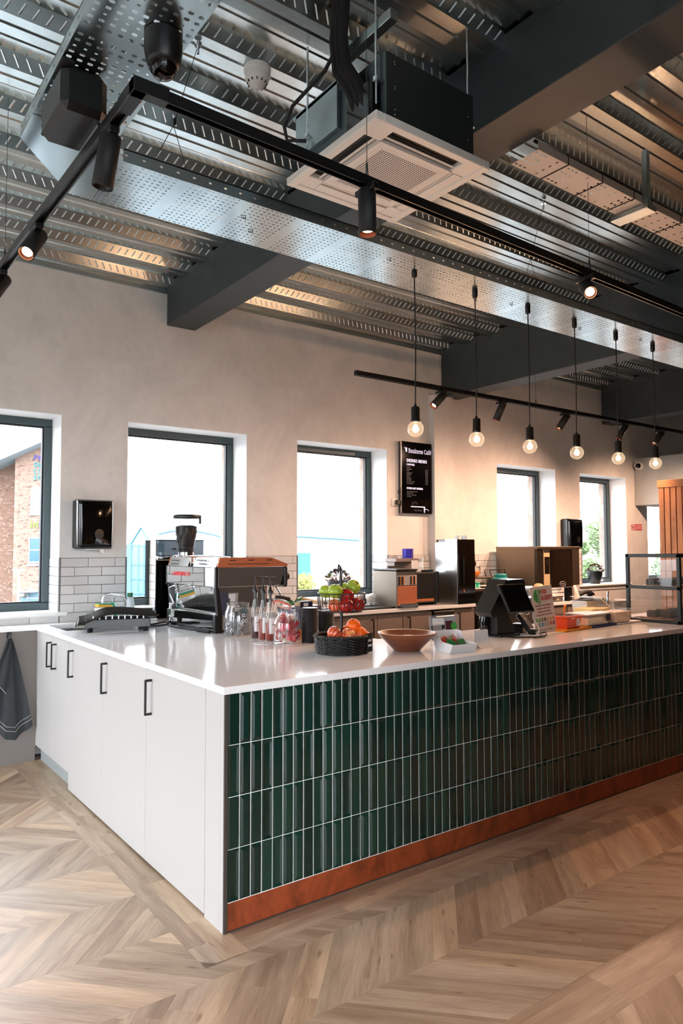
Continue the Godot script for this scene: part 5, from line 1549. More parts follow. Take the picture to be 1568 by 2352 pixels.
func build_bar_items() -> void:
	# tea jar
	var t := thing("tea_jar", "big glass jar full of grey wrapped tea bags beside the espresso machine", "jar", Vector3(0.850, TOP, -1.47))
	t.scale = Vector3(0.88, 1, 0.88)
	obj("glass", Sh.new().lathe([Vector2(0.0, 0.0), Vector2(0.085, 0.0), Vector2(0.094, 0.008), Vector2(0.097, 0.03), Vector2(0.098, 0.10), Vector2(0.093, 0.145), Vector2(0.080, 0.18), Vector2(0.078, 0.195), Vector2(0.074, 0.195), Vector2(0.076, 0.178), Vector2(0.089, 0.143), Vector2(0.094, 0.10), Vector2(0.092, 0.03), Vector2(0.0, 0.008)], 36), M.jar_glass, t)
	obj("lid", Sh.new().lathe([Vector2(0.0, 0.196), Vector2(0.080, 0.196), Vector2(0.084, 0.201), Vector2(0.083, 0.208), Vector2(0.06, 0.213), Vector2(0.0, 0.215)], 36), M.jar_glass, t)
	for k in 84:
		var a := rng.randf() * TAU
		var y := rng.randf_range(0.022, 0.165)
		var rr := (0.078 if y < 0.13 else 0.062) * sqrt(rng.randf_range(0.35, 1.0))
		var T := Transform3D(Basis.from_euler(Vector3(rng.randf_range(-0.5, 0.5), -a + rng.randf_range(-0.7, 0.7), rng.randf_range(-0.9, 0.9))), Vector3(cos(a) * rr, y, sin(a) * rr))
		var sh := Sh.new().box(Vector3.ZERO, Vector3(0.038, 0.046, 0.007), 0.003, T)
		obj("tea_bag", sh, [M.teabag, M.grey_print, M.teabag, M.frame_grey][k % 4], t)
	for k in 14:
		var a := PI * 0.5 + rng.randf_range(-1.6, 2.2)
		var y := rng.randf_range(0.03, 0.15)
		var rr := 0.0895 if y < 0.12 else 0.080
		var T := Transform3D(Basis(Vector3.UP, PI / 2 - a) * Basis(Vector3.BACK, rng.randf_range(-1, 1)), Vector3(cos(a) * rr, y, sin(a) * rr))
		var g := obj("tea_tag", Sh.new().box(Vector3.ZERO, Vector3(0.02, 0.02, 0.0012), 0.0, T), M.paper_white, t)
		obj("mark", Sh.new().box(Vector3(0, 0, 0.001), Vector3(0.010, 0.009, 0.0008), 0.0, T), M.ink, g)
	# three syrup bottles
	var lb := ["first syrup bottle with black pump, nearest the tea jar, dark syrup", "middle syrup bottle with black pump, amber syrup", "third syrup bottle with black pump, nearest the sweet jar"]
	var pos := [Vector3(0.872, TOP, -1.285), Vector3(0.872, TOP, -1.19), Vector3(0.882, TOP, -1.125)]
	for i in 3:
		var b := thing("syrup_bottle", lb[i], "bottle", pos[i], [0.5, 0.55, 0.5][i], "syrup bottles with pumps")
		b.scale = Vector3(0.88, 1, 0.88)
		var pr := [Vector2(0.0, 0.0), Vector2(0.031, 0.0), Vector2(0.034, 0.004), Vector2(0.034, 0.135), Vector2(0.032, 0.155), Vector2(0.026, 0.185), Vector2(0.0155, 0.235), Vector2(0.0135, 0.268), Vector2(0.0155, 0.270), Vector2(0.0155, 0.284)]
		obj("glass", Sh.new().lathe(pr, 26), M.jar_glass, b)
		var lv: float = [0.128, 0.122, 0.11][i]
		obj("syrup", Sh.new().lathe([Vector2(0.0, 0.005), Vector2(0.030, 0.005), Vector2(0.0315, 0.01), Vector2(0.0315, lv), Vector2(0.0, lv)], 24), M.syrup_dark if i == 0 else M.syrup_amber, b)
		var lab := Sh.new()
		var g := []
		for k in 2:
			var row := []
			for j in 15:
				var a := -PI / 2 - 1.25 + 2.5 * j / 14.0
				row.append(Vector3(cos(a) * 0.0347, 0.045 + k * 0.092, -sin(a) * 0.0347))
			g.append(row)
		lab.sheet(g, Vector3.BACK)
		for q in lab.n.size(): lab.n[q] = Vector3(lab.v[q].x, 0, lab.v[q].z).normalized()
		var lo := obj("label", lab, M.paper_white, b)
		var band := Sh.new()
		for j in 9:
			var a := -PI / 2 - 0.7 + 1.5 * j / 8.0
			band.box(Vector3(cos(a) * 0.0352, 0.1, -sin(a) * 0.0352), Vector3(0.0068, 0.006, 0.0006), 0.0, Transform3D.IDENTITY if true else Transform3D.IDENTITY)
		obj("print", band, M.ink, lo)
		obj("pump", Sh.new().lathe([Vector2(0.0, 0.282), Vector2(0.0185, 0.282), Vector2(0.0185, 0.300), Vector2(0.012, 0.306), Vector2(0.011, 0.318), Vector2(0.0055, 0.320), Vector2(0.005, 0.372), Vector2(0.0, 0.372)], 18).tube([Vector3(-0.006, 0.374, -0.002), Vector3(0.015, 0.376, 0.004), Vector3(0.042, 0.372, 0.012), Vector3(0.056, 0.362, 0.016)], 0.0075, 8, false, 0.004), M.black_satin, b)
		obj("dip_tube", Sh.new().tube([Vector3(0, 0.02, 0), Vector3(0, 0.20, 0)], 0.0035, 6).tube([Vector3(0, 0.20, 0), Vector3(0, 0.285, 0)], 0.009, 8), M.black_satin, b)
	# sweet jar with open clip lid
	var j := thing("sweet_jar", "open clip-top glass jar of red wrapped sweets", "jar", Vector3(0.905, TOP, -0.985))
	j.scale = Vector3(0.85, 1, 0.85)
	obj("glass", Sh.new().lathe([Vector2(0.0, 0.0), Vector2(0.076, 0.0), Vector2(0.086, 0.008), Vector2(0.089, 0.02), Vector2(0.089, 0.115), Vector2(0.082, 0.14), Vector2(0.066, 0.155), Vector2(0.063, 0.165), Vector2(0.069, 0.170), Vector2(0.069, 0.176), Vector2(0.063, 0.181), Vector2(0.069, 0.187), Vector2(0.066, 0.194), Vector2(0.060, 0.194), Vector2(0.058, 0.165), Vector2(0.078, 0.138), Vector2(0.084, 0.115), Vector2(0.084, 0.02), Vector2(0.0, 0.008)], 36), M.jar_glass, j)
	var lt := Transform3D(Basis(Vector3.UP, 0.3) * Basis(Vector3.BACK, -0.42), Vector3(-0.012, 0.226, -0.03))
	obj("lid", Sh.new().lathe([Vector2(0.0, -0.012), Vector2(0.055, -0.012), Vector2(0.060, -0.004), Vector2(0.070, -0.002), Vector2(0.070, 0.006), Vector2(0.055, 0.012), Vector2(0.0, 0.013)], 36, lt), M.jar_glass, j)
	var sp := []
	for q in ring_pts(0.061, -0.006, 30): sp.append(lt * q)
	obj("seal", Sh.new().tube(sp, 0.004, 6, true), M.seal_orange, j)
	obj("clip_wire", Sh.new().tube([Vector3(-0.066, 0.19, 0.0), Vector3(-0.085, 0.17, 0), Vector3(-0.075, 0.21, -0.02), Vector3(-0.06, 0.235, -0.03)], 0.002, 6), M.chrome, j)
	for k in 58:
		var a := rng.randf() * TAU
		var y := rng.randf_range(0.022, 0.15)
		var rr := (0.066 if y < 0.115 else 0.045) * sqrt(rng.randf_range(0.3, 1.0))
		var T := Transform3D(Basis.from_euler(Vector3(rng.randf_range(-0.8, 0.8), -a + rng.randf_range(-0.8, 0.8), rng.randf_range(-1.5, 1.5))), Vector3(cos(a) * rr, y, sin(a) * rr))
		obj("wrapped_sweet", Sh.new().box(Vector3.ZERO, Vector3(0.03, 0.045, 0.013), 0.005, T).box(Vector3(0, 0.029, 0), Vector3(0.026, 0.014, 0.002), 0.0005, T), [M.sachet_red, M.sachet_pink, M.sachet_red, M.sachet_clear, M.sachet_red][k % 5], j)
	# paper coaster and spoon rest
	var pc := thing("paper_coaster", "round white paper coaster lying before the syrup bottles", "coaster", Vector3(0.79, TOP + 0.0005, -1.06))
	obj("disc", Sh.new().lathe([Vector2(0.0, 0.0), Vector2(0.055, 0.0), Vector2(0.055, 0.002), Vector2(0.0, 0.002)], 28), M.paper_white, pc)
	obj("print", Sh.new().bx(0.0, 0.035, 0.002, 0.0024, 0.005, 0.022), M.ink, pc)
	# cup stacks, each lid a ring
	var cl := ["taller stack of black paper cup lids between sweet jar and fruit stand", "second stack of black paper cup lids half behind the fruit stand"]
	var cp := [Vector3(1.035, TOP, -0.93), Vector3(1.215, TOP, -1.02)]
	for i in 2:
		var o := thing("cup_stack", cl[i], "cup stack", cp[i], 0.0, "")
		o.scale = Vector3(0.84, 1, 0.84)
		var n := 27 if i == 0 else 23
		for k in n:
			var y := k * 0.0075
			obj("lid", Sh.new().lathe([Vector2(0.050, y), Vector2(0.0575, y + 0.001), Vector2(0.0585, y + 0.0035), Vector2(0.0575, y + 0.006), Vector2(0.054, y + 0.0075), Vector2(0.050, y + 0.0075)] + ([Vector2(0.0, y + 0.0075)] if k == n - 1 else []), 30), M.cup_black, o)
	var nb := thing("slim_bottle", "slim clear bottle with pale cap behind the sweet jar", "bottle", Vector3(1.04, TOP, -1.07))
	obj("glass", Sh.new().lathe([Vector2(0.0, 0.0), Vector2(0.024, 0.0), Vector2(0.026, 0.01), Vector2(0.026, 0.17), Vector2(0.014, 0.205), Vector2(0.0, 0.205)], 20), M.jar_glass, nb)
	obj("juice", Sh.new().lathe([Vector2(0.0, 0.004), Vector2(0.022, 0.004), Vector2(0.023, 0.06), Vector2(0.0, 0.06)], 18), M.juice, nb)
	obj("cap", Sh.new().lathe([Vector2(0.0, 0.205), Vector2(0.017, 0.205), Vector2(0.017, 0.225), Vector2(0.0, 0.225)], 16), M.cork, nb)
	var bb := thing("blue_packet", "small dark blue packet with white print behind the cup stacks", "packet", Vector3(1.13, TOP, -1.14))
	obj("carton", Sh.new().bx(-0.05, 0.05, 0, 0.225, -0.03, 0.03, 0.004), M.navy, bb)
	obj("print", Sh.new().bx(-0.02, 0.015, 0.195, 0.215, 0.03, 0.0305), M.detergent_white, bb)
	build_fruit()
	# acacia bowl of sugar sachets
	var w := thing("wooden_bowl", "wide acacia wood bowl with pale rim on the bar", "bowl", Vector3(1.262, TOP, -0.335))
	w.scale = Vector3(0.84, 1, 0.84)
	var bp := [Vector2(0.0, 0.0), Vector2(0.082, 0.0), Vector2(0.088, 0.004), Vector2(0.125, 0.036), Vector2(0.165, 0.07), Vector2(0.186, 0.096)]
	obj("bowl", Sh.new().lathe(bp + [Vector2(0.179, 0.097)], 44), M.bowl_wood, w)
	obj("rim", Sh.new().lathe([Vector2(0.186, 0.0955), Vector2(0.184, 0.0985), Vector2(0.176, 0.0985), Vector2(0.173, 0.095)], 44), M.bowl_rim, w)
	obj("inside", Sh.new().lathe([Vector2(0.176, 0.097), Vector2(0.155, 0.072), Vector2(0.115, 0.036), Vector2(0.07, 0.012), Vector2(0.0, 0.010)], 44), M.bowl_wood, w)
	for k in 9:
		var a := k * 2.4
		var sc := thing("sugar_sachet", "small white sugar sachet lying in the wooden bowl", "sachet", Vector3(1.262 + cos(a) * 0.07 * sqrt(k / 9.0) - 0.01, TOP + 0.052 + 0.010 * (k % 3), -0.335 + sin(a) * 0.07 * sqrt(k / 9.0)), k * 1.1, "sugar sachets in the wooden bowl")
		obj("paper", Sh.new().box(Vector3.ZERO, Vector3(0.05, 0.006, 0.026), 0.0025, Transform3D(Basis(Vector3.RIGHT, 0.3 * sin(k * 1.7)), Vector3.ZERO)), M.paper_white, sc)
	# card holder, packet tray, napkin card
	var ch := thing("leaflet_holder", "clear acrylic leaflet holder with dark printed card", "leaflet holder", Vector3(1.58, TOP, -0.34), -0.12)
	obj("acrylic", Sh.new().bx(-0.105, 0.105, 0.0, 0.004, -0.05, 0.09).box(Vector3(0, 0.085, 0.0), Vector3(0.21, 0.17, 0.004), 0.0, Transform3D(Basis(Vector3.RIGHT, -0.15), Vector3(0, 0, -0.02))).box(Vector3(-0.1, 0.07, 0.03), Vector3(0.003, 0.14, 0.08)), M.clear_plastic, ch)
	var CT := Transform3D(Basis(Vector3.RIGHT, -0.15), Vector3(0, 0, -0.016))
	var cd := obj("card", Sh.new().box(Vector3(-0.01, 0.095, 0.003), Vector3(0.185, 0.13, 0.002), 0.0, CT), M.paper_print, ch)
	obj("print", Sh.new().box(Vector3(-0.05, 0.072, 0.0045), Vector3(0.095, 0.08, 0.001), 0.0, CT), M.ink, cd)
	obj("print", Sh.new().box(Vector3(-0.045, 0.135, 0.0045), Vector3(0.08, 0.035, 0.001), 0.0, CT), M.paper_white, cd)
	var sw := []
	for k in 11: sw.append(CT * Vector3(-0.012 + 0.014 * cos(k * 0.55) * (1.0 - k * 0.05), 0.075 + 0.018 * sin(k * 0.55) * (1.0 - k * 0.05), 0.0055))
	obj("print", Sh.new().tube(sw, 0.0022, 5), M.paper_white, cd)
	obj("print", Sh.new().box(Vector3(0.03, 0.10, 0.0046), Vector3(0.05, 0.07, 0.001), 0.0, CT), M.brown_print, cd)
	obj("print", Sh.new().lathe([Vector2(0.0, 0.0), Vector2(0.022, 0.0), Vector2(0.022, 0.0012), Vector2(0.0, 0.0012)], 20, CT * Transform3D(Basis(Vector3.RIGHT, PI / 2), Vector3(0.063, 0.105, 0.0045))), M.green_print, cd)
	var pt := thing("sachet_tray", "white slope-fronted tray of tea packets at the bar edge", "tray", Vector3(1.455, TOP, -0.155), -0.16)
	var ty := PackedVector2Array([Vector2(-0.115, 0.10), Vector2(-0.07, 0.10), Vector2(-0.02, 0.052), Vector2(0.08, 0.045), Vector2(0.055, 0.0), Vector2(-0.075, 0.0)])
	# side profile: z towards the guest is profile +x
	var PB := Transform3D(Basis(Vector3(0, 0, 1), Vector3.UP, Vector3.LEFT), Vector3.ZERO)
	var ts := Sh.new()
	ts.prism(ty, 0.078, 0.081, PB).prism(ty, -0.081, -0.078, PB)
	ts.face2(Vector3(-0.08, 0.0, 0.055), Vector3(0.08, 0.0, 0.055), Vector3(0.08, 0.045, 0.08), Vector3(-0.08, 0.045, 0.08))
	ts.face2(Vector3(-0.08, 0.0, -0.075), Vector3(0.08, 0.0, -0.075), Vector3(0.08, 0.10, -0.115), Vector3(-0.08, 0.10, -0.115))
	ts.bx(-0.08, 0.08, 0.0, 0.003, -0.075, 0.055)
	obj("tray", ts, M.paper_white, pt)
	for k in 6:
		var pk := thing("tea_packet", ["front left green tea packet in the white tray", "front middle red tea packet in the white tray", "front right green tea packet in the white tray", "rear left red tea packet in the white tray", "rear middle green tea packet in the white tray", "rear right red tea packet in the white tray"][k], "packet", Vector3(1.425 + (k % 3) * 0.038, TOP + 0.038 + 0.012 * (k / 3), -0.16 - 0.016 * (k % 2) - 0.03 * (k / 3)), -0.2 + 0.15 * k, "tea packets in the white tray")
		obj("sachet", Sh.new().box(Vector3.ZERO, Vector3(0.06, 0.05, 0.007), 0.003, Transform3D(Basis(Vector3.RIGHT, -0.6) * Basis(Vector3.BACK, 0.2 * (k - 2)), Vector3.ZERO)), M.packet_green if k % 2 == 0 else M.sachet_red, pk)
	var nc := thing("menu_card", "curved blank white card standing right of the packet tray", "card", Vector3(1.665, TOP, -0.165), 0.0)
	var g := []
	for i in 9:
		var t2 := i / 8.0
		g.append([Vector3(-0.058, 0.098 * t2, 0.045 * pow(1.0 - t2, 3.0)), Vector3(0.0, 0.097 * t2, 0.045 * pow(1.0 - t2, 3.0)), Vector3(0.05, 0.096 * t2, 0.05 * pow(1.0 - t2, 3.0))])
	obj("card", Sh.new().sheet(g, Vector3.BACK).box(Vector3(0.0, 0.048, -0.012), Vector3(0.1, 0.096, 0.003), 0.0), M.paper_white, nc)
	build_till()
	build_food()

func build_fruit() -> void:
	var c := Vector3(0.932, TOP, -0.48)
	var f := thing("fruit_stand", "two-tier black fruit stand with wicker basket below and wire basket above", "fruit stand", c)
	# wicker basket: strands woven round stakes
	var s := Sh.new()
	var n := 96
	for row in 12:
		var pts := []
		for k in n:
			var a := TAU * k / n
			var rr := 0.134 + 0.005 * row / 11.0 + 0.0042 * sin(16.0 * a + PI * (row % 2)) 
			pts.append(Vector3(cos(a) * rr, 0.007 + row * 0.0067, sin(a) * rr))
		s.tube(pts, 0.0043, 5, true)
	obj("weave", s, M.black_satin, f)
	var rim := Sh.new()
	for k in 2:
		var pts := []
		for i in 120:
			var a := TAU * i / 120.0
			pts.append(Vector3(cos(a) * (0.141 + 0.005 * cos(a * 30.0 + PI * k)), 0.090 + 0.005 * sin(a * 30.0 + PI * k), sin(a) * (0.141 + 0.005 * cos(a * 30.0 + PI * k))))
		rim.tube(pts, 0.0055, 6, true)
	obj("rim", rim, M.black_satin, f)
	var st := Sh.new()
	for k in 16:
		var a := TAU * (k + 0.5) / 16.0
		st.tube([Vector3(cos(a) * 0.134, 0.0, sin(a) * 0.134), Vector3(cos(a) * 0.140, 0.088, sin(a) * 0.140)], 0.003, 5)
	obj("stake", st, M.black_satin, f)
	obj("basket_floor", Sh.new().lathe([Vector2(0.0, 0.0), Vector2(0.132, 0.0), Vector2(0.132, 0.006), Vector2(0.0, 0.006)], 36), M.black_matt, f)
	obj("pole", Sh.new().tube([Vector3(0, 0.0, 0), Vector3(0, 0.22, 0), Vector3(-0.004, 0.40, 0)], 0.008, 12).tube([Vector3(-0.004, 0.40, 0), Vector3(-0.006, 0.45, 0), Vector3(-0.018, 0.462, 0), Vector3(-0.02, 0.44, 0)], 0.005, 8), M.black_satin, f)
	var w := Sh.new()
	w.tube(ring_pts(0.126, 0.313, 48), 0.0032, 6, true).tube(ring_pts(0.124, 0.265, 48), 0.0016, 5, true).tube(ring_pts(0.114, 0.222, 48), 0.003, 6, true)
	for k in 30:
		var a := TAU * k / 30.0
		var d := Vector3(cos(a), 0, sin(a))
		w.tube([d * 0.126 + Vector3(0, 0.313, 0), d * 0.125 + Vector3(0, 0.265, 0), d * 0.121 + Vector3(0, 0.238, 0), d * 0.108 + Vector3(0, 0.215, 0), d * 0.02 + Vector3(0, 0.212, 0)], 0.0018, 5)
	obj("wire_basket", w, M.black_satin, f)
	var sg := obj("sign", Sh.new().box(Vector3(0, 0, 0), Vector3(0.058, 0.098, 0.004), 0.001, Transform3D(Basis(Vector3.UP, 0.42), Vector3(0.098, 0.058, 0.116))), M.black_matt, f)
	var ST := Transform3D(Basis(Vector3.UP, 0.42), Vector3(0.098, 0.058, 0.116))
	text("FREE", 0.011, M.paper_white, sg, ST * Transform3D(Basis.IDENTITY, Vector3(-0.022, 0.010, 0.0025)), true, "Droid Sans", "lettering")
	text("FRUIT", 0.011, M.paper_white, sg, ST * Transform3D(Basis.IDENTITY, Vector3(-0.024, -0.016, 0.0025)), true, "Droid Sans", "lettering")
	var g: Material = M.skin_apple_green
	var ra: Material = M.skin_apple_red_0
	var rb: Material = M.skin_apple_red_1
	var Y := TOP
	var gu := "apples in the wire basket"
	apple("apple", c + Vector3(-0.060, 0.325, 0.028), 0.082, g, Vector3(0.2, 0, 0.1), "large green apple at the left of the wire basket, front", gu)
	apple("apple", c + Vector3(-0.084, 0.322, -0.024), 0.075, g, Vector3(0.1, 1, -0.2), "green apple at the left edge of the wire basket, behind another", gu)
	apple("apple", c + Vector3(0.003, 0.303, 0.044), 0.076, ra, Vector3(0.3, 2.0, 0.2), "red apple at the front middle, topmost red one of the wire basket", gu)
	apple("apple", c + Vector3(0.076, 0.342, 0.004), 0.080, g, Vector3(0.9, 0.5, 0.3), "green apple perched highest, right in the wire basket", gu)
	apple("apple", c + Vector3(0.044, 0.333, -0.040), 0.074, g, Vector3(0.0, 0, 0.2), "green apple half hidden behind the highest one", gu)
	apple("apple", c + Vector3(-0.076, 0.252, 0.044), 0.072, rb, Vector3(0.2, 0.5, 0.6), "striped red apple low at the left of the wire basket", gu)
	apple("apple", c + Vector3(-0.024, 0.250, 0.076), 0.078, ra, Vector3(1.9, 0.0, 0.1), "red apple low in the wire basket with its eye to the front", gu)
	apple("apple", c + Vector3(0.062, 0.254, 0.060), 0.080, ra, Vector3(0.2, 1.5, 0.2), "dark red apple low at the right front of the wire basket", gu)
	apple("apple", c + Vector3(0.090, 0.258, -0.012), 0.070, ra, Vector3(0.1, 2.5, 0.4), "dark red apple low at the right edge of the wire basket", gu)
	apple("apple", c + Vector3(0.032, 0.298, -0.004), 0.074, ra, Vector3(0.1, 3.5, -0.2), "dark red apple behind the front middle one of the wire basket", gu)
	apple("apple", c + Vector3(-0.016, 0.315, -0.028), 0.072, ra, Vector3(0.2, 1, 0.1), "red apple at the back of the wire basket by the pole", gu)
	gu = "apples in the wicker basket"
	apple("apple", c + Vector3(-0.078, 0.108, 0.041), 0.076, rb, Vector3(0.3, 0.6, -0.9), "red and yellow apple at the left of the wicker basket", gu)
	apple("apple", c + Vector3(-0.014, 0.094, 0.078), 0.080, rb, Vector3(0.5, 0, 1.1), "pale blushed apple at the front of the wicker basket", gu)
	apple("apple", c + Vector3(0.041, 0.082, 0.078), 0.064, rb, Vector3(0.2, 2, 0.4), "small red apple between pale apple and oranges in the wicker basket", gu)
	orange(c + Vector3(0.075, 0.098, 0.060), 0.079, Vector3(0.9, 0, 0.1), "front orange in the wicker basket, with its scar to the front")
	orange(c + Vector3(0.072, 0.136, 0.009), 0.079, Vector3(0.3, 0, 0.3), "topmost orange in the wicker basket")
	orange(c + Vector3(0.112, 0.094, -0.005), 0.074, Vector3(0.2, 0, -0.5), "rightmost orange in the wicker basket, higher one")
	orange(c + Vector3(0.115, 0.078, 0.051), 0.072, Vector3(0.4, 0, -0.9), "low orange beside the black sign in the wicker basket")
	orange(c + Vector3(0.032, 0.103, 0.000), 0.074, Vector3(0.3, 0, 0.9), "orange at the back beside the pole in the wicker basket")

func build_till() -> void:
	var o := thing("till", "black touch-screen till with a second screen facing guests", "till", Vector3(2.26, TOP, -0.55), 0.0)
	obj("base", Sh.new().prism(PackedVector2Array([Vector2(-0.17, 0), Vector2(0.0, 0), Vector2(-0.01, 0.05), Vector2(-0.09, 0.16), Vector2(-0.17, 0.15)]), 0.01, 0.125).bx(-0.18, 0.02, 0.0, 0.014, -0.02, 0.15, 0.004), M.black_satin, o)
	obj("neck", Sh.new().tube([Vector3(-0.175, 0.02, 0.03), Vector3(-0.19, 0.08, 0.03), Vector3(-0.17, 0.15, 0.03)], 0.034, 16), M.black_gloss, o)
	obj("staff_screen", Sh.new().prism(PackedVector2Array([Vector2(-0.236, 0.150), Vector2(-0.215, 0.125), Vector2(0.11, 0.140), Vector2(0.125, 0.155), Vector2(0.084, 0.352), Vector2(-0.085, 0.348)]), 0.0, 0.13), M.black_satin, o)
	obj("screen_edge", Sh.new().prism(PackedVector2Array([Vector2(-0.244, 0.152), Vector2(-0.236, 0.150), Vector2(-0.082, 0.350), Vector2(-0.09, 0.353)]), -0.004, 0.134), M.dark_steel, o)
	# guest screen, leaning back towards the guests
	var T := Transform3D(Basis(Vector3.RIGHT, -0.5), Vector3(-0.065, 0.238, 0.185))
	var gs := obj("guest_screen", Sh.new().box(Vector3.ZERO, Vector3(0.235, 0.195, 0.018), 0.005, T), M.black_satin, o)
	obj("display", Sh.new().box(Vector3(0, 0, 0.0092), Vector3(0.215, 0.175, 0.001), 0.0, T), M.screen_black, gs)
	obj("screen_arm", Sh.new().bx(-0.09, -0.03, 0.2, 0.26, 0.12, 0.17, 0.004), M.black_satin, o)
	var rd := thing("card_reader", "black card reader lying behind the allergy sign", "card reader", Vector3(2.40, TOP + 0.02, -0.50), 0.3)
	obj("body", Sh.new().box(Vector3(0, 0.055, 0), Vector3(0.085, 0.03, 0.17), 0.008, Transform3D(Basis(Vector3.RIGHT, 0.9), Vector3.ZERO)), M.black_satin, rd)
	obj("foot", Sh.new().bx(-0.04, 0.04, -0.02, 0.04, -0.05, 0.03, 0.004), M.black_satin, rd)
	obj("screen", Sh.new().box(Vector3(0, 0.071, -0.035), Vector3(0.03, 0.001, 0.006), 0.0, Transform3D(Basis(Vector3.RIGHT, 0.9), Vector3.ZERO)), M.grey_print, rd)
	var ps := thing("power_adapter", "small black power adapter on the worktop by the till", "adapter", Vector3(2.42, TOP, -0.40), 0.15)
	obj("body", Sh.new().bx(-0.055, 0.055, 0.0, 0.034, -0.025, 0.025, 0.006), M.black_satin, ps)
	var cb := thing("till_cables", "white and black cables tangled beside the till", "cable", Vector3(2.30, TOP, -0.40))
	obj("white_cable", Sh.new().tube([Vector3(0.04, 0.16, 0.0), Vector3(0.075, 0.145, 0.02), Vector3(0.06, 0.11, 0.03), Vector3(0.08, 0.08, 0.04), Vector3(0.07, 0.04, 0.07), Vector3(0.02, 0.006, 0.10), Vector3(-0.06, 0.004, 0.12)], 0.0032, 6).tube([Vector3(-0.01, 0.15, 0.01), Vector3(0.0, 0.13, 0.03), Vector3(0.03, 0.135, 0.025), Vector3(0.05, 0.16, 0.01)], 0.003, 6), M.white_plastic, cb)
	obj("black_cable", Sh.new().tube([Vector3(0.09, 0.01, 0.06), Vector3(0.11, 0.02, 0.09), Vector3(0.08, 0.006, 0.12), Vector3(-0.02, 0.005, 0.14), Vector3(-0.12, 0.005, 0.10), Vector3(-0.18, 0.005, 0.02)], 0.0042, 6).tube([Vector3(0.06, 0.005, 0.09), Vector3(0.0, 0.005, 0.17), Vector3(-0.09, 0.005, 0.16), Vector3(-0.05, 0.005, 0.10)], 0.0035, 6), M.cable, cb)
	# allergy sign
	var s := thing("allergy_sign", "white food allergy sign standing on the bar before the till", "sign", Vector3(2.53, TOP, -0.375), 0.12)
	var ST := Transform3D(Basis(Vector3.BACK, 0.035) * Basis(Vector3.RIGHT, -0.10), Vector3(-0.012, 0, -0.012))
	obj("board", Sh.new().box(Vector3(0, 0.152, 0), Vector3(0.256, 0.302, 0.004), 0.001, ST).bx(-0.12, 0.125, 0.0, 0.003, -0.01, 0.06), M.paper_white, s)
	var at := func(x: float, y: float) -> Transform3D: return ST * Transform3D(Basis.IDENTITY, Vector3(x, y, 0.0024))
	text("FOOD", 0.031, M.sign_red, s, at.call(-0.018, 0.266), true, "Droid Sans", "lettering", 0.62)
	text("ALLERGY?", 0.031, M.sign_red, s, at.call(-0.018, 0.226), true, "Droid Sans", "lettering", 0.66)
	var pl := PackedVector2Array()
	for k in 13: pl.append(Vector2(-0.062 + 0.042 * cos(PI * 0.5 + PI * k / 12.0) * 1.0, 0.243 + 0.042 * sin(PI * 0.5 + PI * k / 12.0)))
	obj("plate_emblem", Sh.new().prism(pl, 0.0022, 0.0032, ST), M.green_print, s)
	var ck := Sh.new()
	ck.bx(-0.058, -0.053, 0.19, 0.262, 0, 0.001).bx(-0.046, -0.041, 0.19, 0.275, 0, 0.001).bx(-0.034, -0.029, 0.19, 0.25, 0, 0.001)
	var c2 := Sh.new()
	for x in [-0.0555, -0.0435, -0.0315]: c2.box(Vector3(x, 0.222, 0.003), Vector3(0.0045, 0.066, 0.001), 0.0, ST)
	c2.lathe([Vector2(0.0, 0.0), Vector2(0.008, 0.0), Vector2(0.008, 0.001), Vector2(0, 0.001)], 16, ST * Transform3D(Basis(Vector3.RIGHT, PI / 2) * Basis.from_scale(Vector3(1, 1, 1.6)), Vector3(-0.0315, 0.268, 0.0025)))
	c2.box(Vector3(-0.0435, 0.265, 0.003), Vector3(0.006, 0.04, 0.001), 0.0, ST)
	obj("cutlery_emblem", c2, M.green_print, s)
	text("If you have a food allergy or", 0.0098, M.ink_red, s, at.call(0.0, 0.180), false, "Droid Sans", "lettering", 1.12, HORIZONTAL_ALIGNMENT_CENTER)
	text("intolerance, please ask a", 0.0098, M.ink_red, s, at.call(0.0, 0.160), false, "Droid Sans", "lettering", 1.12, HORIZONTAL_ALIGNMENT_CENTER)
	text("member of staff about", 0.0098, M.ink_red, s, at.call(0.0, 0.140), false, "Droid Sans", "lettering", 1.12, HORIZONTAL_ALIGNMENT_CENTER)
	text("the ingredients in your meal", 0.0098, M.ink_red, s, at.call(0.0, 0.120), false, "Droid Sans", "lettering", 1.12, HORIZONTAL_ALIGNMENT_CENTER)
	text("CARING FOR OUR CUSTOMERS", 0.0085, M.grey_print, s, at.call(0.0, 0.022), false, "Droid Sans", "lettering", 1.0, HORIZONTAL_ALIGNMENT_CENTER)
	var cols := [M.green_print, M.green_print, M.brown_print, M.brown_print, M.orange_print, M.orange_print, M.orange_print, M.orange_print, M.blue_print, M.blue_print, M.grey_print, M.grey_print, M.sign_red, M.plum_print]
	for k in 14:
		var cx := -0.102 + (k % 7) * 0.034
		var cy := 0.088 - (k / 7) * 0.03
		var d := obj("allergen_disc", Sh.new().lathe([Vector2(0.0, 0.0), Vector2(0.0125, 0.0), Vector2(0.0125, 0.001), Vector2(0, 0.001)], 18, ST * Transform3D(Basis(Vector3.RIGHT, PI / 2), Vector3(cx, cy, 0.0022))), cols[k], s)
		obj("symbol", Sh.new().box(Vector3(cx, cy, 0.0036), Vector3(0.005 + 0.003 * (k % 3), 0.012 - 0.003 * (k % 2), 0.0006), 0.0, ST * Transform3D(Basis.IDENTITY, Vector3.ZERO)), M.paper_white, d)

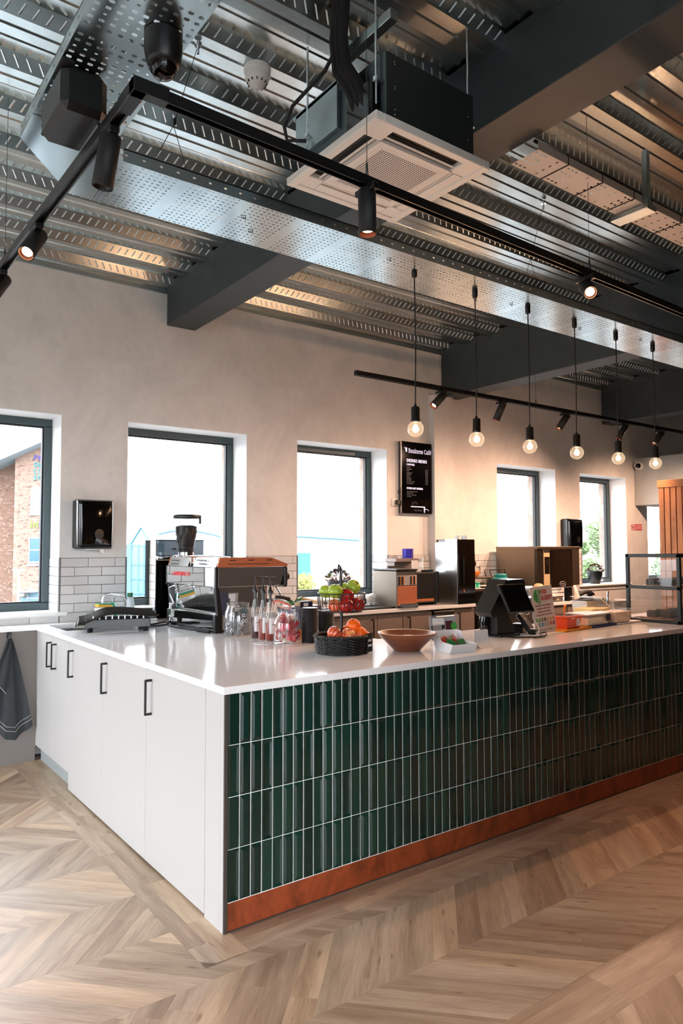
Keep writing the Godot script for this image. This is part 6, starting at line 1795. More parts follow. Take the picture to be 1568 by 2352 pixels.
func tub(called: String, at: Vector3, turn: float, sx: float, sz: float, h: float, m: Material, fill: Material, lv: float, label: String) -> Node3D:
	# an open rectangular food tub with flared walls, lip and filling
	var o := thing(called, label, "tub", at, turn)
	var s := Sh.new()
	var k := 0.86
	var lo := [Vector3(-sx * k, 0, -sz * k), Vector3(sx * k, 0, -sz * k), Vector3(sx * k, 0, sz * k), Vector3(-sx * k, 0, sz * k)]
	var hi := [Vector3(-sx, h, -sz), Vector3(sx, h, -sz), Vector3(sx, h, sz), Vector3(-sx, h, sz)]
	for i in 4:
		var q := (i + 1) % 4
		s.face([lo[i], lo[q], hi[q], hi[i]], (lo[i] + lo[q]) * Vector3(1, 0, 1))
		var e := 0.008
		var out: Vector3 = ((hi[i] + hi[q]) * 0.5 * Vector3(1, 0, 1)).normalized()
		var p := hi[i] as Vector3
		var p2 := hi[q] as Vector3
		s.face([p, p2, p2 + out * e, p + out * e], Vector3.UP)
		s.face([p + out * e, p2 + out * e, p2 + out * e - Vector3(0, 0.007, 0), p + out * e - Vector3(0, 0.007, 0)], out)
	s.face(lo, Vector3.DOWN)
	obj("tub", s, m, o)
	var g := []
	var kk := lerpf(k, 1.0, lv) * 0.985
	for i in 9:
		var row := []
		for j in 9: row.append(Vector3(lerpf(-1, 1, j / 8.0) * sx * kk, h * lv + rng.randf_range(-0.006, 0.008) * (1.0 if i % 8 > 0 and j % 8 > 0 else 0.0), lerpf(-1, 1, i / 8.0) * sz * kk))
		g.append(row)
	var f := Sh.new().sheet(g, Vector3.UP)
	for i in 4:
		var q := (i + 1) % 4
		f.face([lo[i] * 0.985 + Vector3(0, 0.003, 0), lo[q] * 0.985 + Vector3(0, 0.003, 0), Vector3(signf(lo[q].x) * sx * kk, h * lv, signf(lo[q].z) * sz * kk), Vector3(signf(lo[i].x) * sx * kk, h * lv, signf(lo[i].z) * sz * kk)], (lo[i] + lo[q]) * Vector3(1, 0, 1))
	obj("filling", f, fill, o)
	return o

func spoon(at: Vector3, tip: Vector3, m: Material, label: String) -> void:
	var o := thing("spoon", label, "spoon", at)
	var d := tip - at
	var n := d.normalized().cross(Vector3(0.3, 0, 1)).normalized()
	obj("handle", Sh.new().tube([d * 0.25, d * 0.6 + n * 0.004, d * 0.95, d + n * 0.004], 0.0055, 8, false, 0.0095), m, o)
	obj("bowl", Sh.new().lathe([Vector2(0.0, -0.004), Vector2(0.012, -0.002), Vector2(0.017, 0.003), Vector2(0.012, 0.003), Vector2(0.0, 0.0)], 14, Transform3D(Basis.from_scale(Vector3(1.5, 1, 1)), Vector3.ZERO)), m, o)

func build_food() -> void:
	var bo := thing("cutting_board", "orange cutting board on the bar behind the allergy sign", "cutting board", Vector3(2.78, TOP, -0.46), 0.12)
	obj("board", Sh.new().bx(-0.17, 0.20, 0.0, 0.014, -0.13, 0.12, 0.004), M.board_orange, bo)
	var bl := thing("cutting_board", "dark blue cutting board under the white lidded tub", "cutting board", Vector3(3.14, TOP, -0.52), 0.10)
	obj("board", Sh.new().bx(-0.17, 0.16, 0.0, 0.014, -0.15, 0.145, 0.004), M.board_blue, bl)
	var bw := thing("cutting_board", "white cutting board nearest the display case", "cutting board", Vector3(3.44, TOP, -0.52), 0.05)
	obj("board", Sh.new().bx(-0.13, 0.19, 0.0, 0.014, -0.18, 0.14, 0.004), M.board_white, bw)
	var t1 := tub("food_tub", Vector3(2.76, TOP + 0.014, -0.42), 0.12, 0.095, 0.07, 0.082, M.tub_orange, M.tub_orange, 0.8, "orange tub with pale rim on the orange board")
	obj("lid", Sh.new().bx(-0.09, 0.11, 0.083, 0.089, -0.078, 0.075, 0.002), M.clear_plastic, t1)
	obj("label", Sh.new().box(Vector3(0.052, 0.04, 0.0675), Vector3(0.045, 0.05, 0.001), 0.0).box(Vector3(-0.02, 0.07, 0.069), Vector3(0.05, 0.01, 0.001)), M.paper_white, t1)
	var t2 := tub("food_tub", Vector3(3.08, TOP + 0.014, -0.46), 0.08, 0.155, 0.085, 0.075, M.clear_plastic, M.cream, 0.75, "long white tub with navy clip on the blue board")
	obj("rim", Sh.new().bx(-0.166, 0.166, 0.073, 0.083, -0.096, 0.096, 0.004), M.white_plastic, t2)
	obj("clip", Sh.new().bx(0.075, 0.13, 0.025, 0.072, 0.093, 0.099, 0.002), M.navy, t2)
	tub("food_tub", Vector3(3.39, TOP + 0.014, -0.46), 0.05, 0.115, 0.08, 0.098, M.clear_plastic, M.slaw, 0.78, "clear tub of pale coleslaw on the white board")
	tub("food_tub", Vector3(3.33, TOP + 0.014, -0.60), 0.05, 0.13, 0.08, 0.115, M.clear_plastic, M.cheese, 0.8, "clear tub of grated cheese behind the coleslaw")
	var t5 := tub("food_tub", Vector3(3.52, TOP, -0.745), 0.05, 0.15, 0.065, 0.15, M.white_plastic, M.cream, 0.7, "deep white tub with its lid ajar behind the cheese tub")
	obj("lid", Sh.new().box(Vector3(0.01, 0.17, 0.0), Vector3(0.33, 0.006, 0.16), 0.002, Transform3D(Basis(Vector3.BACK, -0.06), Vector3.ZERO)), M.white_plastic, t5)
	tub("food_tub", Vector3(3.80, TOP, -0.72), 0.0, 0.12, 0.08, 0.14, M.white_plastic, M.cream, 0.85, "white tub standing behind the display case glass")
	spoon(Vector3(2.80, TOP + 0.09, -0.46), Vector3(2.735, TOP + 0.165, -0.40), M.juice, "orange-handled spatula leaning in the orange tub")
	spoon(Vector3(3.40, TOP + 0.10, -0.47), Vector3(3.30, TOP + 0.185, -0.50), M.chrome, "steel spoon leaning left in the coleslaw tub")
	spoon(Vector3(3.46, TOP + 0.10, -0.56), Vector3(3.475, TOP + 0.225, -0.56), M.chrome, "upright steel spoon between coleslaw and cheese tubs")
	# display case
	var d := thing("display_case", "black-framed glass display case with two shelves of cakes", "display case", Vector3(3.665, TOP, -0.53))
	var H := 0.505
	var L := 1.5
	var D := 0.40
	var t := 0.025
	var f := Sh.new()
	for z in [0.0, D]:
		for x in [0.0, L * 0.5, L]: f.bx(x, x + t, 0, H, z, z + t, 0.002)
		for y in [0.0, H - t]: f.bx(0, L, y, y + t, z, z + t, 0.002)
	for x in [0.0, L]:
		for y in [0.0, 0.245, H - t]: f.bx(x, x + t, y, y + t, 0, D + t, 0.002)
	obj("frame", f, M.case_frame, d)
	for q in [[0.004, 0.008, 0.02, H - 0.02, 0.02, D], [0.02, L, H - 0.008, H - 0.004, 0.02, D]]: obj("pane", Sh.new().bx(q[0], q[1], q[2], q[3], q[4], q[5]), M.case_glass, d)
	obj("pane", Sh.new().bx(0.02, L, 0.02, H - 0.02, D + 0.008, D + 0.012), M.case_glass, d)
	obj("pane", Sh.new().bx(0.40, L, 0.02, H - 0.02, 0.004, 0.008), M.case_glass, d)
	obj("shelf", Sh.new().bx(0.02, L, 0.247, 0.255, 0.015, D), M.case_glass, d)
	obj("floor_board", Sh.new().bx(0.02, L, 0.004, 0.018, 0.015, D), M.wood_board, d)
	for y in [0.018, 0.255]:
		var sh: String = "lower shelf" if y < 0.1 else "upper shelf"
		for c in 2:
			var bx := 0.20 + c * 0.30
			var nth: String = ["first", "second"][c]
			var pl := thing("serving_board", "%s brown wood board from the glass end, %s of the display case" % [nth, sh], "board", Vector3(3.665 + bx, TOP + y, -0.33), 0.0, "serving boards in the display case")
			obj("board", Sh.new().bx(-0.13, 0.13, 0, 0.014, -0.13, 0.13, 0.004), M.wood_board, pl)
			for i in 4:
				var ck := thing("brownie", "%s dark brownie on the %s board of the %s" % [["rear left", "rear right", "front left", "front right"][i], nth, sh], "cake", Vector3(3.665 + bx - 0.06 + (i % 2) * 0.11, TOP + y + 0.014, -0.39 + (i / 2) * 0.11), 0.1 * (i - 1), "brownies in the display case")
				obj("cake", Sh.new().bx(-0.038, 0.038, 0, 0.045, -0.038, 0.038, 0.006), M.cake, ck)
				obj("topping", Sh.new().bx(-0.03, 0.025, 0.045, 0.051, -0.03, 0.03, 0.003), M.stem_brown, ck)
	var pt := thing("price_card", "small white price card on the upper shelf of the display case", "card", Vector3(3.70, TOP + 0.255, -0.29))
	obj("card", Sh.new().bx(0, 0.09, 0, 0.004, -0.05, 0.03).bx(0.0, 0.09, 0.0, 0.02, -0.052, -0.05), M.paper_white, pt)
	var tk := thing("price_ticket", "white ticket with lettering under the top glass of the display case", "card", Vector3(3.98, TOP + 0.44, -0.12))
	obj("ticket", Sh.new().prism(PackedVector2Array([Vector2(-0.1, 0), Vector2(0.1, 0), Vector2(0.08, 0.05), Vector2(-0.06, 0.05)]), -0.001, 0.001, Transform3D(Basis(Vector3.UP, -0.5), Vector3.ZERO)), M.paper_white, tk)

# ---------------------------------------------------------------- along the window wall
func potted(called: String, at: Vector3, r: float, h: float, label: String) -> void:
	var o := thing(called, label, "plant", at)
	obj("pot", Sh.new().lathe([Vector2(0.0, 0.0), Vector2(r * 0.66, 0.0), Vector2(r * 0.72, 0.006), Vector2(r * 0.95, h * 0.6), Vector2(r, h), Vector2(r * 0.94, h), Vector2(r * 0.88, h * 0.7), Vector2(0.0, h * 0.68)], 32), M.pot_dark, o)
	obj("soil", Sh.new().lathe([Vector2(r * 0.92, h * 0.86), Vector2(0.0, h * 0.9)], 20), M.stem_brown, o)
	var ls := [Sh.new(), Sh.new(), Sh.new()]
	for k in 230:
		var a := rng.randf() * TAU
		var e := rng.randf_range(0.05, 1.5)
		var base := Vector3(cos(a) * cos(e) * r * 1.15, h * 0.92 + sin(e) * r * 0.95, sin(a) * cos(e) * r * 1.15) * Vector3(rng.randf_range(0.6, 1.0), 1, rng.randf_range(0.6, 1.0))
		var d := (base - Vector3(0, h * 0.8, 0)).normalized() + Vector3(rng.randfn(), rng.randfn(), rng.randfn()) * 0.35
		d = d.normalized()
		var sd := d.cross(Vector3(rng.randfn(), rng.randfn(), rng.randfn())).normalized()
		var L := r * rng.randf_range(0.22, 0.38)
		var n := d.cross(sd)
		var s: Sh = ls[0 if k % 9 < 5 else (1 if k % 9 < 7 else 2)]
		s.face([base, base + d * L * 0.5 + sd * L * 0.22, base + d * L - n * L * 0.1], n)
		s.face([base, base + d * L * 0.5 - sd * L * 0.22, base + d * L - n * L * 0.1], n)
	obj("leaves", ls[0], M.leaf_dark, o)
	obj("red_leaves", ls[1], M.leaf_red, o)
	obj("green_leaves", ls[2], M.hedge_green, o)
	var st := Sh.new()
	for k in 10:
		var a := TAU * k / 10.0
		st.tube([Vector3(0, h * 0.85, 0), Vector3(cos(a) * r * 0.5, h * 1.05, sin(a) * r * 0.5), Vector3(cos(a) * r * 0.95, h * (1.0 + 0.25 * (k % 3)), sin(a) * r * 0.95)], 0.003, 5)
	obj("stem", st, M.stem_brown, o)

func dispenser(label: String, at: Vector3, W: float) -> void:
	var o := thing("towel_dispenser", label, "paper dispenser", at)
	var hw := W * 0.5
	# rounded black case: a bulging front over a back box
	var g := []
	for i in 25:
		var v := sin(PI * 0.5 * (i / 12.0 - 1.0))
		var row := []
		for j in 37:
			var u := sin(PI * 0.5 * (j / 18.0 - 1.0))
			# rounded edges of some 30 mm, the face bulging a little
			var du := clampf((1.0 - absf(u)) * hw / 0.03, 0.0, 1.0)
			var dv := clampf((1.0 - absf(v)) * 0.19 / 0.026, 0.0, 1.0)
			var e := sqrt(1.0 - (1.0 - du) * (1.0 - du)) * sqrt(1.0 - (1.0 - dv) * (1.0 - dv))
			row.append(Vector3(u * hw * (1.0 - 0.03 * maxf(0.0, -v)), v * 0.19, 0.085 + 0.06 * e + 0.012 * (1.0 - u * u) * (1.0 - v * v)))
		g.append(row)
	obj("cover", Sh.new().sheet(g, Vector3.BACK), M.black_gloss, o)
	obj("case", Sh.new().bx(-hw + 0.002, hw - 0.002, -0.188, 0.188, 0.0, 0.09, 0.012), M.black_satin, o)
	obj("window", Sh.new().lathe([Vector2(0.0, 0.0), Vector2(0.034, 0.0), Vector2(0.036, 0.002), Vector2(0.0, 0.004)], 28, Transform3D(Basis(Vector3.RIGHT, PI / 2) * Basis.from_scale(Vector3(0.95, 1, 1.1)), Vector3(0.02, -0.075, 0.1545))), M.dark_steel, o)
	var p := obj("paper", Sh.new().bx(-0.055, 0.07, -0.196, -0.188, 0.03, 0.12, 0.003), M.paper_white, o)
	obj("torn_end", Sh.new().face2(Vector3(0.03, -0.19, 0.11), Vector3(0.072, -0.19, 0.11), Vector3(0.068, -0.222, 0.118), Vector3(0.055, -0.225, 0.12)), M.paper_white, p)

func build_back() -> void:
	dispenser("black paper towel dispenser above the sink, left of the second window", Vector3(0.418, 1.698, -3.07), 0.283)
	dispenser("black paper towel dispenser above the oven, left of the fifth window", Vector3(6.455, 1.695, -3.07), 0.283)
	# menu screen
	var m := thing("menu_screen", "upright black menu screen with drinks list on the wall beside the pier", "screen", Vector3(3.815, 2.257, -3.02))
	obj("casing", Sh.new().bx(-0.217, 0.217, -0.378, 0.378, -0.045, 0.0, 0.004), M.black_satin, m)
	obj("bezel_edge", Sh.new().bx(-0.219, -0.2165, -0.378, 0.378, -0.02, 0.002), M.steel, m)
	var d := obj("display", Sh.new().bx(-0.214, 0.214, -0.375, 0.375, 0.0, 0.002), M.screen_black, m)
	var at := func(x: float, y: float) -> Transform3D: return Transform3D(Basis.IDENTITY, Vector3(x, y, 0.003))
	text("Business Café", 0.046, M.screen_white, d, at.call(-0.122, 0.282), false, "Droid Serif", "lettering", 0.80)
	obj("cup_emblem", Sh.new().prism(PackedVector2Array([Vector2(-0.17, 0.312), Vector2(-0.138, 0.312), Vector2(-0.138, 0.268), Vector2(-0.158, 0.268), Vector2(-0.16, 0.290)]), 0.002, 0.003).tube([Vector3(-0.163, 0.305, 0.0025), Vector3(-0.176, 0.312, 0.0025), Vector3(-0.17, 0.318, 0.0025)], 0.0016, 4), M.screen_white, d)
	text("DRINKS MENU", 0.034, M.screen_white, d, at.call(-0.148, 0.178), true, "Droid Sans", "lettering", 0.90)
	text("COFFEES", 0.020, M.screen_white, d, at.call(-0.148, 0.135), true, "Droid Sans", "lettering", 1.0)
	text("OTHER HOT DRINKS", 0.020, M.screen_white, d, at.call(-0.148, -0.115), true, "Droid Sans", "lettering", 0.88)
	var items := ["Espresso", "Americano", "Latte", "Cappuccino", "Flat White", "Mocha", "Macchiato", "Iced Latte", "Extra Coffee Shot", "Decaffeinated"]
	for i in 10:
		text(items[i], 0.0105, M.screen_dim, d, at.call(-0.148, 0.105 - i * 0.0187), false, "Droid Sans", "lettering")
		if i < 9: text("£2.%d0" % (2 + (i * 3) % 7), 0.0105, M.screen_dim, d, at.call(0.12, 0.088 - i * 0.0187), false, "Droid Sans", "lettering")
	for i in 4: text(["Hot Chocolate & Cream", "Breakfast Tea", "Herbal and Fruit Tea", "Hot Water"][i], 0.0105, M.screen_dim, d, at.call(-0.148, -0.148 - i * 0.018), false, "Droid Sans", "lettering")
	obj("cup_picture", Sh.new().prism(PackedVector2Array([Vector2(-0.09, -0.302), Vector2(0.11, -0.302), Vector2(0.112, -0.312), Vector2(0.108, -0.368), Vector2(0.098, -0.368), Vector2(0.094, -0.312), Vector2(-0.09, -0.311)]), 0.002, 0.003).tube([Vector3(0.11, -0.33, 0.0025), Vector3(0.145, -0.332, 0.0025), Vector3(0.165, -0.345, 0.0025)], 0.0025, 5), M.screen_white, d)
	text("First Belvoir", 0.014, M.screen_dim, d, at.call(-0.045, -0.345), false, "Droid Serif", "lettering")
	obj("steam_picture", Sh.new().tube([Vector3(-0.07, -0.295, 0.0025), Vector3(-0.065, -0.255, 0.0025), Vector3(-0.04, -0.275, 0.0025), Vector3(-0.02, -0.252, 0.0025), Vector3(0.0, -0.28, 0.0025)], 0.002, 5), M.screen_dim, d)
	var so := thing("wall_socket", "white wall socket with black plug beside the menu screen", "socket", Vector3(3.545, 1.99, -3.07))
	obj("plate", Sh.new().bx(-0.043, 0.043, -0.043, 0.043, 0.0, 0.012, 0.004), M.white_plastic, so)
	obj("plug", Sh.new().box(Vector3(0.02, 0.0, 0.028), Vector3(0.05, 0.05, 0.035), 0.006).tube([Vector3(0.03, 0.0, 0.04), Vector3(0.045, 0.06, 0.035), Vector3(0.03, 0.11, 0.02), Vector3(0.05, 0.15, 0.03)], 0.004, 6), M.black_satin, so)
	# things on the back worktop, left to right
	var cb := thing("serving_board", "pale chopping board with navy edge behind the sweet jar", "board", Vector3(2.13, TOP, -2.72), 0.12)
	obj("board", Sh.new().bx(-0.16, 0.17, 0.0, 0.052, -0.11, 0.11, 0.004), M.navy, cb)
	obj("paper", Sh.new().bx(-0.158, 0.168, 0.052, 0.056, -0.108, 0.108), M.paper_white, cb)
	var gl := thing("spring_greens", "bunch of green leaves lying on the chopping board", "vegetable", Vector3(2.07, TOP + 0.060, -2.70))
	for k in 9:
		var a := 0.3 * k - 1.3
		var dd := Vector3(sin(a), 0.25 + 0.1 * (k % 3), cos(a) * 0.3).normalized()
		var sd := dd.cross(Vector3.BACK).normalized()
		var lf := Sh.new()
		lf.face([Vector3.ZERO, dd * 0.06 + sd * 0.018, dd * 0.13 + Vector3(0.01, -0.005 * k, 0.0)], Vector3.BACK)
		lf.face([Vector3.ZERO, dd * 0.06 - sd * 0.018, dd * 0.13 + Vector3(0.01, -0.005 * k, 0.0)], Vector3.BACK)
		obj("leaf", lf, M.leaf if k % 2 == 0 else M.packet_green, gl)
	var ww := thing("wooden_spatula", "wooden spatula lying across the board behind the wire basket", "spatula", Vector3(2.25, TOP + 0.064, -2.68), -0.3)
	obj("blade", Sh.new().tube([Vector3(-0.12, 0.05, 0), Vector3(0.0, 0.025, 0), Vector3(0.10, 0.002, 0)], 0.02, 8, false, 0.007), M.cork, ww)
	obj("tip", Sh.new().box(Vector3(0.115, 0.004, 0), Vector3(0.035, 0.022, 0.02), 0.006), M.rubber, ww)
	var bt := thing("black_tray", "flat black tray on the back worktop before the bread bags", "tray", Vector3(2.86, TOP, -2.60))
	obj("tray", Sh.new().bx(-0.22, 0.24, 0.0, 0.008, -0.13, 0.13, 0.003), M.black_satin, bt)
	for z in [-0.125, 0.125]: obj("rim", Sh.new().bx(-0.22, 0.24, 0.008, 0.018, z - 0.005, z + 0.005, 0.003), M.black_satin, bt)
	var bl := ["crumpled clear bag of bread rolls left on the back worktop", "pale packet with grey label next to the bread bag"]
	var bp := [Vector3(2.90, TOP, -2.86), Vector3(3.10, TOP, -2.88)]
	for i in 2:
		var o := thing("food_bag", bl[i], "bag", bp[i])
		var lo := Sh.new()
		var pr := []
		for q in 9:
			var a := PI * q / 8.0
			pr.append(Vector2(0.085 * sin(a) * (1.0 + 0.12 * sin(q * 2.3 + i)), 0.06 - 0.06 * cos(a)))
		lo.lathe(pr, 14, Transform3D(Basis.from_scale(Vector3(1.1, 1, 0.7)), Vector3.ZERO))
		obj("bag", lo, M.paper_white if i == 0 else M.warm_white, o)
		obj("label", Sh.new().bx(-0.05, 0.05, 0.025, 0.075, 0.055, 0.062, 0.004), M.dark_steel if i == 0 else M.sachet_clear, o)
	var cp := thing("plastic_jug", "clear plastic jug beside the steel dispenser", "jug", Vector3(3.02, TOP, -2.72))
	obj("jug", Sh.new().lathe([Vector2(0.0, 0.0), Vector2(0.045, 0.0), Vector2(0.058, 0.12), Vector2(0.055, 0.12), Vector2(0.043, 0.004), Vector2(0.0, 0.004)], 22), M.clear_plastic, cp)
	var nd := thing("water_boiler", "polished steel water boiler with slotted top on the back worktop", "boiler", Vector3(3.155, TOP, -2.62))
	obj("body", Sh.new().bx(-0.13, 0.13, 0.0, 0.345, -0.17, 0.17, 0.006), M.steel_brushed, nd)
	obj("front", Sh.new().bx(-0.122, 0.122, 0.02, 0.20, 0.17, 0.176, 0.002), M.copper_tint, nd)
	obj("control_strip", Sh.new().bx(-0.122, 0.122, 0.208, 0.30, 0.17, 0.176, 0.002), M.grey_print, nd)
	for k in 4: obj("slot", Sh.new().bx([-0.115, -0.075, 0.035, 0.075][k], [-0.085, -0.045, 0.058, 0.098][k], 0.215, 0.292, 0.176, 0.178), M.slot_dark, nd)
	for k in 4: obj("slot_edge", Sh.new().bx([-0.087, -0.05, 0.055, 0.095][k], [-0.081, -0.043, 0.061, 0.101][k], 0.215, 0.292, 0.176, 0.179), M.juice, nd)
	obj("lid", Sh.new().bx(-0.135, 0.135, 0.345, 0.36, -0.172, 0.178, 0.004), M.black_satin, nd)
	obj("drip_lip", Sh.new().bx(-0.11, 0.12, 0.0, 0.04, 0.176, 0.2, 0.006), M.chrome, nd)
	var bo := thing("toaster_oven", "dark brushed steel countertop oven right of the water boiler", "oven", Vector3(3.52, TOP, -2.78))
	obj("body", Sh.new().bx(-0.20, 0.17, 0.02, 0.32, -0.2, 0.2, 0.008), M.dark_steel, bo)
	obj("door", Sh.new().bx(-0.19, 0.12, 0.03, 0.31, 0.2, 0.206, 0.003), M.dark_steel, bo)
	obj("handle", Sh.new().bx(-0.16, 0.09, 0.038, 0.062, 0.206, 0.22, 0.003), M.copper_tint, bo)
	obj("hinge_post", Sh.new().bx(0.13, 0.17, 0.02, 0.325, 0.19, 0.21, 0.006), M.black_satin, bo)
	obj("foot", Sh.new().bx(-0.19, -0.15, 0, 0.02, -0.18, 0.18).bx(0.12, 0.16, 0, 0.02, -0.18, 0.18), M.black_satin, bo)
	var sh := thing("wall_shelf", "short brown wall shelf above the water boiler", "shelf", Vector3(3.53, 1.392, -3.068))
	obj("board", Sh.new().bx(-0.12, 0.24, -0.018, 0.016, 0.0, 0.17, 0.003), M.taupe, sh)
	obj("bracket", Sh.new().bx(-0.10, -0.08, -0.06, -0.018, 0.0, 0.12, 0.002), M.taupe, sh)
	obj("back_panel", Sh.new().bx(-0.08, 0.24, -0.25, -0.018, 0.0, 0.012), M.taupe, sh)
	var be := thing("blue_box", "bright blue carton standing on the brown wall shelf", "box", Vector3(3.625, 1.408, -2.96))
	obj("carton", Sh.new().bx(-0.05, 0.05, 0.0, 0.10, -0.03, 0.03, 0.002), M.blue_box, be)
	obj("flap", Sh.new().bx(0.02, 0.045, 0.005, 0.095, 0.03, 0.032), M.letter_indigo, be)
	var wc := thing("white_cup", "tiny white cup on the shelf beside the blue carton", "cup", Vector3(3.52, 1.408, -2.96))
	obj("cup", Sh.new().lathe([Vector2(0.0, 0.0), Vector2(0.016, 0.0), Vector2(0.02, 0.022), Vector2(0.017, 0.022), Vector2(0.013, 0.004), Vector2(0, 0.004)], 16), M.paper_white, wc)
	var pp := thing("paper_stack", "white papers and a clear tube standing on the countertop oven", "paper", Vector3(3.53, TOP + 0.32, -2.72))
	obj("sheet", Sh.new().box(Vector3(-0.035, 0.06, 0), Vector3(0.10, 0.11, 0.006), 0.001, Transform3D(Basis(Vector3.UP, 0.2), Vector3.ZERO)), M.paper_white, pp)
	obj("tube", Sh.new().lathe([Vector2(0.0, 0.0), Vector2(0.022, 0.0), Vector2(0.025, 0.135), Vector2(0.022, 0.135), Vector2(0.02, 0.004), Vector2(0, 0.004)], 18, Transform3D(Basis.IDENTITY, Vector3(0.05, 0, 0.01))), M.clear_plastic, pp)
	obj("clip", Sh.new().bx(0.03, 0.18, 0.0, 0.02, 0.02, 0.05, 0.005), M.black_satin, pp)
	# slim drinks machine
	var dm := thing("drinks_machine", "slim drinks machine with pale steel side and black front", "drinks machine", Vector3(3.80, TOP, -2.43))
	obj("side_panel", Sh.new().bx(0.0, 0.006, 0.0, 0.615, -0.31, 0.0, 0.001), M.steel, dm)
	obj("cabinet", Sh.new().bx(0.006, 0.255, 0.0, 0.642, -0.30, 0.0, 0.004), M.black_gloss, dm)
	obj("side_wing", Sh.new().bx(-0.005, 0.006, 0.60, 0.646, -0.16, 0.004, 0.001), M.steel, dm)
	obj("door", Sh.new().bx(0.012, 0.248, 0.02, 0.5, 0.0, 0.008, 0.003), M.black_gloss, dm)
	obj("handle", Sh.new().bx(0.07, 0.085, 0.2, 0.46, 0.008, 0.02, 0.003), M.black_satin, dm)
	obj("lock", Sh.new().box(Vector3(0.078, 0.13, 0.014), Vector3(0.014, 0.03, 0.008), 0.003), M.copper_tint, dm)
	for k in 2: obj("indicator", Sh.new().bx(0.05 + k * 0.1, 0.1 + k * 0.1, 0.52, 0.60, 0.0, 0.003), M.screen_black, dm)
	for k in 3:
		var gl2 := thing("small_glass", ["single small glass on the left of the slim machine top", "front one of the glass pair on the slim machine top", "rear one of the glass pair on the slim machine top"][k], "glass", Vector3([3.86, 3.965, 4.01][k], TOP + 0.642, [-2.48, -2.47, -2.54][k]))
		obj("glass", Sh.new().lathe([Vector2(0.0, 0.0), Vector2(0.022, 0.0), Vector2(0.026, 0.04), Vector2(0.024, 0.04), Vector2(0.02, 0.004), Vector2(0.0, 0.004)], 18), M.detergent_white, gl2)
	# prep table things
	var jg := thing("juice_jug", "round glass jug of orange juice on the prep table shelf", "jug", Vector3(4.50, 1.2, -2.87))
	obj("glass", Sh.new().lathe([Vector2(0.0, 0.0), Vector2(0.05, 0.0), Vector2(0.075, 0.03), Vector2(0.078, 0.07), Vector2(0.06, 0.10), Vector2(0.055, 0.12)], 24), M.jar_glass, jg)
	obj("juice", Sh.new().lathe([Vector2(0.0, 0.004), Vector2(0.048, 0.004), Vector2(0.071, 0.032), Vector2(0.072, 0.06), Vector2(0.0, 0.06)], 24), M.juice, jg)
	obj("handle", Sh.new().tube([Vector3(0.06, 0.10, 0), Vector3(0.10, 0.11, 0), Vector3(0.105, 0.05, 0), Vector3(0.078, 0.04, 0)], 0.006, 8), M.black_satin, jg)
	obj("lid", Sh.new().bx(-0.07, 0.02, 0.12, 0.17, -0.03, 0.03, 0.008), M.black_satin, jg)
	var bk := thing("wire_rack", "small black wire rack on the prep table shelf right of the juice jug", "rack", Vector3(4.78, 1.2, -2.85))
	obj("wires", Sh.new().tube([Vector3(-0.10, 0.0, 0), Vector3(-0.13, 0.07, 0), Vector3(0.12, 0.075, 0), Vector3(0.12, 0.0, 0)], 0.005, 6).tube([Vector3(-0.10, 0.0, 0.08), Vector3(-0.13, 0.07, 0.08), Vector3(0.12, 0.075, 0.08), Vector3(0.12, 0.0, 0.08)], 0.005, 6), M.rubber, bk)
	for k in 2:
		var mb := thing("mint_bottle", ["left one of two little mint-green bottles on the prep table", "right one of two little mint-green bottles on the prep table"][k], "bottle", Vector3(4.135 + k * 0.055, 1.10, -2.52))
		obj("body", Sh.new().lathe([Vector2(0.0, 0.0), Vector2(0.024, 0.0), Vector2(0.024, 0.012), Vector2(0.02, 0.014), Vector2(0.022, 0.04), Vector2(0.016, 0.044), Vector2(0.02, 0.048), Vector2(0.018, 0.07 - 0.01 * k), Vector2(0.0, 0.072 - 0.01 * k)], 16), M.mint, mb)
		obj("foot", Sh.new().lathe([Vector2(0.0, 0.0), Vector2(0.0245, 0.0), Vector2(0.0245, 0.009), Vector2(0.0, 0.009)], 16), M.sill_white, mb)
	var pl := thing("plate", "pale plate on the prep table right of the mint bottles", "plate", Vector3(4.42, 1.10, -2.60))
	obj("plate", Sh.new().lathe([Vector2(0.0, 0.0), Vector2(0.07, 0.0), Vector2(0.12, 0.016), Vector2(0.118, 0.019), Vector2(0.068, 0.004), Vector2(0.0, 0.004)], 28), M.sill_white, pl)
	# oven
	var ov := thing("combi_oven", "steel combi oven with dark glass door below the fourth window", "oven", Vector3(5.03, 1.10, -2.43))
	obj("side_panel", Sh.new().bx(-0.004, 0.004, 0.0, 0.425, -0.575, -0.03, 0.001), M.steel_brushed, ov)
	obj("body", Sh.new().bx(0.004, 0.75, 0.0, 0.41, -0.575, -0.03, 0.004), M.steel_brushed, ov)
	obj("top", Sh.new().bx(-0.006, 0.77, 0.40, 0.43, -0.58, 0.012, 0.004), M.steel_brushed, ov)
	obj("front_strip", Sh.new().bx(0.0, 0.11, -0.01, 0.425, -0.03, 0.0, 0.003), M.dark_steel, ov)
	obj("control_panel", Sh.new().bx(0.11, 0.215, -0.01, 0.4, -0.03, 0.004, 0.002), M.cork, ov)
	var cpn := obj("touch_panel", Sh.new().bx(0.122, 0.208, 0.13, 0.315, 0.004, 0.007, 0.001), M.screen_black, ov)
	obj("display", Sh.new().bx(0.155, 0.185, 0.225, 0.28, 0.007, 0.008), M.dark_steel, cpn)
	obj("vent", Sh.new().bx(0.115, 0.21, 0.365, 0.395, 0.004, 0.007), M.slot_dark, ov)
	var dr := obj("door", Sh.new().bx(0.22, 0.62, -0.03, 0.385, -0.03, 0.012, 0.006), M.black_gloss, ov)
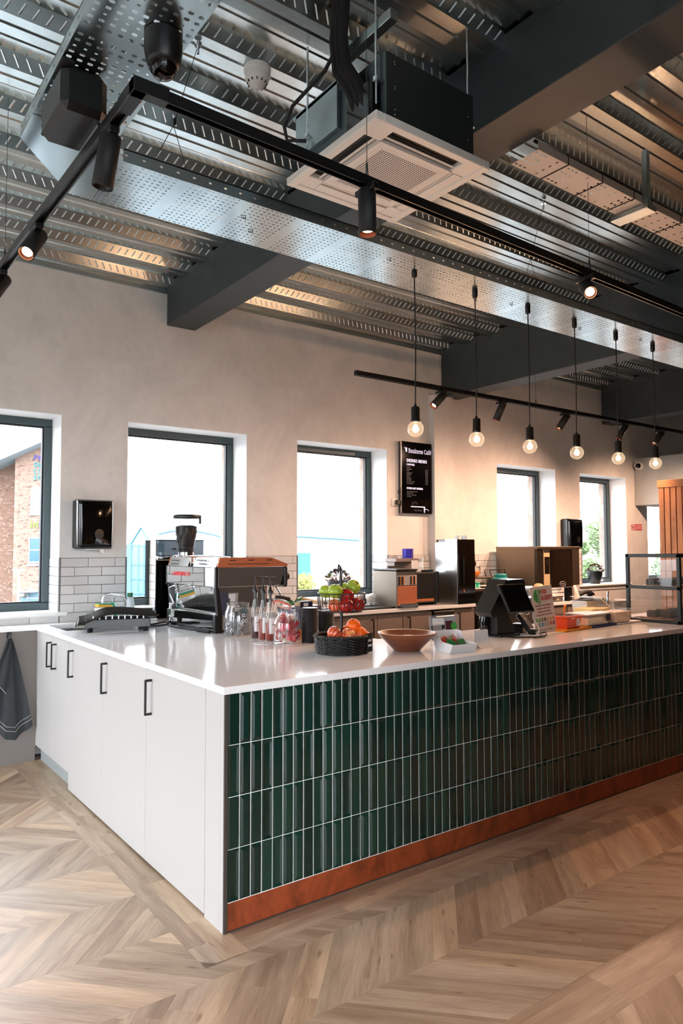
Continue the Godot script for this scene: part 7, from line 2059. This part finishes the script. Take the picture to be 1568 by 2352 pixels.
	obj("glass_panel", Sh.new().bx(0.27, 0.57, 0.03, 0.36, 0.012, 0.014), M.screen_black, dr)
	obj("brand_badge", Sh.new().tube(func_ellipse(0.42, 0.012, 0.0165, 0.055, 0.027), 0.003, 5, true), M.grey_print, dr)
	text("UNOX", 0.020, M.grey_print, dr, Transform3D(Basis.IDENTITY, Vector3(0.42, 0.012, 0.0145)), true, "Droid Sans", "lettering", 1.0, HORIZONTAL_ALIGNMENT_CENTER)
	obj("door_frame", Sh.new().bx(0.625, 0.75, -0.01, 0.40, -0.03, 0.006, 0.003), M.steel_brushed, ov)
	for q in [[0.06, -0.52], [0.06, -0.06], [0.62, -0.06], [0.68, -0.52]]: obj("leg", Sh.new().bx(q[0] - 0.035, q[0] + 0.035, -0.19, 0.0, q[1] - 0.03, q[1] + 0.03, 0.004), M.black_satin, ov)
	var tj := thing("teal_jar", "squat teal jar in front of the oven side", "jar", Vector3(4.56, 1.10, -2.54))
	obj("jar", Sh.new().lathe([Vector2(0.0, 0.0), Vector2(0.07, 0.0), Vector2(0.095, 0.03), Vector2(0.098, 0.075), Vector2(0.07, 0.105), Vector2(0.0, 0.105)], 26), M.teal_lid, tj)
	obj("lid", Sh.new().lathe([Vector2(0.0, 0.105), Vector2(0.064, 0.105), Vector2(0.066, 0.13), Vector2(0.06, 0.14), Vector2(0.0, 0.14)], 24), M.teal_lid, tj)
	var tc := thing("patterned_cloth", "tan patterned cloth heaped right of the teal jar", "cloth", Vector3(4.92, 0.957, -2.3))
	var tg := []
	for i in 9:
		var row := []
		for jx in 9:
			var u := jx / 8.0
			var v := i / 8.0
			row.append(Vector3(0.32 * u - 0.12, 0.19 * exp(-pow((u - 0.25) * 3.0, 2.0)) * (0.6 + 0.4 * sin(v * 3.0)) + 0.008 * sin(u * 25.0 + v * 9.0), 0.18 * v - 0.09))
		tg.append(row)
	obj("cloth", Sh.new().sheet(tg, Vector3.UP), M.cork, tc)
	# tray stack and oven gloves
	for k in 3:
		var tr := thing("baking_tray", ["lowest thin steel tray under the oven", "middle thin steel tray under the oven", "topmost thin steel tray under the oven"][k], "tray", Vector3(5.36 + 0.006 * k, 0.908 + k * 0.020, -2.70), 0.0)
		obj("tray", Sh.new().bx(-0.21, 0.21, 0.0, 0.004, -0.2, 0.19).bx(-0.215, 0.215, 0.0, 0.018, 0.18, 0.19, 0.002), M.steel, tr)
	var mt := thing("oven_glove", "pair of black oven gloves lying on the counter right of the oven", "oven glove", Vector3(6.02, 0.908, -2.60), -0.1)
	obj("pad", Sh.new().lathe([Vector2(0.0, 0.0), Vector2(0.13, 0.004), Vector2(0.15, 0.02), Vector2(0.12, 0.035), Vector2(0.0, 0.036)], 24, Transform3D(Basis.from_scale(Vector3(1.5, 1, 0.8)), Vector3.ZERO)), M.black_matt, mt)
	obj("cuff", Sh.new().tube([Vector3(-0.24, 0.05, 0.05), Vector3(-0.12, 0.055, 0.08), Vector3(0.02, 0.085, 0.06), Vector3(0.13, 0.085, 0.04), Vector3(0.2, 0.06, 0.03), Vector3(0.14, 0.05, 0.0)], 0.026, 10), M.black_matt, mt)
	var wr := thing("white_cone", "pale plastic scoop leaning beside the oven leg", "scoop", Vector3(5.86, 0.93, -2.55))
	obj("scoop", Sh.new().lathe([Vector2(0.0, 0.0), Vector2(0.06, 0.0), Vector2(0.03, 0.18), Vector2(0.0, 0.18)], 18, Transform3D(Basis(Vector3.BACK, 0.3), Vector3.ZERO)), M.warm_white, wr)
	potted("potted_plant", Vector3(2.90, 1.037, -3.18), 0.112, 0.155, "dark-leaved pot plant on the third window sill behind the fruit")
	potted("potted_plant", Vector3(7.195, 1.037, -3.18), 0.10, 0.165, "red-leaved plant in dark pot on the fifth window sill")
	# wall sign, dome camera
	var sg := thing("warning_sign", "small red and white prohibition sign on the far wall", "sign", Vector3(8.03, 1.808, -3.068))
	obj("plate", Sh.new().bx(-0.15, 0.15, -0.045, 0.045, 0.0, 0.003), M.paper_white, sg)
	var rg := []
	for k in 24: rg.append(Vector3(-0.095 + 0.036 * cos(TAU * k / 24.0), 0.036 * sin(TAU * k / 24.0), 0.004))
	obj("ring", Sh.new().tube(rg, 0.005, 5, true).tube([Vector3(-0.12, 0.025, 0.004), Vector3(-0.07, -0.025, 0.004)], 0.004, 5), M.sign_red, sg)
	obj("hand_symbol", Sh.new().bx(-0.105, -0.088, -0.02, 0.018, 0.003, 0.005), M.ink, sg)
	var rp := obj("red_panel", Sh.new().bx(-0.045, 0.148, -0.042, 0.042, 0.003, 0.005), M.sign_red, sg)
	for k in 3: text(["No unauthorised", "persons allowed", "beyond this point"][k], 0.014, M.paper_white, rp, Transform3D(Basis.IDENTITY, Vector3(-0.035, 0.022 - k * 0.022, 0.0058)), true, "Droid Sans", "lettering", 1.15)
	var cc := thing("security_camera", "white turret security camera with dark lens on the bulkhead corner", "camera", Vector3(8.015, 2.67, -2.98))
	var cd := along(Vector3(-0.8, -0.15, 0.25), Vector3(-0.02, 0, 0))
	obj("base", Sh.new().lathe([Vector2(0.0, 0.0), Vector2(0.06, 0.0), Vector2(0.055, 0.03), Vector2(0.0, 0.03)], 24, along(Vector3.LEFT, Vector3(0.005, 0, 0))), M.white_plastic, cc)
	var bp2 := []
	for k in 11: bp2.append(Vector2(0.062 * sin(PI * k / 12.0), -0.062 * cos(PI * k / 12.0)))
	obj("ball", Sh.new().lathe(bp2, 28, cd), M.white_plastic, cc)
	obj("lens", Sh.new().lathe([Vector2(0.036, 0.05), Vector2(0.034, 0.057), Vector2(0.0, 0.062)], 24, cd), M.black_gloss, cc)

func func_ellipse(cx: float, cy: float, z: float, rx: float, ry: float) -> Array:
	var p := []
	for k in 28: p.append(Vector3(cx + rx * cos(TAU * k / 28.0), cy + ry * sin(TAU * k / 28.0), z))
	return p

func _ready() -> void:
	# camera
	var cam := Camera3D.new()
	cam.name = "camera"
	add_child(cam)
	cam.position = Vector3(-1.343, 1.499, 2.588)
	var yaw := 0.638463
	var pitch := 0.052528
	var f := Vector3(sin(yaw) * cos(pitch), sin(pitch), -cos(yaw) * cos(pitch))
	cam.basis = Basis.looking_at(f, Vector3.UP) * Basis(Vector3.BACK, -0.00235)
	cam.fov = 71.03
	cam.keep_aspect = Camera3D.KEEP_HEIGHT
	cam.near = 0.05
	cam.far = 300.0
	cam.current = true
	# bright overcast sky, and the exposure
	var we := WorldEnvironment.new()
	we.name = "world"
	add_child(we)
	var e := Environment.new()
	e.background_mode = Environment.BG_SKY
	var sk := ProceduralSkyMaterial.new()
	sk.sky_top_color = Color(0.93, 0.96, 1.0)
	sk.sky_horizon_color = Color(0.96, 0.98, 1.0)
	sk.ground_horizon_color = Color(0.80, 0.82, 0.84)
	sk.ground_bottom_color = Color(0.42, 0.43, 0.44)
	sk.sky_energy_multiplier = 1.0
	sk.ground_energy_multiplier = 1.0
	e.sky = Sky.new()
	e.sky.sky_material = sk
	e.background_energy_multiplier = 14.0
	e.tonemap_mode = Environment.TONE_MAPPER_LINEAR
	e.tonemap_exposure = 1.0
	e.sdfgi_enabled = true
	e.ssao_enabled = true
	e.ssil_enabled = true
	we.environment = e
	rng.seed = 77
	make_materials()
	build_walls()
	build_ceiling()
	build_floor()
	build_outside()
	build_bar()
	build_trays()
	build_tracks()
	build_air_conditioner()
	build_pendants()
	build_peninsula()
	build_espresso()
	build_bar_items()
	build_back()
